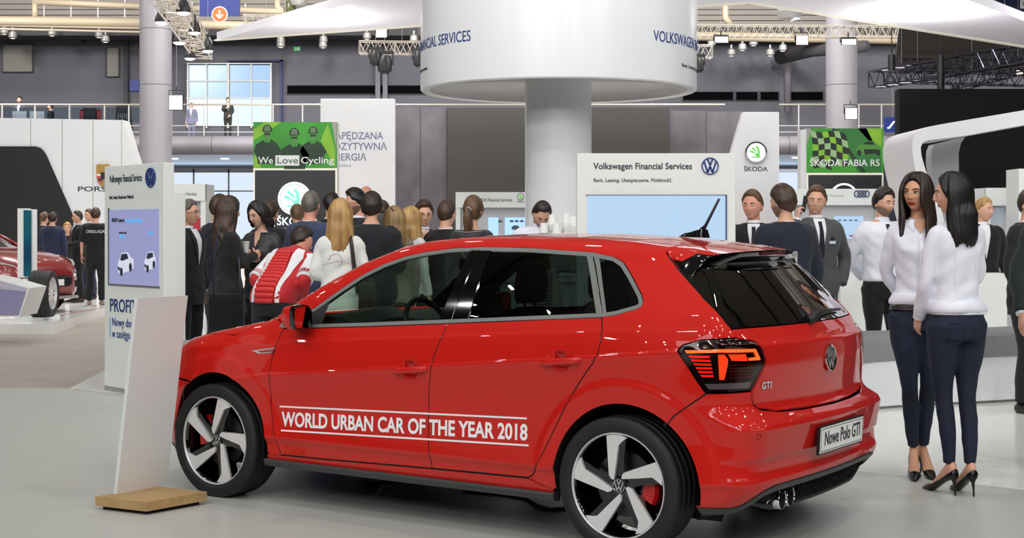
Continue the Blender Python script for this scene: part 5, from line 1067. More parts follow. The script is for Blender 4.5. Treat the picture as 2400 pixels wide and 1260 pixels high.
# two towers with printed green headers over dark screens
def tower(x0, x1, yt, yb_, D, side, lab, side_px):
    k = D/FPX; o = empty('screen_tower', (X_(x0, D), D, 0), 0, lab, 'sign'); w = (x1-x0)*k; h_ = Z_(yt, D); F = Face((0, 0, 0), (1, 0, 0))
    mb = MB(); mb.box((0, 0, 0), (w, .3, h_), .004); mb.build('body', M_WSAT, o)
    if side_px: mb = MB(); mb.box((-side_px*k, .02, 0), (0, .28, h_-.02)); mb.build('side_wall', M_WSAT, o)
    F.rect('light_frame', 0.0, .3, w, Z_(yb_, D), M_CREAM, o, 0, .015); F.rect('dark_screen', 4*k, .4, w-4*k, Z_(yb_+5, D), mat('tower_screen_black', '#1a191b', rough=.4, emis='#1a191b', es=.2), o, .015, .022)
    P = F.rect('poster', 0, Z_(yb_, D), w, h_, M_GRN, o, 0, .015)
    return o, F, k, w, h_, P
o, F, k, w, h_, P = tower(594, 790, 286, 394, 24., 0, 'tower with green cyclists poster and lit round emblem', 0)
MATS['tower_screen_black'].node_tree.nodes['Principled BSDF'].inputs['Emission Color'].default_value = (.035, .033, .035, 1)
def pp(px, py): return (px-594)*k, Z_(py, 24.)
def ppoly(name, pts, m, c0=.016, c1=.018): return F.poly(name, [pp(*p) for p in pts], m, P, c0, c1)
ppoly('print_wedge', [(778, 286), (789, 286), (789, 350)], mat('poster_grey', '#a8a0a0')); ppoly('print_wedge', [(594, 330), (660, 286), (620, 286), (594, 305)], M_GRL); ppoly('print_wedge', [(768, 290), (786, 350), (786, 393), (752, 330)], M_GRL); ppoly('print_wedge', [(594, 372), (606, 350), (612, 393), (594, 393)], M_GRL)
for hx, hy, s in ((627, 304, 1.), (690, 312, 1.05), (734, 308, .95)):
    q = lambda L_: [(hx+a*s, hy+b*s) for a, b in L_]
    ppoly('print_rider', q([(-9, 24), (-26, 34), (-32, 50), (-24, 66), (-22, 80), (24, 80), (27, 58), (34, 50), (22, 32), (9, 22), (6, 30), (-5, 30)]), M_GRD, .018, .020)
    ppoly('print_face', q([(-7, 4), (-7, 18), (-3, 26), (3, 26), (7, 18), (7, 4)]), mat('poster_face_green', '#4f8f3a'), .020, .022); ppoly('print_glasses', q([(-7, 8), (7, 8), (6, 13), (1, 12), (-1, 12), (-6, 13)]), M_GRX, .022, .024)
    ppoly('print_helmet', q([(-11, 4), (-10, -5), (-5, -11), (3, -12), (9, -7), (12, 3), (5, 5), (-6, 6)]), M_GRX, .022, .024)
    for a in (-6, -2, 2, 6): ppoly('print_helmet_rib', q([(a-.9, 3), (a*.7-.6, -9), (a*.7+.6, -9), (a+.9, 3)]), mat('poster_pale_green', '#9cc08a'), .024, .025)
for (s_, px, w_) in (('We', 606, 35), ('Cycling', 705, 77)): F.text('lettering', s_, *pp(px, 383), 22*k, M_TEXT, P, width=w_*k, offset=.012, c=.026, th=.004)
F.rect('lettering_box', *pp(646, 388), *pp(702, 364), M_TEXT, P, .016, .028); F.text('lettering', 'Love', *pp(649, 383), 22*k, mat('lettering_green_grey', '#3c5a4a'), P, width=48*k, offset=.0, c=.029, th=.003)
winged(F, 97*k, Z_(465, 24.), 39*k, o, M_ICE, M_ICE, M_CYAN, .022, .02); 
cirr = [(97*k+35*k*math.cos(2*PI*i/48), Z_(465, 24.)+35*k*math.sin(2*PI*i/48)) for i in range(49)]
mb = MB(); mb.loft([[F.p(a, b, c) for a, b in cirr] + [] for c in (.046, .0475)], cap=False); 
for i in range(48): a, b = cirr[i]; 
mb = MB(); mb.loft([[F.p(97*k+r*math.cos(2*PI*i/48), Z_(465, 24.)+r*math.sin(2*PI*i/48), .0475) for i in range(48)] for r in (33.5*k, 32.5*k)], cap=False); mb.build('emblem_line', M_TXB, o)
F.text('lettering', 'ŠKODA', 55*k, Z_(527, 24.), 26*k, M_ICE, o, width=85*k, offset=.012, c=.023)
o, F, k, w, h_, P = tower(1890, 2070, 301, 405, 24., 1, 'tower with green checkered flag rally car poster', 13)
pp = lambda px, py: ((px-1890)*k, Z_(py, 24.))
ppoly('print_wedge', [(1952, 301), (2030, 301), (2065, 370), (2065, 404), (2010, 404)], mat('poster_mid_green', '#2a7a32')); ppoly('print_wedge', [(2010, 301), (2066, 301), (2066, 345), (2036, 330)], M_GRL); ppoly('print_wedge', [(1890, 301), (1900, 301), (1890, 345)], mat('poster_grey', '#a8a0a0'))
ppoly('print_wedge', [(1948, 301), (1956, 301), (2030, 404), (2018, 404)], M_GRD, .018, .0195)
flag = [[(1897+14*j+3*math.sin(i*.9)+i*2.0, 304+15*i+4*math.sin(j*1.1+i*.5)+1.5*j) for j in range(7)] for i in range(8)]
for i in range(7):
    for j in range(6):
        q = [flag[i][j], flag[i][j+1], flag[i+1][j+1], flag[i+1][j]]
        if max(p[0] for p in q) < 1990 and max(p[1] for p in q) < 403: ppoly('flag_square', q, (M_GRX if (i+j) % 2 else M_GRL) if (i*3+j) % 4 else (M_GRD if (i+j) % 2 else MATS['poster_pale_green']), .018, .020)
ppoly('print_rally_car', [(2006, 352), (2008, 342), (2020, 338), (2026, 330), (2046, 330), (2054, 338), (2064, 343), (2064, 356), (2056, 362), (2014, 364), (2007, 360)], mat('poster_car_green', '#4c8f34'), .020, .022); ppoly('print_car_window', [(2022, 338), (2028, 332), (2044, 332), (2050, 339)], M_GRX, .022, .024); ppoly('print_car_grille', [(2024, 350), (2060, 350), (2056, 360), (2026, 362)], M_GRX, .022, .024)
for cx in (2013, 2058): ppoly('print_car_wheel', [(cx+5*math.cos(a), 358+7*math.sin(a)) for a in [2*PI*i/14 for i in range(14)]], M_GRX, .022, .0245)
F.text('lettering', 'ŠKODA FABIA R5', *pp(1897, 389), 22*k, M_TEXT, P, width=163*k, offset=.012, c=.026, th=.004)
F.rect('screen_glow', 60*k, Z_(455, 24.), 110*k, Z_(440, 24.), M_DISP, o, .022, .0225); winged(F, 87*k, Z_(462, 24.), 33*k, o, M_ICE, MATS['tower_screen_black'], M_ICE, .022, .02)
# left stand: white wall with dark opening, crest and lettering, platform
DP = 30.; k = DP/FPX; o = empty('stand_wall', (X_(150, DP), DP, 0), 0, 'tall white slanted stand wall with a dark opening at left', 'partition'); ox = o.location.x
mb = MB(); mb.loft([[(X_(px, DP)-ox, d, z) for px, z in ((-500, Z_(268, DP)), (289, Z_(281, DP)), (300, Z_(318, DP)), (420, 0.0), (-500, 0.0))] for d in (0, .5)]); mb.build('panel', M_WGLS, o)
for px in (72, 146, 218, 285): mb = MB(); mb.box((X_(px, DP)-ox-.006, -.004, 1.0), (X_(px, DP)-ox+.006, .01, Z_(279, DP))); mb.build('panel_joint', M_STEEL, o)
rr = [(-500, 343), (84, 343), (95, 346), (103, 353), (110, 364), (172, 505), (176, 620), (-500, 620)]
mb = MB(); mb.loft([[(X_(px, DP)-ox, d, max(.15, Z_(py, DP))) for px, py in rr] for d in (-.03, -.012)]); mb.build('dark_opening', mat('opening_dark', '#17181a', rough=.5), o)
F = Face((X_(243, DP)-ox, 0, Z_(412, DP)), (1, 0, 0)); M_GOLD = mat('crest_gold', '#c9a25a', rough=.3, metal=.6)
cr = F.poly('crest', [(a*k, b*k) for a, b in ((-15, 26), (-8, 28), (0, 26), (8, 28), (15, 26), (15, 0), (12, -14), (6, -22), (0, -27), (-6, -22), (-12, -14), (-15, 0))], M_GOLD, o, .02, .06)
for y0, y1, m in ((0, 4, M_TEXT), (-6, -1, MATS['sign_red']), (-11, -7, M_INK), (-16, -12, MATS['sign_red'])): F.rect('crest_stripe', -14*k+(0 if y0 > -10 else 3*k), y0*k, -1*k, y1*k, m, cr, .06, .065)
F.rect('crest_stripe', 1*k, 1*k, 14*k, 20*k, M_GOLD, cr, .06, .065); F.poly('crest_horse', [(a*k, b*k) for a, b in ((-5, -8), (5, -8), (5, 8), (-5, 8))], M_INK, cr, .065, .07)
F.text('lettering', 'PORSCHE', -62*k, -36*k, 16*k, M_TXT, o, width=122*k, offset=.012)
plat = [(-16, 20.66), (X_(128, 20.66), 20.66), (X_(245, 25.0), 25.0), (-7.2, 29.9), (-16, 29.9)]
o = slab('stand_platform', plat, .0, .145, M_WFL, 'thing', None, 'white raised platform under the dark red sports car', 'platform')
mb = MB(); mb.prism([(p[0]*1.0, p[1]+.012) for p in plat], -.0, .02); 
for a_, b_ in (((-16, 21.6), (X_(75, 21.75), 21.75)), ((X_(128, 22.0)-.15, 21.75), (-7.05, 26.6))):
    p, q = Vector((*a_, .146)), Vector((*b_, .146)); d = (q-p).normalized(); n = Vector((-d.y, d.x, 0))*.02; mesh_obj('red_line', [p-n, q-n, q+n, p+n], [(0, 1, 2, 3)], MATS['button_red'], o)
zp = .145
DM_ = 22.0; k = DM_/FPX; o = empty('display_stand', (X_(75, DM_), DM_, zp), 0, 'slim white display stand in front of the dark red sports car', 'display'); mb = MB(); mb.box((X_(42, DM_)-o.location.x, -.02, Z_(650, DM_)-zp), (X_(60, DM_)-o.location.x, .25, Z_(488, DM_)-zp)); mb.box((X_(56, DM_)-o.location.x, .0, Z_(652, DM_)-zp), (X_(77, DM_)-o.location.x, .2, Z_(490, DM_)-zp)); mb.build('case', M_WHT, o)
F = Face((0, 0, -zp), (1, 0, 0)); sx = lambda px: X_(px, DM_)-o.location.x
mb = MB(); mb.loft([[(sx(px), d, Z_(py, DM_)-zp) for px, py in ((57, 492), (75, 493), (75, 648), (57, 646))] for d in (-.035, -.021)]); mb.build('screen', mat('screen_blue_green', '#1f6a70', rough=.1, coat=1, noise=.6, nscale=1.5, col2='#1a2050', emis='#164a58', es=.3), o)
mb = MB(); mb.box((sx(55), 0, .05), (sx(70), .14, Z_(650, DM_)-zp)); mb.build('post', M_WHT, o); mb = MB(); mb.box((sx(60), -.5, .0), (sx(126), .3, .045)); mb.build('foot_plate', M_WHT, o)
o = empty('tyre_stand', (X_(100, 21.6), 21.6, zp+.045), 0, 'upright show wheel with a wide tyre in front of the sports car', 'wheel'); R = .345; f = lambda x, y, z: (z, x*1.0, R+y)
mb = MB(); mb.lathe([(.22, -.13), (.32, -.15), (.345, -.13), (.347, -.07), (.34, -.065), (.34, -.055), (.347, -.05), (.347, .0), (.34, .005), (.34, .015), (.347, .02), (.347, .09), (.34, .15), (.30, .165), (.235, .15), (.22, .10)], 48, f); mb.build('tyre', M_RUB, o, 30)
mb = MB(); mb.lathe([(.235, .13), (.243, .15), (.225, .15), (.215, .09)], 40, f); 
for i in range(10):
    a_ = 2*PI*i/10; mb.loft([[f(r*math.cos(a_+w_/r), r*math.sin(a_+w_/r), c) for r, w_ in ((.04, -.012), (.22, -.018), (.22, .018), (.04, .012))] for c in (.10, .13)])
mb.lathe([(0, .135), (.05, .13), (.055, .09)], 20, f); mb.build('rim', M_ALU, o, 40)
o.rotation_euler = (0, 0, .04)
# dark red sports car on the platform
o = empty('car', (-9.5, 24.3, zp), -.42, 'dark red sports car on the white platform at the left edge', 'car')
M_DR = mat('car_paint_dark_red', (.23, .006, .008), rough=.3, coat=1., coatr=.03)
ST = [(-2.3, .62, .42, .86), (-2.1, .80, .32, .98), (-1.7, .90, .26, 1.04), (-1.0, .93, .24, 1.04), (0, .93, .22, 1.02), (.8, .93, .22, 1.01), (1.15, .94, .22, .99), (1.6, .94, .24, .95), (1.9, .90, .24, .90), (2.1, .82, .24, .83), (2.25, .70, .27, .74), (2.33, .52, .34, .64)]
mb = MB(); mb.loft([[(x, sy*w*a, zl+(zb-zl)*t+(cr*.06 if t >= 1 else 0)) for sy, a, t, cr in ((1, .0, 0, 0), (1, .88, 0, 0), (1, .97, .12, 0), (1, 1, .35, 0), (1, .985, .62, 0), (1, .97, .85, 0), (1, .88, 1., 0), (1, .55, 1., .8), (1, 0, 1., 1), (-1, .55, 1., .8), (-1, .88, 1., 0), (-1, .97, .85, 0), (-1, .985, .62, 0), (-1, 1, .35, 0), (-1, .97, .12, 0), (-1, .88, 0, 0))] for x, w, zl, zb in ST]); mb.build('body_shell', M_DR, o, 50)
mb = MB(); GH = [(-2.0, .74, 1.00, .66, 1.06), (-1.5, .82, 1.03, .62, 1.30), (-.9, .84, 1.03, .60, 1.42), (-.2, .84, 1.02, .60, 1.45), (.3, .84, 1.01, .62, 1.37), (.8, .84, 1.0, .68, 1.15), (1.12, .84, .98, .78, 1.02)]
mb.loft([[(x, w0, z0), (x, w1, z1-.02), (x, w1*.8, z1), (x, -w1*.8, z1), (x, -w1, z1-.02), (x, -w0, z0)] for x, w0, z0, w1, z1 in GH]); mb.build('window_glass', mat('dark_car_glass', '#0c1014', rough=.05, coat=1), o, 40)
mb = MB(); mb.loft([[(x, w, z-.01), (x, w*.75, z+.025), (x, -w*.75, z+.025), (x, -w, z-.01)] for x, w, z in ((-1.6, .62, 1.27), (-.9, .61, 1.42), (-.2, .61, 1.455), (.2, .61, 1.40))]); mb.build('roof', M_DR, o, 40)
for sy in (1, -1):
    mb = MB(); mb.tube([(1.1, sy*.80, 1.0), (.7, sy*.70, 1.20), (.2, sy*.63, 1.405), (-.9, sy*.63, 1.43), (-1.6, sy*.68, 1.26), (-2.05, sy*.76, 1.02)], .028, 8); mb.build('window_surround', M_DR, o, True)
    for x in (1.38, -1.42):
        f = lambda a, b, c, x=x: (x+a, sy*(.80+c), .365+b)
        mb = MB(); mb.lathe([(.43, .148), (.43, .152), (.0, .150)], 36, f); mb.build('wheel_arch', M_BLK, o)
        mb = MB(); mb.lathe([(.25, .0), (.34, .0), (.365, .03), (.365, .15), (.345, .175), (.26, .18), (.25, .15)], 40, f); T_ = mb.build('tyre', M_RUB, o, 40)
        mb = MB(); mb.lathe([(.25, .16), (.262, .178), (.24, .178), (.235, .15)], 36, f)
        for i in range(5):
            for dt in (-.14, .14):
                a_ = 2*PI*i/5+dt; mb.loft([[f(r*math.cos(a_)-w_*math.sin(a_), r*math.sin(a_)+w_*math.cos(a_), c) for r, w_ in ((.03, -.012), (.245, -.016), (.245, .016), (.03, .012))] for c in (.14, .17)])
        mb.lathe([(0, .175), (.045, .172), (.05, .14)], 18, f); mb.build('rim', mat('dark_rim', '#2a2b2e', rough=.25, metal=.7), T_, 40); mb = MB(); mb.lathe([(.0, .10), (.2, .10)], 24, f); mb.build('brake_disc', mat('brake_steel', '#4a4c50'), T_)
    mb = MB(); mb.loft([[(x+dx, sy*(y+dy), z) for x, y, z in ((1.72, .86, .90), (2.02, .80, .84), (2.18, .66, .78), (2.20, .60, .72), (1.98, .82, .76), (1.75, .905, .82))] for dx, dy in ((-.03, -.03), (.03, .03))]); mb.build('headlamp', mat('headlamp_bright', '#d6dadc', rough=.1, metal=.4, coat=1), o, 30)
    mb = MB(); mb.box((2.18, sy*.42, .40), (2.30, sy*.68, .52), .02); mb.build('air_intake', M_BLK, o)
    mb = MB(); mb.box((2.16, sy*.40, .62), (2.285, sy*.66, .66), .01); mb.build('daytime_light', M_CHR, o)
mb = MB(); mb.box((2.25, -.48, .42), (2.36, .48, .60), .03); G_ = mb.build('grille', M_BLK, o, 40)
for z in (.46, .51, .56): mb = MB(); mb.box((2.355, -.44, z-.008), (2.372, .44, z+.008)); mb.build('grille_bar', M_PLAST, G_)
mb = MB(); mb.box((2.36, -.24, .44), (2.385, .24, .54)); mb.build('number_plate', MATS['plate_white'], o); mb = MB(); mb.box((2.18, -.62, .22), (2.38, .62, .27), .02); mb.build('splitter', M_STEEL, o, 40)
o = empty('lectern', (X_(20, 18.9), 18.9, 0), 0, 'faceted lilac lectern cut off by the left edge', 'lectern'); sx = lambda px: X_(px, 18.9)-o.location.x; zz = lambda py: Z_(py, 18.9)
M_LIL = mat('lilac_gloss_panel', '#8d87ad', rough=.1, coat=.8)
zb_ = 0.0
mb = MB(); mb.loft([[(sx(px), d, max(zz(py), .0)) for px, py in ((-80, 640), (0, 655), (69, 675), (46, 741), (-80, 741))] for d in (.0, .7)]); mb.build('body', M_WHT, o)
mb = MB(); mb.loft([[(sx(px), d, zz(py)) for px, py in ((-80, 668), (62, 682), (44, 738), (-80, 738))] for d in (-.012, -.002)]); mb.build('front_panel', M_LIL, o); mb = MB(); mb.loft([[(sx(px), d, zz(py)) for px, py in ((-80, 645), (0, 657), (66, 675), (62, 679), (-80, 666))] for d in (-.010, -.002)]); mb.build('top_panel', mat('lilac_pale', '#b8b4c8', rough=.2), o)
o.location.z = 0.0
# black booth at right with the white rounded arch
mb = MB(); mb.box((X_(2108, 25), 25, 0), (24, 25.3, Z_(208, 25))); o = mb.build('black_partition', M_BLKW); props(o, 'tall black partition wall at the right', 'partition')
mb = MB(); mb.prism([(X_(2130, 25.4), 25.4), (26, 25.4), (30, 45), (X_(2095, 45), 45)], 6.3, 6.45); props(mb.build('black_ceiling', M_BLKW), 'black ceiling raft over the right booth', 'partition')
for px, py0, py1, lb in ((2205, 130, 210, 'black hoist pole hanging over the black wall'), (2240, 200, 240, 'thin black hanging lamp before the black wall'), (2090, 128, 165, 'black box unit hung beneath the dark truss')):
    mb = MB(); mb.tube([at(px, py0, 27), at(px, py1, 27)], .07, 8); mb.tube([at(px, py0, 27), (X_(px, 27), 27, 6.3)], .01, 4); props(mb.build('hanging_lamp', M_PLAST), lb, 'lamp')
DA = 20.; M_ARCH = mat('arch_white', '#e9e8ec', rough=.45)
o = empty('arch', (X_(2150, DA), DA, 0), 0, 'white rounded arch frame in front of the black wall', 'arch'); ox = o.location.x
outer = [(2900, 168), (2400, 258), (2205, 291), (2175, 297), (2155, 305), (2143, 318), (2138, 334), (2139, 360), (2146, 400), (2158, 450), (2185, 560), (2215, 660)]
inner = [(2262, 660), (2225, 560), (2195, 450), (2170, 400), (2160, 365), (2158, 345), (2163, 334), (2176, 328), (2205, 325), (2262, 318), (2400, 293), (2900, 204)]
P0 = [(X_(a, DA)-ox, max(0, Z_(b, DA))) for a, b in outer]; P1 = [(X_(a, DA)-ox, max(0, Z_(b, DA))) for a, b in inner[::-1]]
mb = MB(); mb.loft([[(P0[i][0], 0, P0[i][1]), (P1[i][0], 0, P1[i][1]), (P1[i][0], 1.6, P1[i][1]), (P0[i][0], 1.6, P0[i][1])] for i in range(12)]); mb.build('frame', M_ARCH, o, 40)
DA2 = 21.7; q0 = [(2190, 338), (2184, 352), (2183, 380), (2192, 440), (2215, 560), (2240, 660)]; q1 = [(2262, 321), (2252, 336), (2247, 360), (2248, 440), (2262, 560), (2290, 660)]
mb = MB(); mb.loft([[(X_(a[0], DA2)-ox, DA2-DA, max(0, Z_(a[1], DA2))), (X_(b[0], DA2)-ox, DA2-DA, max(0, Z_(b[1], DA2))), (X_(b[0], DA2)-ox, DA2-DA+.3, max(0, Z_(b[1], DA2))), (X_(a[0], DA2)-ox, DA2-DA+.3, max(0, Z_(a[1], DA2)))] for a, b in zip(q0, q1)]); mb.build('inner_leg', mat('arch_inner_grey', '#b9bac0', rough=.5), o, 40)
# tilted blank board on its oak block, near left
ob = empty('tilted_board', (-1.90, 7.83, 0), 0, 'blank white leaning info board on a pale oak block by the front wheel', 'sign')
def gpt(px, py, z): D = gd(py, z); return Vector((X_(px, D), D, z))
B0 = [gpt(343, 1203, 0), gpt(485, 1176, 0)]; 
f0, fr_, fl_2 = gpt(343, 1200, .02), gpt(485, 1174, .02), gpt(223, 1186, .02)
bk_ = fr_+fl_2-f0; zt = .072; cs = [fl_2, f0, fr_, bk_]; ctr = sum(cs, Vector())/4
mb = MB(); mb.loft([[(*(p.xy-ob.location.xy), z) for p in cs] for z in (.024, zt)]); mb.build('oak_block', mat('oak_veneer', '#b89868', rough=.5, noise=.22, nscale=3, stretch=(1, 9, 9)), ob)
mb = MB(); mb.loft([[(*((ctr+(p-ctr)*.86).xy-ob.location.xy), z) for p in cs] for z in (.0, .024)]); mb.build('recessed_plinth', M_BLK, ob)
a0 = gpt(266, 1156, zt); a1 = gpt(384, 1134, zt); ln = Vector((a1.y-a0.y, a0.x-a1.x, 0)).normalized(); 
Ht = 1.115; lean = .165; u_ = ln*lean+Vector((0, 0, Ht-zt)); tn = .026
mb = MB(); mb.loft([[p-ob.location.xyz*1.0 for p in (a0, a1, a1+ln*tn, a0+ln*tn)], [p-ob.location for p in (a0+u_, a1+u_, a1+u_+ln*tn, a0+u_+ln*tn)]]); mb.build('board', mat('board_white', '#e0e2e2', rough=.4), ob)
# cable and tape under the car
mb = MB(); mb.tube([gpt(1085, 1148, .008), gpt(1180, 1158, .008), gpt(1230, 1165, .01), gpt(1262, 1184, .01), gpt(1290, 1192, .008), gpt(1330, 1190, .008), gpt(1380, 1200, .008)], .008, 6); props(mb.build('cable', mat('cable_pale_grey', '#b8bcc8', rough=.5), None, True), 'pale grey cable lying on the floor under the car', 'cable')
mb = MB(); mb.tube([gpt(850, 1122, .01), gpt(870, 1134, .01), gpt(900, 1132, .02), gpt(930, 1126, .02)], .009, 6); props(mb.build('cable', M_BLK, None, True), 'black cable under the car beside the blue tape', 'cable')
p0_, p1_ = gpt(866, 1164, .006), gpt(892, 1132, .006); d = (p1_-p0_).normalized(); n = Vector((-d.y, d.x, 0))*.022; mb = MB(); mb.loft([[p0_-n, p0_+n, p0_+n+Vector((0, 0, .002)), p0_-n+Vector((0, 0, .002))], [p1_-n, p1_+n, p1_+n+Vector((0, 0, .012)), p1_-n+Vector((0, 0, .012))]]); props(mb.build('tape_strip', mat('tape_pale_blue', '#9fb4cc', rough=.3)), 'pale blue strip of tape on the floor under the car', 'tape')
# upstairs furniture
for px, lb, c in ((640/3, 'red backed chair pushed to the upstairs railing', '#7a1a20'),):
    D = 60.8; p = at(212, 262, D); o = empty('chair', (p.x, D, ZG), 0, lb, 'chair'); mb = MB(); mb.box((-.45, -.05, .55), (.45, .1, 1.15), .15); mb.build('backrest', mat('chair_red', c), o, 40); mb = MB(); mb.box((-.4, -.5, .45), (.4, 0, .55), .05); mb.build('seat', M_PLAST, o); mb = MB(); mb.tube([(0, -.25, 0), (0, -.25, .45)], .05, 8); mb.build('leg', M_STEEL, o)
    mb = MB(); mb.box((-.28, -.15, .5), (.28, -.06, 1.2), .08); mb.build('hung_jacket', M_BLK, o)
D = 61.0; p = at(288, 250, D); o = empty('advert_board', (p.x, D, ZG), 0, 'dark board with faint print standing upstairs by the railing', 'sign'); k = D/FPX
mb = MB(); mb.loft([[(a*k, d, b) for a, b in ((-20, .0), (24, .0), (16, 1.32), (-16, 1.32))] for d in (0, .1)]); mb.build('board', M_BLK, o)
for i in range(5): mb = MB(); mb.box(((-12+i*5)*k, -.02, .75+.06*(i % 2)), ((-9+i*5)*k, -.005, 1.0)); mb.build('print', mat('faint_print', '#4a4a4c'), o)
p = at(62, 262, 60.9); o = empty('desk', (p.x, 60.9, ZG), 0, 'desk with two laptops behind the upstairs glass', 'desk'); mb = MB(); mb.box((-.95, 0, .62), (.95, .6, .68)); mb.build('desk_top', mat('desk_wood', '#8a7a4a'), o); mb = MB(); mb.box((-.9, .05, 0), (-.85, .55, .62)); mb.box((.85, .05, 0), (.9, .55, .62)); mb.build('desk_leg', M_STEEL, o)
for dx, lb in ((-.35, 'left silver laptop on the upstairs desk'), (.38, 'right silver laptop on the upstairs desk')):
    l_ = empty('laptop', (p.x+dx, 61.0, ZG+.68), 0, lb, 'laptop'); mb = MB(); mb.box((-.3, .1, 0), (.3, .45, .03)); mb.build('keyboard', M_STEEL, l_); mb = MB(); mb.box((-.3, .08, .02), (.3, .1, .42)); mb.build('lid', mat('laptop_lid', '#9a9aa0', rough=.3, metal=.3), l_)
# ------------------------------------------------------------------ PEOPLE
def cat_rom(P, k=4):
    P = [np.array(p, float) for p in P]; o = []
    for i in range(len(P)-1):
        a = P[max(i-1, 0)]; b = P[i]; c = P[i+1]; d = P[min(i+2, len(P)-1)]
        for j in range(k):
            t = j/k; o.append(.5*((2*b)+(-a+c)*t+(2*a-5*b+4*c-d)*t*t+(-a+3*b-3*c+d)*t**3))
    return o+[P[-1]]
def limb(mb, pts, rad, n=12, k=4):
    q = cat_rom([list(p)+[r] for p, r in zip(pts, rad)], k); mb.tube([tuple(v[:3]) for v in q], [max(.002, v[3]) for v in q], n); return mb
def fuse(mb, vox, sm=3, k=.5):
    """one continuous skin from overlapping limbs"""
    me = bpy.data.meshes.new('t'); me.from_pydata(mb.v, [], mb.f); o = bpy.data.objects.new('t', me); SC.collection.objects.link(o)
    r = o.modifiers.new('r', 'REMESH'); r.mode = 'VOXEL'; r.voxel_size = vox; s = o.modifiers.new('s', 'SMOOTH'); s.iterations = sm; s.factor = k
    dg = bpy.context.evaluated_depsgraph_get(); m2 = bpy.data.meshes.new_from_object(o.evaluated_get(dg))
    v = np.empty(len(m2.vertices)*3); m2.vertices.foreach_get('co', v); v = v.reshape(-1, 3)
    nf = len(m2.polygons); ls = np.empty(len(m2.loops), dtype=np.int64); m2.loops.foreach_get('vertex_index', ls); lt = np.empty(nf, dtype=np.int64); m2.polygons.foreach_get('loop_total', lt); st = np.concatenate([[0], np.cumsum(lt)[:-1]])
    f = [tuple(ls[a:a+b]) for a, b in zip(st, lt)]
    bpy.data.objects.remove(o); bpy.data.meshes.remove(me); bpy.data.meshes.remove(m2); return v, f
SKIN = {'fair': '#d9a68c', 'tan': '#d29c7c', 'pale': '#e2b59e', 'rosy': '#d99a84'}
def skin(c): return mat('skin_'+c, SKIN[c], rough=.5, noise=.06, nscale=12)
def cloth(name, c, rough=.85, bump=.35, ns=7, noise=.12): return mat('cloth_'+name, c, rough=rough, bump=bump, nscale=ns, noise=noise, sheen=.1)
def hairm(name, c, c2): return mat('hair_'+name, c, rough=.42, noise=.5, nscale=22, stretch=(1, 1, .12), col2=c2, bump=.35)
H_BLK = ('black', '#15100e', '#060404'); H_DBR = ('dark_brown', '#2e1d14', '#120a07'); H_BRN = ('brown', '#4a3322', '#241710'); H_GRY = ('grey', '#77706a', '#4a443e'); H_BLD = ('blond', '#c9a468', '#8a6436'); H_LBR = ('light_brown', '#6e5034', '#3c2a1a'); H_ASH = ('ash_blond', '#a68a5a', '#6c5232')
SEC = {'m': [(.80, .150, .112, .0), (.88, .168, .120, .0), (.97, .168, .118, .0), (1.07, .155, .108, 0), (1.18, .163, .112, 0), (1.30, .182, .120, -.003), (1.38, .192, .116, .0), (1.43, .178, .098, .008), (1.465, .130, .080, .014), (1.495, .075, .066, .016), (1.53, .056, .060, .012)],
       'f': [(.80, .160, .118, .014), (.88, .168, .124, .018), (.96, .152, .108, .010), (1.05, .128, .092, .003), (1.12, .122, .088, 0), (1.22, .134, .100, -.008), (1.29, .142, .110, -.012), (1.36, .148, .094, -.002), (1.415, .140, .076, .008), (1.45, .100, .066, .012), (1.485, .058, .055, .012), (1.53, .047, .050, .010)]}
def sec_at(g, z):
    S = SEC[g]; zs = [s[0] for s in S]; return [float(np.interp(z, zs, [s[i] for s in S])) for i in (1, 2, 3)]
def sup(a, b, cy, z, ex=2.5, n=28):
    o = []
    for i in range(n):
        t = 2*PI*i/n; c, s = math.cos(t), math.sin(t); o.append((a*math.copysign(abs(c)**(2/ex), c), cy+b*math.copysign(abs(s)**(2/ex), s), z))
    return o
ARMS = {'down': ((.235, .03, 1.14), (.250, -.03, .89)), 'front': ((.235, .03, 1.15), (.10, -.25, 1.10)), 'front_high': ((.23, -.03, 1.17), (.07, -.20, 1.27)), 'back': ((.255, .10, 1.15), (.08, .19, .98)), 'pocket': ((.275, .06, 1.15), (.215, -.03, .93)),
        'phone': ((.25, -.12, 1.20), (.125, -.085, 1.47)), 'chin': ((.18, -.13, 1.16), (.03, -.175, 1.38)), 'hip': ((.30, .06, 1.18), (.19, -.05, 1.03)), 'side_out': ((.27, .0, 1.16), (.33, -.10, .93)), 'low_front': ((.23, .02, 1.14), (.06, -.17, .93)), 'back_low': ((.24, .09, 1.14), (.12, .16, .90))}
def facemat(s):
    nm = 'face_%s_%s_%s_%s' % (s.g, s.sk.name, s.lip, s.hc[0])
    if nm in MATS: return MATS[nm]
    m = s.sk.copy(); m.name = nm; nt = m.node_tree; b = nt.nodes['Principled BSDF']; src = b.inputs['Base Color'].links[0].from_socket
    for attr, c, f in (('stubble', s.hc[1], .72), ('lips', {'natural': '#a8645a', 'red': '#8e0c1a', 'rose': '#a8484e'}[s.lip], .55 if s.g == 'm' else .95)):
        a = nt.nodes.new('ShaderNodeAttribute'); a.attribute_name = attr; mu = nt.nodes.new('ShaderNodeMath'); mu.operation = 'MULTIPLY'; mu.inputs[1].default_value = f; nt.links.new(a.outputs['Fac'], mu.inputs[0])
        mx = nt.nodes.new('ShaderNodeMix'); mx.data_type = 'RGBA'; nt.links.new(mu.outputs[0], mx.inputs[0]); nt.links.new(src, mx.inputs[6]); mx.inputs[7].default_value = (*lin(c), 1); src = mx.outputs[2]
    nt.links.new(src, b.inputs['Base Color']); MATS[nm] = m; return m
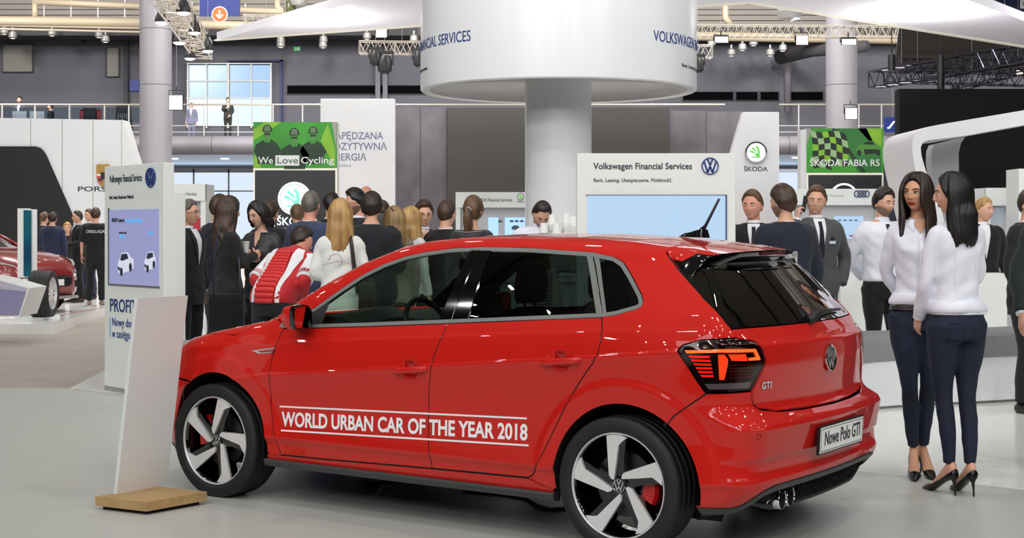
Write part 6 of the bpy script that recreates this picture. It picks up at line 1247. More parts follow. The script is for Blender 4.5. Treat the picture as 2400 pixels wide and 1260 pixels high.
class Person:
    def __init__(s, label, x, y, face=0., H=1.78, g='m', z0=0., sk='fair', vox=.016, bend=0., lean=0., twist=0., group=None, heels=0., build=1., feet=None, head=(0, 0, 0), sit=False):
        s.o = empty('person', (x, y, z0), face, label, 'person', group); s.g = g; s.k = (H-heels)/1.77; s.he = heels; s.sk = skin(sk); s.vox = vox; s.bend = bend; s.lean = lean; s.bd = build; s.hd = head; s.twist = twist
        s.feet = feet or ((.11, .0), (-.11, -.02)); s.sit = sit; s.arms = {}
    def W(s, V):
        """pose: scale, lean, bend at the waist, lift on heels"""
        V = np.array(V, float).reshape(-1, 3).copy(); z = V[:, 2]
        if s.bend:
            t = s.bend*sst(.85, 1.15, z); cy, cz = .02, .98; dy = V[:, 1]-cy; dz = z-cz; m = z > .85
            V[:, 1] = np.where(m, cy+dy*np.cos(t)-dz*np.sin(t), V[:, 1]); V[:, 2] = np.where(m, cz+dy*np.sin(t)+dz*np.cos(t), z)
        if s.lean: V[:, 0] += s.lean*np.clip(V[:, 2]-.9, 0, None)
        V *= s.k; V[:, 2] += s.he; return V
    def HT(s, V):
        """head turn: yaw, pitch, roll about the neck"""
        V = np.array(V, float).reshape(-1, 3)+np.array([0, 0, 0]); yw, pt, rl = s.hd
        R = Matrix.Rotation(yw, 3, 'Z') @ Matrix.Rotation(pt, 3, 'X') @ Matrix.Rotation(rl, 3, 'Y'); R = np.array(R)
        c = np.array([0, .010, 1.535]); hc = np.array([0, -.014, 1.638]); return (V+hc-c) @ R.T+c
    def mk(s, name, v, f, m, smooth=True, mi=None, parent=None): return mesh_obj(name, s.W(v), f, m, parent or s.o, smooth, mi)
    def torso(s, mb, add=0., z0=.80, z1=1.53, n=28):
        S = [q for q in SEC[s.g] if z0 <= q[0] <= z1]; zs = sorted(set([z0]+[q[0] for q in S]+[z1])); R = []
        for z in zs: a, b, c = sec_at(s.g, z); R.append(sup((a+add)*s.bd, (b+add)*s.bd, c, z))
        mb.loft(R)
    def armpts(s, sd, pose):
        sh = (.165 if s.g == 'm' else .134)*(.5+.5*s.bd); e, w = ARMS[pose] if isinstance(pose, str) else pose; w = w[:3]
        kx = 1 if s.g == 'm' else .84
        return [(sd*(sh-.05), .015, 1.415), (sd*sh, .012, 1.405), (sd*(e[0]*kx*.35+sh*.65+.012), (e[1])*.35, 1.405*.62+e[2]*.38), (sd*e[0]*kx*(.5+.5*s.bd), e[1], e[2]), ((sd*(e[0]*.5+w[0]*.5)*kx), (e[1]+w[1])/2, (e[2]+w[2])/2), (sd*w[0]*kx, w[1], w[2])]
    def arm(s, mb, sd, pose, add=0., upto=6, loose=0.):
        P = s.armpts(sd, pose); r0 = [.056, .059, .048, .041, .037, .028] if s.g == 'm' else [.040, .043, .036, .032, .029, .022]
        r = [q*(.6+.4*s.bd)+add for q in r0]
        if loose: r = [r[0], r[1], r[2]+loose*.3, r[3]+loose*.5, r[4]+loose*.8, r[5]+loose]
        limb(mb, P[:upto], r[:upto], 14)
    def legpts(s, i):
        fx, fy = s.feet[i]; sd = 1 if i == 0 else -1
        if s.sit: return [(sd*.09, .02, .50+.42-.0), (sd*.11, -.22, .50+.36), (sd*.12, -.42, .50+.33), (sd*.12, -.43, .60), (sd*.12, -.42, .42)]
        return [(sd*.085, .01, .90), (sd*.09+(fx-sd*.09)*.25, fy*.2-.008, .72), (sd*.09+(fx-sd*.09)*.5, fy*.5-.02, .50), (sd*.09+(fx-sd*.09)*.78, fy*.8+.008, .28), (fx, fy+.015, .085)]
    def legs(s, mb, add=0., cuff=0., to=5):
        r0 = [.098, .086, .058, .052, .038] if s.g == 'm' else [.100, .088, .053, .047, .032]
        for i in (0, 1): limb(mb, s.legpts(i)[:to], [q+add+(cuff if j == 4 else cuff*.6 if j == 3 else 0) for j, q in enumerate(r0)][:to], 16)
    def hand(s, mb, w, d, n, curl=.35, spread=.0, sd=1, sc=1.):
        """palm with five fingers: w wrist, d pointing direction, n palm side"""
        d = Vector(d).normalized(); n = Vector(n); n = (n-d*n.dot(d)).normalized(); y = n.cross(d)*sd; w = Vector(w); sc *= (1 if s.g == 'm' else .9)
        P = lambda a, b, c: w+d*(a*sc)+y*(b*sc)+n*(c*sc)
        mb.loft([[P(x, wd*math.cos(t), th*math.sin(t)) for t in [2*PI*i/10 for i in range(10)]] for x, wd, th in ((-.02, .022, .018), (.01, .028, .017), (.045, .040, .015), (.078, .042, .013), (.094, .036, .009))])
        for b, L_, r in ((.030, .070, .0085), (.010, .080, .009), (-.010, .074, .0086), (-.029, .058, .0076)):
            p = [P(.080, b, 0)]; a = curl*.8; x, c = .080, 0.
            for q, seg in enumerate((.42, .32, .26)): x += math.cos(a)*seg*L_; c += math.sin(a)*seg*L_; p.append(P(x, b+spread*b*(q+1)*.5, c)); a += curl*1.15
            mb.tube(p, [r*sc, r*.95*sc, r*.85*sc, r*.6*sc], 7)
        p = [P(.015, .026, .004), P(.040, .052, .012+.01*curl), P(.066, .062, .020+.03*curl), P(.088, .060, .026+.05*curl)]; mb.tube(p, [.013*sc, .0115*sc, .010*sc, .007*sc], 7)
    def body(s, hands, legs=True, fem_neck=False):
        mb = MB(); s.torso(mb, -.012); 
        for sd, k_ in ((1, 'L'), (-1, 'R')): s.arm(mb, sd, s.pose[k_], -.004)
        s.legs(mb, -.010)
        nk = .052 if s.g == 'm' else .043
        limb(mb, [(0, .018, 1.44), (0, .016, 1.50), (0, .010, 1.56), (0, .005, 1.60)], [nk*1.25, nk*1.02, nk, nk*.95], 16)
        v, f = fuse(mb, s.vox); hb = MB(); hb.v = []; 
        for (sd, k_) in ((1, 'L'), (-1, 'R')):
            hp = hands.get(k_)
            if hp is None: continue
            P = s.armpts(sd, s.pose[k_]); dd = Vector(P[-1])-Vector(P[-2]); q = dict(hp); d = q.pop('d', None); dd = Vector(d)*Vector((sd, 1, 1)) if d else dd
            n = q.pop('n', (-1, 0, 0)); s.hand(hb, P[-1], dd, (n[0]*sd, n[1], n[2]), sd=q.pop('flip', sd), **q)
        nv = len(v); V = list(map(tuple, v))+hb.v; Fc = f+[tuple(i+nv for i in q) for q in hb.f]
        mi = [0]*len(Fc)
        hv, hf, hm, s.hp = s.headmesh(); hv = s.HT(hv); k0 = len(V); V += list(map(tuple, hv)); Fc += [tuple(i+k0 for i in q) for q in hf]; mi += hm
        s.bodyo = s.mk('body', V, Fc, facemat(s), True)
        for nm, arr in zip(('lips', 'stubble'), s.hattr):
            at_ = s.bodyo.data.attributes.new(nm, 'FLOAT', 'POINT'); q = np.zeros(len(V)); q[k0:k0+len(arr)] = arr; at_.data.foreach_set('value', q)
        if s.hres or s.eyes:
            for sd in (1, -1):  # eyebrows
                e = MB(); pb = [(sd*.013, -.0955, .0205), (sd*.024, -.0935, .0245), (sd*.036, -.0880, .0262), (sd*.048, -.0760, .0215)]; limb(e, [(x, y+(.002 if s.g == 'f' else 0), z) for x, y, z in pb], [.0020, .0034 if s.g == 'm' else .0027, .0030 if s.g == 'm' else .0024, .0008], 8, 3); s.mk('eyebrow', s.HT(e.v), e.f, mat('brow_'+s.hc[0], s.hc[2], rough=.8))
        if s.eyes:
            for sd in (1, -1):
                e = MB(); e.ball((sd*.031, -.0728, .001), (.0130, .0120, .0086 if s.g == 'f' else .0072), 14, 8); ev = s.HT(e.v); eo = s.mk('eye', ev, e.f, mat('eye_white', '#e6ddd6', rough=.25))
                e = MB(); c = (sd*.031+s.gaze*.004, -.0838, .0006); e.ball(c, (.0058, .0024, .0066), 12, 6); s.mk('iris', s.HT(e.v), e.f, mat('iris_dark', '#1c0f0a', rough=.2), parent=s.o)
                e = MB()
                R_ = []
                for t in np.linspace(-.15, .62, 6):
                    R_.append([(sd*.031+.0142*math.cos(p), -.0728-.0138*math.sin(p)*math.cos(t*1.5), .001+.0098*math.sin(t*1.5)*math.sin(p)+.0022) for p in np.linspace(.05, PI-.05, 11)])
                for sg_, t0 in ((1, 0),):
                    e.loft([r for r in R_[1:]], cap=False, closed=False)
                s.mk('eyelid', s.HT(e.v), e.f, s.sk)
                if s.lash:
                    e = MB(); e.tube([(sd*(.031-.0135), -.0805, .003), (sd*.028, -.0875, .0095), (sd*.036, -.0858, .0092), (sd*(.031+.0165), -.0755, .005)], [.001, .0022, .0024, .001], 6); s.mk('lashes', s.HT(e.v), e.f, M_BLK)
    lip = 'natural'; hc = H_BRN; eyes = True; gaze = 0; lash = False; stub = False; jaw = 1.; hres = 1
    def headmesh(s):
        n, m = (96, 84) if s.hres > 1 else (60, 52) if s.hres else (32, 24)
        th = np.linspace(0, PI, m); ph = np.linspace(0, 2*PI, n, endpoint=False); ph = ph-.5*np.sin(ph)
        T, Ph = np.meshgrid(th, ph, indexing='ij'); z = np.cos(T); y = -np.sin(T)*np.cos(Ph); x = np.sin(T)*np.sin(Ph)
        fm = s.g == 'f'; A, B, C = (.0735, .093, .116) if fm else (.0765, .096, .121)
        X, Y, Z = A*x, B*y, C*z
        low = np.clip(-z, 0, 1); front = np.clip(-y, 0, 1)
        X *= 1-(.30 if fm else .22)/s.jaw*low**1.6; Y = np.where(Y > 0, Y*(1-.42*low**1.2), Y*(1-.10*low)); X *= 1+.05*np.clip(1-np.abs(z-.15)*3, 0, 1)
        Y -= .010*np.exp(-((z+.95)/.28)**2)*front   # chin forward
        Y += .006*np.exp(-((z-.62)/.25)**2)*front   # forehead slope
        F_ = (Y < 0)
        ns = np.interp(Z, [-.044, -.037, -.030, -.022, .0, .018], [0, .012, .0245 if not fm else .021, .0225 if not fm else .018, .011, .001]); Y -= F_*ns*np.exp(-(X/(.0085+.0062*np.exp(-((Z+.033)/.008)**2)))**2)
        for sx in (1, -1):
            Y += F_*.0115*np.exp(-((X-sx*.031)/.016)**2-((Z-.002)/.011)**2); Y -= F_*.004*np.exp(-((X-sx*.032)/.020)**2-((Z-.022)/.007)**2); Y -= F_*.0045*np.exp(-((X-sx*.040)/.018)**2-((Z+.026)/.016)**2)
            X += sx*.0*F_
        lz = -.062; Y -= F_*(.0065*np.exp(-(X/.019)**2-((Z-lz-.0042)/.0038)**2)+.0078*np.exp(-(X/.017)**2-((Z-lz+.0055)/.0048)**2)-.003*np.exp(-(X/.022)**2-((Z-lz)/.0018)**2)); Y += F_*.004*np.exp(-(X/.02)**2-((Z-lz+.017)/.006)**2); Y -= F_*.005*np.exp(-(X/.020)**2-((Z+.098)/.012)**2)
        V = np.stack([X, Y, Z], -1).reshape(-1, 3); fs = []; mi = []
        for i in range(m-1):
            for j in range(n):
                k = (j+1) % n; q = (i*n+j, (i+1)*n+j, (i+1)*n+k, i*n+k); c = V[list(q)].mean(0); fs.append(q); w = 0
                mi.append(w)
        mb = MB(); mb.v = [tuple(p) for p in V]; mb.f = list(fs); nf = len(fs)
        for sd in (1, -1):
            R = []
            for t, rx, rz in ((0, .006, .016), (.004, .012, .028), (.009, .014, .031), (.013, .010, .026), (.014, .006, .016)): R.append([(sd*(.070+t*1.1), .012+rx*math.cos(a)+t*.5, -.006+rz*math.sin(a)-.004*math.cos(a)) for a in [2*PI*i/12 for i in range(12)]])
            mb.loft(R)
        x_, y_, z_ = V[:, 0], V[:, 1], V[:, 2]; fr_ = y_ < -.045
        hw = .0245 if fm else .024; ed = 1-(np.abs(x_)/(hw if fm else .021))**2; bow = .0012*np.cos(x_*420)
        lw = sst(-.25, .35, ed)*sst(.0022, -.0008, (z_-lz)-.0078*(1 if fm else .6)*np.clip(ed, 0, 1)**.6-bow*0)*sst(.0022, -.0010, -(z_-lz)-.0118*(1 if fm else .65)*np.clip(ed, 0, 1)**.6)*fr_
        st = sst(-.030, -.050, z_-.55*np.clip(np.abs(x_)-.045, 0, 1)*1.2)*sst(.045, .015, y_)*(1-.85*np.exp(-(x_/.030)**2-((z_+.052)/.010)**2))*(1 if s.stub else 0)
        st = st*np.where((np.abs(x_) < .034) & (z_ > -.052) & fr_, np.exp(-((z_+.052)/.004)**2)*.7, 1); ne = len(mb.v)-len(V)
        s.hattr = (np.concatenate([lw, np.zeros(ne)]), np.concatenate([np.clip(st, 0, 1), np.zeros(ne)]))
        return np.array(mb.v), mb.f, mi+[0]*(len(mb.f)-nf), (V, fs, n, m)
    def hair(s, col, style='short', thick=.016, parent=None, **k):
        V, fs, n, m = s.hp; rng = np.random.RandomState(int(abs(s.o.location.x*977+s.o.location.y*131)) % 9999)
        az = np.degrees(np.arctan2(np.abs(V[:, 0]), -V[:, 1])); z = V[:, 2]
        hl = {'short': np.interp(az, [0, 25, 42, 55, 78, 92, 110, 180], [.072, .072, .060, .030, .020, -.005, -.05, -.082]), 'full': np.interp(az, [0, 20, 40, 60, 85, 180], [.068, .060, .030, -.02, -.08, -.10]),
              'bald': np.interp(az, [0, 60, 85, 100, 180], [.3, .3, .02, -.03, -.08]), 'receding': np.interp(az, [0, 20, 40, 55, 78, 92, 110, 180], [.092, .096, .082, .05, .02, -.005, -.05, -.082])}[style if style in ('short', 'bald', 'receding') else 'full']
        t = np.clip((z-hl)/.022, 0, 1); t = t*t*(3-2*t); nr = V/np.array([.076, .095, .12])**2; nr /= np.linalg.norm(nr, axis=1, keepdims=True)
        tk = thick*(1+.5*np.clip(z/.12, 0, 1)*(style not in ('bald',)))*(1+.05*np.sin(V[:, 0]*260+V[:, 1]*90)*np.cos(V[:, 1]*150)+.05*rng.randn(len(z))*(t > .3)*(k.get('length', 0) == 0))
        if style == 'bald': t = t*np.clip((.055-z)/.03, 0, 1); 
        Vh = V*1.0+nr*(t*tk-.006*(1-t))[:, None]; M = hairm(*col); mb = MB(); mb.v = [tuple(p) for p in s.HT(Vh)]; mb.f = list(fs)
        L = k.get('length', 0)
        if L:
            lay = k.get('azs', range(70, 291, 11)); 
            for a in lay:
                for lay2 in ((0, 1.0), (1, .97)) if s.hres > 1 else ((0, 1.),):
                    a_ = math.radians(a+5*lay2[0]+rng.uniform(-2, 2)); sn, cs = math.sin(a_), -math.cos(a_); l_ = L*rng.uniform(.88, 1.0)*lay2[1]; r = k.get('lock', .019)
                    fr = k.get('front', .0) if (a < 100 or a > 260) else 0; cu = k.get('curl', 0)
                    pts = [(sn*.02, cs*.02+.0, .128), (sn*.060, cs*.066, .098), (sn*.086, cs*.104, .03), (sn*.090, cs*.108, -.05)]
                    tail = k.get('flare', 1.0)
                    for u in np.linspace(.3, 1, 6):
                        zz = -.05-(l_-.05)*u; bx = sn*(.090+.035*u*tail)+cu*.016*math.sin(u*19+a); by = cs*(.106)+max(0, cs)*.0*u+(.015*u if cs > 0 else 0)-fr*u*.7+cu*.014*math.cos(u*17+a*2)
                        if cs > -.3 and cs < .35 and fr == 0: by += .03*u
                        pts.append((bx, by, zz))
                    q = s.HT(pts[:4]); 
                    # below the nape the locks hang from the turned head but fall straight
                    base = q[3]; pp_ = [tuple(x) for x in q]; yw = s.hd[0]*k.get('follow', .6); cyw, syw = math.cos(yw), math.sin(yw)
                    for p in pts[4:]:
                        x_, y_ = p[0], p[1]; X2 = x_*cyw-y_*syw; Y2 = x_*syw+y_*cyw; pp_.append((X2*.75+base[0]*.25, Y2*.75+base[1]*.25+.003, 1.655+p[2]))
                    mb2 = MB(); R_ = [r*.45, r*.9, r, r]+[r*1.05*(1-.2*(u-.3)/.7)*(1 if u < .8 else .8 if u < .95 else .18) for u in np.linspace(.3, 1, 6)]; limb(mb2, pp_, R_, 7, 3); mb.add(mb2.v, mb2.f)
        if style == 'ponytail':
            mb2 = MB(); limb(mb2, s.HT([(0, .095, .01), (0, .125, -.005), (.0, .135, -.06), (0, .12, -.13), (0, .125, -.19), (0, .12, -.235)]), [.030, .026, .040, .042, .030, .008], 12, 4); 
            for q in range(7):
                a_ = q*.9; pts = s.HT([(0, .125, -.005), (.022*math.cos(a_), .135+.02*math.sin(a_), -.08), (.024*math.cos(a_+.3), .122+.02*math.sin(a_), -.16), (.018*math.cos(a_), .12+.012*math.sin(a_), -.25)]); limb(mb2, pts, [.016, .020, .016, .004], 7, 3)
            mb.add(mb2.v, mb2.f); r_ = MB(); r_.tube(s.HT([(0, .112, .002), (0, .124, -.004)]), [.031, .030], 12); s.mk('hair_tie', r_.v, r_.f, mat('hair_tie_pale', '#9aa0a8', rough=.6))
        return s.mk('hair', mb.v, mb.f, M)
    def fpt(s, x, z, off, back=False, add=0.):
        a, b, c = sec_at(s.g, z); a = (a+add)*s.bd; b = (b+add)*s.bd; t = (1-min(abs(x)/a, .98)**2.5)**(1/2.5); return (x, c+(b*t+off)*(1 if back else -1), z)
    def patch(s, name, poly, m, off, add=0., back=False, nz=8, th=.003):
        """flat piece of clothing laid on the chest or the back: rows of (z, x_left, x_right)"""
        R = []
        zs = np.linspace(poly[0][0], poly[-1][0], max(nz, len(poly))); xl = np.interp(zs*-1, [-p[0] for p in poly], [p[1] for p in poly]); xr = np.interp(zs*-1, [-p[0] for p in poly], [p[2] for p in poly]); nx = 7; mb = MB(); vs = []
        for z, a, b in zip(zs, xl, xr):
            for i in range(nx+1): vs.append(s.fpt(a+(b-a)*i/nx, z, off, back, add))
        fs = [(r*(nx+1)+i, r*(nx+1)+i+1, (r+1)*(nx+1)+i+1, (r+1)*(nx+1)+i) for r in range(len(zs)-1) for i in range(nx)]
        return s.mk(name, vs, fs, m)
    def wrinkle(s, v, amp, seed=0):
        c = v.mean(0); d = v-np.array([0, 0, 0]); q = v; n = np.stack([q[:, 0]-np.round(q[:, 0]*0, 0), q[:, 1], 0*q[:, 2]], -1); n /= np.linalg.norm(n, axis=1, keepdims=True)+1e-6
        w = np.sin(q[:, 2]*38+q[:, 0]*21+seed)+.7*np.sin(q[:, 2]*61-q[:, 1]*43+q[:, 0]*33+seed*2)+.6*np.sin(q[:, 0]*55+q[:, 2]*17+seed); return v+n*(w*amp)[:, None]
    def top(s, name, m, add=.012, z0=.80, z1=1.490, arm=.009, loose=.006, sleeve=6, wr=.0022, vox=None, flare=0.):
        mb = MB(); S = SEC[s.g]; zs = sorted(set([z0]+[q[0] for q in S if z0 < q[0] < z1]+[z1])); R = []
        for z in zs:
            a, b, c = sec_at(s.g, z); e = add*(1 if z < 1.44 else .7)+flare*max(0, (1.05-z)); R.append(sup((a+e)*s.bd, (b+e)*s.bd, c, z))
        mb.loft(R)
        for sd, k_ in ((1, 'L'), (-1, 'R')): s.arm(mb, sd, s.pose[k_], arm, sleeve, loose)
        v, f = fuse(mb, vox or s.vox, 2); v = s.wrinkle(v, wr, s.o.location.x*7); return s.mk(name, v, f, m)
    def bottom(s, name, m, add=.006, cuff=.012, waist=.96, wr=.0015, to=5):
        mb = MB(); S = SEC[s.g]; zs = [.80, .88, .92, waist]; mb.loft([sup((sec_at(s.g, z)[0]+add)*s.bd, (sec_at(s.g, z)[1]+add)*s.bd, sec_at(s.g, z)[2], z) for z in zs]); s.legs(mb, add, cuff, to)
        v, f = fuse(mb, s.vox, 3); v = s.wrinkle(v, wr, 3.); return s.mk(name, v, f, m)
    def shoes(s, m, kind='shoe'):
        for i in (0, 1):
            fx, fy = s.legpts(i)[-1][:2] if s.sit else s.feet[i]; sd = 1 if i == 0 else -1; mb = MB(); yaw = sd*.18; c_, s_ = math.cos(yaw), math.sin(yaw); zz = .35 if s.sit else 0
            f = lambda x, y, z: (fx+x*c_-y*s_, fy+x*s_+y*c_, z+zz)
            rr = [(.075, .030, .02, .07), (.06, .036, .0, .085), (.0, .038, .0, .090), (-.06, .042, .0, .068), (-.12, .048, .0, .052), (-.165, .042, .0, .040), (-.195, .022, .004, .026)]
            mb.loft([[f(w*math.cos(t)*(1 if math.sin(t) > 0 else 1), y, (z0+z1)/2+(z1-z0)/2*math.copysign(abs(math.sin(t))**.7, math.sin(t))) for t in [2*PI*j/12 for j in range(12)]] for y, w, z0, z1 in rr]); s.mk(kind, mb.v, mb.f, m, 50)
    def pumps(s, m, hh):
        """stiletto pumps and the bare foot in them; the figure stands hh above the floor on them"""
        for i in (0, 1):
            fx, fy = s.feet[i]; sd = 1 if i == 0 else -1; yaw = sd*.12; c_, s_ = math.cos(yaw), math.sin(yaw); k = 1/s.k; lift = hh*k
            f = lambda x, y, z: (fx+x*c_-y*s_, fy+x*s_+y*c_, z-lift)
            # foot bends from the raised heel to the ball on the floor
            zf = lambda y: lift+.0 if y > .03 else float(np.interp(y, [-.20, -.12, -.06, .03], [.004, .006, lift*.55, lift]))
            mb = MB(); mb.loft([[f(w*math.cos(t), y, zf(y)+h0+(h1-h0)*(.5+.5*math.sin(t))) for t in [2*PI*j/12 for j in range(12)]] for y, w, h0, h1 in ((.060, .018, .015, .075), (.045, .026, .008, .10), (.01, .028, .006, .105), (-.04, .028, .006, .080), (-.09, .034, .006, .055), (-.13, .034, .006, .040), (-.17, .022, .006, .028))]); s.mk('foot', mb.v, mb.f, s.sk)
            mb = MB(); mb.loft([[f(w*math.cos(t), y, zf(y)+h0+(h1-h0)*(.5+.5*math.sin(t))) for t in [2*PI*j/14 for j in range(14)]] for y, w, h0, h1 in ((.072, .016, .0, .050), (.058, .029, -.004, .060), (.02, .032, -.004, .040), (-.04, .032, -.004, .026), (-.085, .037, -.003, .034), (-.13, .038, -.003, .046), (-.175, .026, -.003, .032), (-.215, .008, -.002, .014))])
            mb.loft([[f(r*math.cos(t), y0+r*math.sin(t), z) for t in [2*PI*j/8 for j in range(8)]] for r, y0, z in ((.005, .062, .0), (.0055, .060, lift*.4), (.011, .052, lift*.85), (.026, .040, lift+.008))]); s.mk('stiletto_pump', mb.v, mb.f, m, 50)
    def collar(s, m, r=.063, z=1.480, h=.030, tilt=.0, open_=0., th=.004):
        mb = MB(); R = []
        rr = r if s.g == 'm' else r*.86
        A = [a for a in np.linspace(open_, 2*PI-open_, 29)]
        for e, dz in ((.012, -.020), (.004, 0.), (.0, h), (-.006, h), (-.002, 0)): R.append([((rr+e)*math.sin(a), .014-(rr*1.02+e)*math.cos(a), z+dz+.012*(-math.cos(a))*-1*.8-(.022 if open_ else .0)*max(0, math.cos(a))) for a in A])
        mb.loft(R, cap=False, closed=False); return s.mk('collar', mb.v, mb.f, m)
    def suitfront(s, shirt=None, tie=None, jm=None, add=.014, vz=1.14, name='shirt_front'):
        shirt = shirt or cloth('white_shirt', '#e9ebf2', bump=.15)
        s.patch(name, [(1.488, -.05, .05), (1.42, -.050, .050), (vz, -.006, .006)], shirt, .004, add)
        if tie: s.patch('tie', [(1.462, -.016, .016), (1.44, -.022, .022), (1.425, -.014, .014), (vz+.02, -.028, .028), (vz, -.004, .004)], tie, .009, add)
        if jm:
            for sd in (1, -1): s.patch('lapel', [(1.480, sd*.052, sd*.080), (1.40, sd*.046, sd*.105), (1.37, sd*.040, sd*.090), (vz, sd*.002, sd*.022)], jm, .0085, add)
    def spectacles(s, m=None):
        mb = MB()
        for sd in (1, -1):
            c = (sd*.031, -.098, .002); mb.tube([(c[0]+.021*math.cos(t), c[1]+.006*abs(math.cos(t))*(1 if sd*math.cos(t) > 0 else 0), c[2]+.016*math.sin(t)) for t in [2*PI*i/18 for i in range(19)]], .0014, 5, False); mb.tube([(sd*.052, -.094, .006), (sd*.078, -.04, .004), (sd*.080, .01, .0)], .0016, 5)
        mb.tube([(-.010, -.099, .006), (.010, -.099, .006)], .0016, 5); s.mk('spectacles', s.HT(mb.v), mb.f, m or M_INK, False)
RH = dict(n=(-1, 0, 0), curl=.28)     # relaxed hand, palm towards the thigh
def man(label, px, D, face, yt, pose=('down', 'down'), jacket=('navy', '#1a2036'), hair=(H_DBR, 'short'), tie=None, trousers=None, shirt=True, hands=None, H=None, collar=True, sk='fair', z0=0., **k):
    H = H or (Z_(yt, D)-z0); s = Person(label, X_(px, D), D, face, H, 'm', z0, sk, **{q: k[q] for q in k if q in ('bend', 'lean', 'build', 'feet', 'head', 'vox', 'group', 'sit')}); s.pose = dict(L=pose[0], R=pose[1]); s.hc = hair[0]; s.stub = k.get('stub', False); s.eyes = k.get('eyes', True); s.hres = k.get('hres', 1); s.gaze = k.get('gaze', 0)
    hands = hands if hands is not None else {q: (RH if s.pose[q] != 'pocket' else None) for q in 'LR'}
    s.body(hands); s.hair(hair[0], hair[1], **k.get('hairk', dict(thick=.012)))
    jm = cloth(*jacket); s.top('jacket', jm, .015, .76, 1.496, .011, .009, 6, flare=.04)
    if trousers is not False: s.bottom('trousers', cloth(*(trousers or jacket)))
    s.shoes(mat('shoe_leather', '#18120f', rough=.3)); wm = cloth('white_shirt', '#e9ebf2', bump=.15)
    if collar: s.collar(wm)
    if shirt: s.suitfront(wm, cloth(*tie) if tie else None, jm, .016)
    for sd, q in ((1, 'L'), (-1, 'R')):
        if hands.get(q) is None: continue
        P = s.armpts(sd, s.pose[q]); a, b = Vector(P[-1]), Vector(P[-2]); d = (a-b).normalized(); mb = MB(); mb.tube([a-d*.02, a+d*.012], [.036, .036], 12); s.mk('shirt_cuff', mb.v, mb.f, wm)
    return s
NAVY = ('navy', '#151b2e'); DNV = ('dark_navy', '#0e111d'); BLK = ('black_suit', '#0d0d10'); GRYS = ('charcoal_grey', '#4b4d50'); BLU = ('mid_blue', '#33405f'); TIEB = ('tie_navy', '#0c1020'); 
# --- the two women in white shirts
def white_woman(label, x, y, face, H, head, hair, pose, hands, feet, sk, lash, lip, tuck, seed=0, hairk=None, gaze=0):
    s = Person(label, x, y, face, H, 'f', 0., sk, vox=.010, heels=.095, head=head, feet=feet); s.pose = pose; s.hc = hair; s.hres = 2; s.lash = lash; s.lip = lip; s.gaze = gaze
    s.body(hands); s.hair(hair, 'full', **hairk)
    wm = cloth('crisp_white_shirt', '#e6e9f4', rough=.7, bump=.25, ns=9, noise=.04)
    s.top('shirt', wm, .008, .97 if tuck else .945, 1.478, .007, .007, 6, wr=.0028, vox=.010, flare=.05 if not tuck else -.02)
    mb = MB()
    for q in range(1): mb.loft([sup((sec_at('f', z)[0]+e)*1., (sec_at('f', z)[1]+e), sec_at('f', z)[2], z) for z, e in ((.955, .010), (.965, .022), (.985, .030), (1.01, .024), (1.03, .014))])
    s.mk('shirt_hem', s.wrinkle(np.array(mb.v), .003, 1.), mb.f, wm)
    dm = mat('dark_denim', '#17233f', rough=.8, noise=.35, nscale=3, bump=.15, col2='#0c1326')
    s.bottom('jeans', dm, .001, .000, .985, .0012)
    s.pumps(mat('pump_black', '#0a0a0c', rough=.22 if lash else .8), .095)
    for sd in (1, -1):  # collar wings
        if lash:
            mb = MB(); mb.loft([[s.fpt(sd*a, z, o_, False, .010) for a, z in ((.030, 1.475), (.052, 1.478), (.070, 1.440), (.040, 1.405))] for o_ in (.002, .010)]); s.mk('collar', mb.v, mb.f, wm, False)
    c = s.collar(wm, .062, 1.462, .030, open_=.75 if lash else 0.)
    for sd, q in ((1, 'L'), (-1, 'R')):
        P = s.armpts(sd, s.pose[q]); a, b = Vector(P[-1]), Vector(P[-2]); d = (a-b).normalized(); mb = MB(); mb.tube([a-d*.055, a+d*.012], [.036, .034], 14); s.mk('shirt_cuff', mb.v, mb.f, wm, 50)
    return s, wm, dm
s, wm, dm = white_woman('woman with long dark hair over her shoulders, red lips and studded belt, facing the viewer', X_(2152, 8.72), 8.72, -.12, Z_(402, 8.72), (-.58, .0, .04), H_DBR, dict(L=((.205, .09, 1.14), (.10, .16, .92)), R=((.215, .09, 1.15), (.07, .18, .97))), {'L': dict(n=(0, -1, 0), curl=.3), 'R': dict(n=(0, -1, 0), curl=.3)}, ((.040, .05), (-.030, -.02)), 'tan', True, 'red', True, hairk=dict(thick=.012, length=.44, azs=list(range(50, 312, 8)), lock=.016, front=.07, flare=.7, follow=.5), gaze=-.6)
s.patch('open_collar', [(1.475, -.032, .032), (1.44, -.030, .030), (1.395, -.004, .004)], s.sk, .006, .010)
s.patch('placket', [(1.39, -.012, .012), (1.0, -.012, .012)], wm, .0045, .012, nz=14)
for z in (1.36, 1.29, 1.22, 1.15, 1.08): p = s.fpt(0, z, .007, False, .012); mb = MB(); mb.ball(p, (.005, .002, .005), 8, 5); s.mk('button', mb.v, mb.f, M_TEXT)
mb = MB(); mb.loft([sup(sec_at('f', z)[0]+e, sec_at('f', z)[1]+e, sec_at('f', z)[2], z) for z, e in ((.925, .006), (.925, .013), (.960, .013), (.960, .006))], cap=False); s.mk('belt', mb.v, mb.f, mat('belt_leather', '#120d0b', rough=.4), 40)
mb = MB()
for i in range(26):
    t = -PI/2+(i-12.5)*.115
    for z in (.936, .950): a, b, c = sec_at('f', z); ct, st_ = math.cos(t), math.sin(t); mb.ball(((a+.014)*math.copysign(abs(ct)**.8, ct), c+(b+.014)*math.copysign(abs(st_)**.8, st_), z), .0034, 6, 4)
q = s.mk('belt_studs', mb.v, mb.f, mat('stud_metal', '#c9c2b8', rough=.2, metal=1.)); q['kind'] = 'stuff'
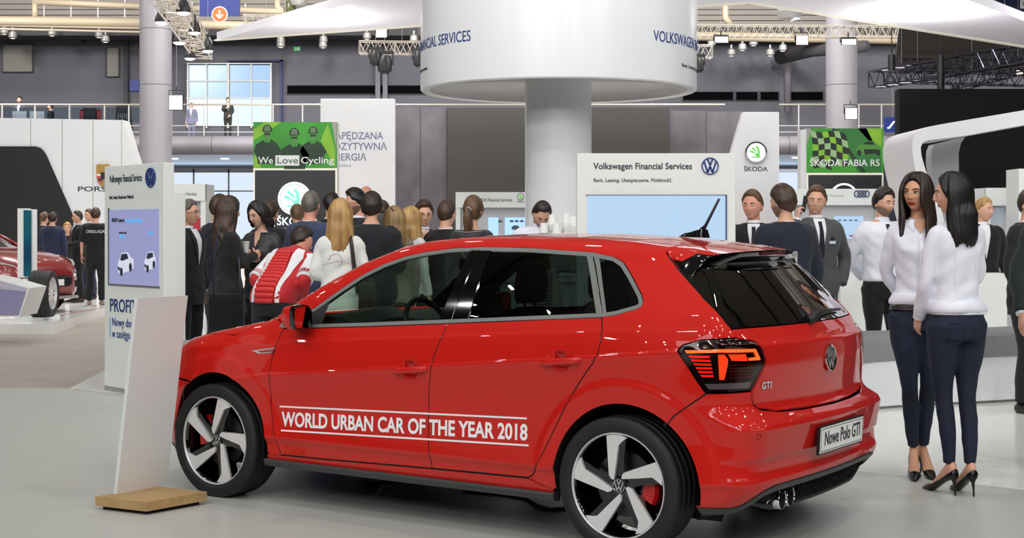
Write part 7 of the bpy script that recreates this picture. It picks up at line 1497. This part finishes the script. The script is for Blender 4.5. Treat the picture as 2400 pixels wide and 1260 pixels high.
mb = MB(); c = Vector(s.fpt(.0, .943, .02)); mb.tube([c+Vector((.032*a, 0, .024*b)) for a, b in ((-1, -.8), (-1, .8), (-.8, 1), (.8, 1), (1, .8), (1, -.8), (.8, -1), (-.8, -1), (-1, -.8))], .0042, 6, False); mb.tube([c+Vector((-.03, 0, 0)), c+Vector((.03, 0, 0))], .003, 5); s.mk('belt_buckle', mb.v, mb.f, mat('buckle_gold', '#d8a878', rough=.25, metal=1.))
mb = MB(); c = Vector(s.fpt(.068, 1.30, .010, False, .012)); mb.box(tuple(c-Vector((.014, .002, .022))), tuple(c+Vector((.014, .002, .022))), .003); s.mk('name_tag', mb.v, mb.f, M_CHR)
s, wm, dm = white_woman('woman with black shoulder-length hair in white shirt seen from behind, in black pumps', X_(2240, 8.12), 8.12, PI+.30, Z_(402, 8.12), (1.02, .02, .0), H_BLK, dict(L=((.222, -.02, 1.13), (.190, -.13, .93)), R=((.215, -.06, 1.15), (.06, -.20, 1.08))), {'L': dict(RH), 'R': dict(RH)}, ((.045, -.01), (-.055, .045)), 'fair', False, 'rose', False, hairk=dict(thick=.014, length=.33, azs=list(range(84, 292, 8)), lock=.019, flare=.5, follow=.55))
for sd in (1, -1):
    for a, b in ((( -.045, .045), (.90, .90)), ((-.045, -.045), (.90, .80)), ((.045, .045), (.90, .80)), ((-.045, 0), (.80, .785)), ((.045, 0), (.80, .785))):
        x0_, x1_ = a; z0_, z1_ = b; c0 = sd*.075
        def jp(x, z): q = s.fpt(x, max(z, .80), .004, True, .003); return (q[0], q[1]-(.80-z)*.3 if z < .80 else q[1], z)
        mb = MB(); mb.tube([jp(c0+x0_+(x1_-x0_)*t, z0_+(z1_-z0_)*t) for t in (0, .25, .5, .75, 1)], .0016, 5); s.mk('pocket_stitching', mb.v, mb.f, mat('denim_stitch', '#1c2438', rough=.8))
mb = MB(); mb.tube([s.fpt(x, 1.375-.012*abs(x)*6, .0005, True, .008) for x in np.linspace(-.12, .12, 9)], .0012, 5); s.mk('yoke_seam', mb.v, mb.f, wm)
for x in (-.07, .07): mb = MB(); mb.tube([s.fpt(x*(1-.25*(1.35-z)), z, .0015, True, .008) for z in np.linspace(1.34, 1.0, 8)], .0012, 5); s.mk('back_seam', mb.v, mb.f, wm)
# --- men at the right
s = man('man in dark suit with navy tie facing the viewer, half behind the navy suit', 1766, 12.4, -.15, 444, ('down', 'down'), BLK, (H_LBR, 'short'), TIEB, head=(-.35, .05, 0), sk='rosy', build=1.02, gaze=-.5)
s = man('man in navy suit with swept back hair seen from behind, right of the totem', 1840, 11.3, PI+.25, 434, ('down', 'down'), NAVY, (H_BRN, 'short'), None, shirt=False, head=(.45, .05, 0), build=1.10, stub=True, hairk=dict(thick=.020))
s = man('man in grey suit holding a phone to his ear, other hand in pocket', 1912, 13.0, .15, 433, ('pocket', ((.27, -.08, 1.19), (.175, -.035, 1.475))), GRYS, (H_LBR, 'short'), TIEB, head=(-.40, .08, .08), hands={'R': dict(d=(-.15, .18, 1), n=(-1, .1, .2), curl=.7)}, build=1.02)
w = s.W([(-.105, -.012, 1.61)])[0]; hp = s.o.matrix_world; c_, s_ = math.cos(.15), math.sin(.15); P = Vector((s.o.location.x+w[0]*c_-w[1]*s_, s.o.location.y+w[0]*s_+w[1]*c_, w[2]))
mb = MB(); mb.box((-.005, -.035, -.07), (.005, .035, .07), .004); o = mb.build('phone', M_INK); o.location = P; o.rotation_euler = (.25, .05, .2); props(o, 'dark phone held to the ear of the grey suited man', 'phone')
s.patch('pocket_square', [(1.335, .075, .115), (1.31, .075, .115)], TIEB and cloth(*TIEB), .008, .016); s.patch('name_badge', [(1.30, .065, .125), (1.275, .065, .125)], mat('badge_pale', '#cfd8e6'), .010, .016)
s = Person('young man in white shirt with hands behind his back, behind the bench', X_(2068, 13.5), 13.5, .25, Z_(441, 13.5), 'm', 0, 'fair', head=(.25, .05, 0), build=1.0); s.pose = dict(L='back', R='back'); s.hc = H_DBR; s.stub = True; s.body({'L': dict(RH), 'R': dict(RH)}); s.hair(H_DBR, 'short', .020)
wm = cloth('crisp_white_shirt', '#e6e9f4'); s.top('shirt', wm, .012, .95, 1.475, .012, .010, 6, wr=.003); s.bottom('trousers', cloth(*BLK)); s.shoes(mat('shoe_leather', '#18120f', rough=.3)); s.collar(wm); s.patch('tie', [(1.455, -.018, .018), (1.43, -.022, .022), (1.41, -.014, .014), (1.02, -.03, .03), (.99, -.004, .004)], cloth(*TIEB), .008, .012, nz=16)
mb = MB(); mb.tube([(.076, -.01, 1.64), (.075, .02, 1.58), (.06, .05, 1.50)], .003, 5); s.mk('earpiece_cord', mb.v, mb.f, M_TEXT)
s = man('person with fair hair mostly hidden behind the woman with black hair', 2303, 15.5, .0, 462, ('down', 'down'), BLK, (H_BLD, 'short'), None, build=.9, head=(.6, 0, 0))
# right edge
s = man('person in dark suit at the right edge, one arm and leg in view', 2412, 11.9, .7, 440, ('down', 'side_out'), BLK, (H_BRN, 'short'), TIEB, feet=((.11, .0), (-.24, -.10)), build=1.05)
s = man('person in dark green jacket cut off by the right edge', 2488, 9.0, .25, 395, ('down', 'side_out'), ('dark_green', '#10211c'), (H_BRN, 'short'), None, build=1.12)
for i in range(3):
    a, b = Vector(s.armpts(-1, 'side_out')[-1]), Vector(s.armpts(-1, 'side_out')[-2]); d = (a-b).normalized(); mb = MB(); mb.ball(tuple(a-d*(.03+.03*i)+Vector((-.012, -.052, 0))), .009, 8, 6); s.mk('cuff_button', mb.v, mb.f, M_CHR)
# --- crowd left of the column, front to back
s = man('grey haired man with glasses in dark suit, in profile beside the lilac screen totem', 440, 14.0, 1.15, 467, ('down', 'down'), DNV, (H_GRY, 'short'), None, head=(.15, .0, 0), hairk=dict(thick=.012)); s.spectacles()
s = man('man in blue suit standing behind the curly haired woman', 512, 14.6, 2.4, 455, ('down', 'down'), NAVY, (H_BRN, 'short'), None, shirt=False, build=1.05)
def handpos0(): pass
def lady(label, px, D, face, yt, col, st, pose, hands, top, bot, head=(0, 0, 0), hk=None, sk='fair', build=1., bend=0, heels=.05, topk=None, **k):
    s = Person(label, X_(px, D), D, face, Z_(yt, D), 'f', 0, sk, vox=.014, head=head, build=build, bend=bend, heels=heels); s.pose = dict(L=pose[0], R=pose[1]); s.hc = col; s.lash = True; s.lip = k.get('lip', 'rose'); s.hres = k.get('hres', 1); s.body(hands); s.hair(col, st, **(hk or dict(thick=.015))); tk = dict(add=.014, z0=.84, z1=1.465, arm=.011, loose=.008); tk.update(topk or {}); s.topo = s.top(k.get('tn', 'jacket'), cloth(*top), **tk); s.bottom('trousers', cloth(*bot), .006, .006); s.pumps(mat('pump_black', '#0a0a0c', rough=.5), heels); return s
LBLK = ('black_cloth', '#101012'); LEA = ('dark_leather', '#26262a', .45, .5)
s = lady('woman with long curly brown hair and shoulder bag, back to the viewer, holding a cup', 533, 12.9, 2.15, 463, H_BRN, 'full', (((.19, -.04, 1.16), (.08, -.24, 1.20)), ((.19, -.06, 1.17), (.03, -.26, 1.24))), {'L': dict(n=(-1, 0, 0), curl=.8), 'R': dict(n=(-1, 0, 0), curl=.8)}, LBLK, LBLK, hk=dict(thick=.028, length=.42, azs=list(range(75, 290, 12)), lock=.030, curl=1.0, flare=1.0), build=1.05, topk=dict(z0=.70, flare=.10))
mb = MB(); mb.loft([sup(.19, .15, .01, z) for z in (.45, .70, .86)]+[sup(.16, .12, .01, 1.0)]); s.mk('skirt', s.wrinkle(np.array(mb.v), .004), mb.f, cloth(*LBLK))
mb = MB(); mb.box((-.012, -.004, -.018), (.012, .004, .018)); q = s.mk('name_badge', np.array(mb.v)+np.array(s.fpt(-.09, 1.27, .02, False, .014)), mb.f, mat('badge_pale', '#cfd8e6'))
o = empty('shoulder_bag', (X_(532, 12.62), 12.62, .62), 0, 'black fringed shoulder bag hanging behind the curly haired woman', 'bag')
mb = MB(); mb.loft([[(a, b, z) for a, b in ((-.15, -.03), (.14, -.03), (.15, .03), (-.14, .03))] for z in (0, .02, .27, .30)]); mb.build('bag_body', cloth(*LBLK), o); mb = MB()
for i in range(22): mb.tube([(-.145+i*.0135, -.04, .26), (-.145+i*.0135, -.045, .02), (-.148+i*.0137, -.04, -.16)], .0055, 5)
q = mb.build('fringe', cloth(*LBLK), o); q['kind'] = 'stuff'
M_STR = mat('strap_blue_black', '#1c2438', rough=.3)
for pts in (((-.115, -.04, .29), (-.10, -.05, .55), (-.06, -.03, .87)), ((.125, -.04, .28), (.12, -.03, .40), (.10, .02, .62))):
    mb = MB(); limb(mb, pts, [.011, .010, .009], 6); mb.build('strap', M_STR, o, True); mb = MB(); mb.tube([(pts[0][0], pts[0][1], .27), (pts[0][0], pts[0][1], .32)], .009, 6); mb.build('clasp', M_CHR, o)
s = lady('woman with short dark hair in dark leather shirt holding a paper cup', 612, 13.3, -.30, 469, H_BLK, 'full', ('down', 'front_high'), {'L': dict(RH), 'R': dict(n=(0, -.2, -1), curl=1.0)}, LEA, LBLK, head=(-.35, .22, 0), hk=dict(thick=.020, length=.15, azs=list(range(80, 285, 14)), lock=.026, flare=.3), tn='shirt', sk='pale', hres=2)
s.patch('open_collar', [(1.47, -.030, .030), (1.42, -.028, .028), (1.33, -.004, .004)], s.sk, .006, .012); s.patch('placket', [(1.33, -.02, .02), (.9, -.02, .02)], cloth(*LEA), .006, .014, nz=12)
for z in (1.40, 1.35, 1.28): mb = MB(); mb.ball(s.fpt(.034 if z > 1.3 else .0, z, .014, False, .012), .006, 8, 5); s.mk('button', mb.v, mb.f, mat('buckle_gold', '#d8a878'))
def handpos(s, sd, off=(0, 0, 0)):
    q = 'L' if sd > 0 else 'R'; P = s.armpts(sd, s.pose[q]); d = (Vector(P[-1])-Vector(P[-2])).normalized(); w = Vector(s.W([Vector(P[-1])+d*.07+Vector(off)])[0]); return s.o.location+Matrix.Rotation(s.o.rotation_euler.z, 3, 'Z') @ w
def cup(s, sd, lab, off=(0, 0, 0)): o = empty('paper_cup', handpos(s, sd, off)-Vector((0, 0, .05)), 0, lab, 'cup'); mb = MB(); mb.lathe([(0, .002), (.026, 0), (.037, .095), (.039, .098), (.037, .100), (.034, .095), (.026, .01), (0, .01)], 20); mb.build('cup', M_CUP, o, 40); return o
cup(s, -1, 'white paper cup held by the short haired woman', (0, -.03, .03))
s = man('man in dark suit behind the short haired woman', 632, 15.3, PI-.4, 469, ('down', 'down'), DNV, (H_BRN, 'short'), None, shirt=False)
s = man('fair haired man in grey suit far behind beneath the lit round emblem', 697, 18.5, PI+.5, 478, ('down', 'down'), ('mid_grey_suit', '#5a5c62'), (H_LBR, 'short'), None, shirt=False, eyes=False)
s = man('grey haired man in blue suit left of the blonde woman', 728, 13.6, PI-.45, 446, ('front', 'down'), BLU, (H_GRY, 'short'), None, shirt=False, build=1.08, sk='rosy', head=(.2, 0, 0), hairk=dict(thick=.008))
s = man('dark haired man whose crown shows left of the bald man', 776, 15.8, PI, 449, ('down', 'down'), DNV, (H_BLK, 'short'), None, shirt=False)
# the man bending forward in a red and white jacket
rm = cloth('red_fleece', '#c01822', .7); s = Person('man in red and white padded team jacket bending forward, back to the viewer', X_(642, 12.0), 12.0, PI-.42, 1.70, 'm', 0, 'rosy', bend=.80, head=(-.45, -.30, 0), build=1.08, feet=((.16, .06), (-.14, -.05))); s.pose = dict(L='front', R='front'); s.hc = H_DBR; s.eyes = True; s.body({'L': dict(n=(-1, 0, 0), curl=.7), 'R': dict(n=(-1, 0, 0), curl=.7)}); s.hair(H_DBR, 'short', .018)
JK = s.top('jacket', rm, .022, .90, 1.480, .016, .010, 6)
wt = cloth('white_fleece', '#e8e8ec', .7); rp = cloth('padded_red', '#d42a2c', .5, .1)
for i in range(14):
    z = 1.36-i*.034; mb = MB(); mb.loft([[s.fpt(x, z+dz, off, True, .022) for x in np.linspace(-.075-.028*math.sin(i*.2), .075+.028*math.sin(i*.2), 9)] for dz, off in ((-.016, .001), (-.010, .014), (0, .019), (.010, .014), (.016, .001))], cap=False, closed=False); s.mk('quilted_panel', mb.v, mb.f, rp)
for sd in (1, -1): s.patch('white_panel', [(1.43, sd*.10, sd*.165), (1.34, sd*.09, sd*.185), (1.20, sd*.10, sd*.155), (1.0, sd*.10, sd*.135), (.91, sd*.105, sd*.14)], wt, .004, .022, True, 12)
for sd in (1, -1):
    P = s.armpts(sd, 'front'); mb = MB(); limb(mb, P[1:4], [.088, .082, .076], 16); s.mk('white_sleeve', mb.v, mb.f, wt)
    a, b = Vector(P[3]), Vector(P[2]); d = (a-b).normalized()
    for j in range(3): mb = MB(); c = a-d*(.03+.014*j); mb.tube([c, c+d*.006], [.0785, .0785], 18, False); s.mk('sleeve_stripe', mb.v, mb.f, rm)
v, f = text_geo('TEAM', .05, offset=.03, extr=.001); P = s.armpts(-1, 'front'); a, b = Vector(P[3]), Vector(P[2]); ax = (a-b).normalized(); ctr = a-ax*.05
e1 = Vector((-.45, 1, 0)); e1 = (e1-ax*e1.dot(ax)).normalized(); e2 = ax.cross(e1); an = .7-v[:, 0]/.076
s.mk('sleeve_lettering', [ctr+ax*(.012-y_+.0)+(e1*math.cos(t)+e2*math.sin(t))*.0800 for t, y_ in zip(an, v[:, 1])], f, rm, False)
s.collar(rm, .072, 1.475, .055); s.bottom('trousers', cloth('black_trousers', '#14161c'), .014); s.shoes(mat('shoe_leather', '#18120f')); 
cup(s, -1, 'white paper cup held by the man in the red jacket', (.0, -.02, .04))
s = lady('woman with long blonde hair in white jacket with a shoulder strap, back to the viewer', 797, 11.5, PI+.05, 467, H_BLD, 'full', ('front', 'front'), {'L': dict(n=(-1, 0, 0), curl=.6), 'R': dict(n=(-1, 0, 0), curl=.6)}, ('white_knit', '#e4e5e2', .8, .4), ('jeans_blue', '#1e2c4c'), hk=dict(thick=.022, length=.36, azs=list(range(70, 295, 8)), lock=.019, flare=.75), build=1.12, topk=dict(z0=.80, flare=.12, wr=.003), hres=2)
wmk = MATS['cloth_white_knit']
for z in (1.26, 1.02): mb = MB(); mb.tube([s.fpt(x, z-.25*(abs(x)) if z > 1.2 else z, .004, True, .016) for x in np.linspace(-.15, .15, 11)], .0018, 5); s.mk('jacket_seam', mb.v, mb.f, mat('seam_pale_grey', '#c2c2be', rough=.7))
mb = MB(); mb.tube([s.fpt(.03+.055*math.cos(t), 1.26+.055*math.sin(t), .003, True, .014) for t in [2*PI*i/24 for i in range(17)]], .0022, 5); s.mk('back_print', mb.v, mb.f, mat('print_grey', '#a9a9a8'))
mb = MB(); limb(mb, [s.fpt(-.09, 1.465, .004, True, .012), s.fpt(-.105, 1.38, .012, True, .014), s.fpt(-.125, 1.2, .014, True, .014), s.fpt(-.155, 1.0, .03, True, .014)], [.013, .016, .018, .018], 8); lb_ = s.mk('strap', mb.v, mb.f, mat('strap_brown_black', '#2a2624', rough=.5))
o = empty('shoulder_bag', (X_(862, 11.35), 11.35, .82), 0, 'dark handbag under the arm of the blonde woman in white', 'bag'); mb = MB(); mb.loft([[(a*w_, b*w_, z) for a, b in ((-.06, -.14), (.06, -.14), (.06, .14), (-.06, .14))] for z, w_ in ((0, .9), (.03, 1), (.24, .9), (.28, .5))]); mb.build('bag_body', mat('bag_leather', '#26221f', rough=.4), o, 40)
mb = MB(); mb.tube([(0, -.1, .26), (0, -.08, .33), (0, .08, .33), (0, .1, .26)], .012, 6); mb.build('handle', mat('bag_leather', '#26221f'), o)
s = man('bald man looking down between the blonde woman and the navy suit', 806, 14.0, .35, 463, ('down', 'down'), BLK, (H_GRY, 'bald'), None, sk='rosy', head=(-.1, .35, 0), hairk=dict(thick=.004))
s = man('dark haired bearded man with glasses in profile, behind the navy suit', 838, 15.0, -1.1, 443, ('down', 'down'), DNV, (H_BLK, 'short'), None, stub=True, head=(-.1, .1, 0), hairk=dict(thick=.022)); s.spectacles()
s = man('broad man in dark navy suit with dark hair, back to the viewer', 871, 12.9, PI-.1, 451, ('front', 'front'), ('deep_navy', '#10131c'), (H_DBR, 'short'), None, shirt=False, build=1.22, hairk=dict(thick=.018))
s = man('far bald man whose scalp shows above the dark haired man', 858, 17.0, PI, 433, ('down', 'down'), GRYS, (H_GRY, 'bald'), None, sk='rosy', shirt=False, hairk=dict(thick=.004), eyes=False)
s = man('brown haired man far behind, right of the broad navy suit', 897, 17.2, PI+.6, 469, ('down', 'down'), NAVY, (H_BRN, 'short'), None, shirt=False, eyes=False)
s = lady('woman with streaked blonde hair and hair clip in taupe jacket', 925, 13.0, PI+.35, 484, H_ASH, 'full', ('down', 'down'), {'L': RH, 'R': RH}, ('taupe', '#7d756c'), LBLK, hk=dict(thick=.020, length=.30, azs=list(range(60, 300, 10)), lock=.020, flare=.8))
mb = MB(); mb.tube(s.HT([(.05, .06, .12), (.03, .09, .09)]), .006, 6); s.mk('hair_clip', mb.v, mb.f, M_INK)
s = lady('woman with golden blonde hair in white checked top', 962, 13.4, PI-.6, 484, H_BLD, 'full', ('down', 'down'), {'L': RH, 'R': RH}, ('white_check', '#dcdcdc'), LBLK, hk=dict(thick=.018, length=.26, azs=list(range(60, 300, 11)), lock=.020, flare=.8))
s = man('man with round glasses holding his hand to his chin, facing the viewer', 992, 14.0, .15, 470, ('chin', 'down'), NAVY, (H_BRN, 'short'), None, head=(.1, .12, 0), hands={'L': dict(d=(-.2, .15, 1), n=(-.3, .9, 0), curl=1.1), 'R': RH}, hairk=dict(thick=.020)); s.spectacles()
s = man('balding man in dark suit turned away, left of the ponytail', 1046, 13.4, PI-.55, 467, ('down', 'down'), BLK, (H_BRN, 'receding'), None, shirt=False, head=(.0, 0, 0), hairk=dict(thick=.010))
s = lady('woman with light brown ponytail in dark hooded jacket', 1108, 12.4, PI-.35, 457, H_LBR, 'ponytail', ('down', 'down'), {'L': RH, 'R': RH}, ('charcoal_shell', '#25272e', .6), LBLK, hk=dict(thick=.014), build=1.15)
mb = MB(); limb(mb, [(-.13, .03, 1.44), (-.10, .10, 1.42), (0, .13, 1.40), (.10, .10, 1.42), (.13, .03, 1.44)], [.03, .045, .05, .045, .03], 10); s.mk('hood', mb.v, mb.f, MATS['cloth_charcoal_shell']); mb = MB(); mb.tube([(-.155, .04, 1.45), (-.12, .125, 1.455), (0, .165, 1.445), (.12, .125, 1.455), (.155, .04, 1.45)], .0035, 5); s.mk('piping', mb.v, mb.f, M_STEEL)
s = Person('barista in white shirt looking down over the paper cups', X_(1262, 13.35), 13.35, .05, 1.80, 'm', 0, 'fair', bend=.12, head=(.1, .62, .1)); s.pose = dict(L='front', R='front'); s.hc = H_DBR; s.stub = True; s.body({'L': RH, 'R': RH}); s.hair(H_DBR, 'short', .010); s.top('shirt', MATS['cloth_crisp_white_shirt'], .014, .93); s.bottom('trousers', cloth(*BLK)); s.shoes(MATS['shoe_leather']); s.collar(MATS['cloth_crisp_white_shirt'])
# behind the car: striped top and photographer seen through the windows
s = lady('person in black and white striped top seen through the rear side window', 1262, 11.9, PI+.2, 470+90, H_BRN, 'full', ('down', 'down'), {'L': RH, 'R': RH}, ('stripe_base', '#c9d0cc'), LBLK, hk=dict(thick=.015, length=.2), tn='top')
for i in range(16):
    z = 1.44-i*.030; a, b, c = sec_at('f', z); mb = MB(); mb.loft([sup(a+.0165, b+.0165, c, z+dz) for dz in (-.006, .006)], cap=False); s.mk('stripe', mb.v, mb.f, M_INK)
# --- far left stand
zp = .145
s = man('man in navy suit with his back to the viewer, behind the red sports car', 123, 26.6, PI-.1, 496, ('front', 'down'), ('navy_blue', '#1f2745'), (H_DBR, 'short'), None, shirt=False, z0=zp, eyes=False, hres=0, build=1.1)
s = man('red haired man half hidden left of the navy suited man', 103, 27.6, PI-.6, 496, ('down', 'down'), BLK, (H_LBR, 'short'), None, shirt=False, z0=zp, eyes=False, hres=0)
s = man('man in black suit and red tie facing left at the sports car', 183, 27.0, -.9, 493, ('front', 'front'), BLK, (H_DBR, 'short'), ('tie_red', '#6a1a20'), z0=zp, hres=0)
s = man('man in grey suit between the red tie and the black T-shirt', 210, 28.2, -.6, 489, ('down', 'down'), ('slate_blue', '#2a2d4a'), (H_LBR, 'short'), None, z0=zp, hres=0)
s = lady('fair haired woman whose small face shows beyond the sports car', 158, 29.3, .1, 520, H_BLD, 'full', ('down', 'down'), {'L': RH, 'R': RH}, LBLK, LBLK)
s = Person('man in black T-shirt with white staff lettering on the back', X_(224, 25.9), 25.9, PI+.1, Z_(486, 25.9)-zp, 'm', zp, 'fair', vox=.02); s.pose = dict(L='down', R='down'); s.hc = H_BRN; s.eyes = False; s.hres = 0; s.body({'L': RH, 'R': RH}); s.hair(H_BRN, 'short', .012); tm = cloth(*BLK); s.top('t_shirt', tm, .016, .84, 1.48, .016, .02, 4); s.bottom('trousers', tm, .008); s.shoes(mat('trainer_grey', '#8a7a6a'))
v, f = text_geo('OBSŁUGA', .075, offset=.03, extr=.0005); v[:, 0] -= v[:, 0].mean(); s.mk('lettering', [s.fpt(-x, 1.31+y_, .012, True, .016) for x, y_ in zip(v[:, 0], v[:, 1])], f, M_TEXT, False)
# upstairs
s = man('person standing upstairs by the big window looking down at a phone', 534, 60.9, .3, 224, ('low_front', 'front_high'), ('dark_olive', '#22221e'), (H_BLK, 'short'), None, z0=ZG, H=(318-224)*60.9/FPX, eyes=False, hres=0, vox=.03, head=(0, .3, 0))
s = man('blurred person upstairs left of the big window', 449, 64, .0, 228, ('down', 'down'), ('faded_lilac', '#6a6a80'), (H_BRN, 'short'), None, z0=ZG, H=1.7, eyes=False, hres=0, vox=.03)
s = man('man with dark beard seated behind the upstairs laptops', 46, 61.9, .0, 228, ('front', 'front'), ('grey_blue_jumper', '#4a4e58'), (H_BLK, 'short'), None, z0=ZG-.42, H=Z_(226, 61.9)-ZG+.42, eyes=False, hres=0, vox=.03, sit=True, stub=True, trousers=None)
s = man('person seated upstairs looking at a phone, right of the laptops', 119, 61.2, -1.3, 243, ('front', 'front'), BLK, (H_DBR, 'short'), None, z0=ZG-.48, H=Z_(242, 61.2)-ZG+.48, eyes=False, hres=0, vox=.03, sit=True)
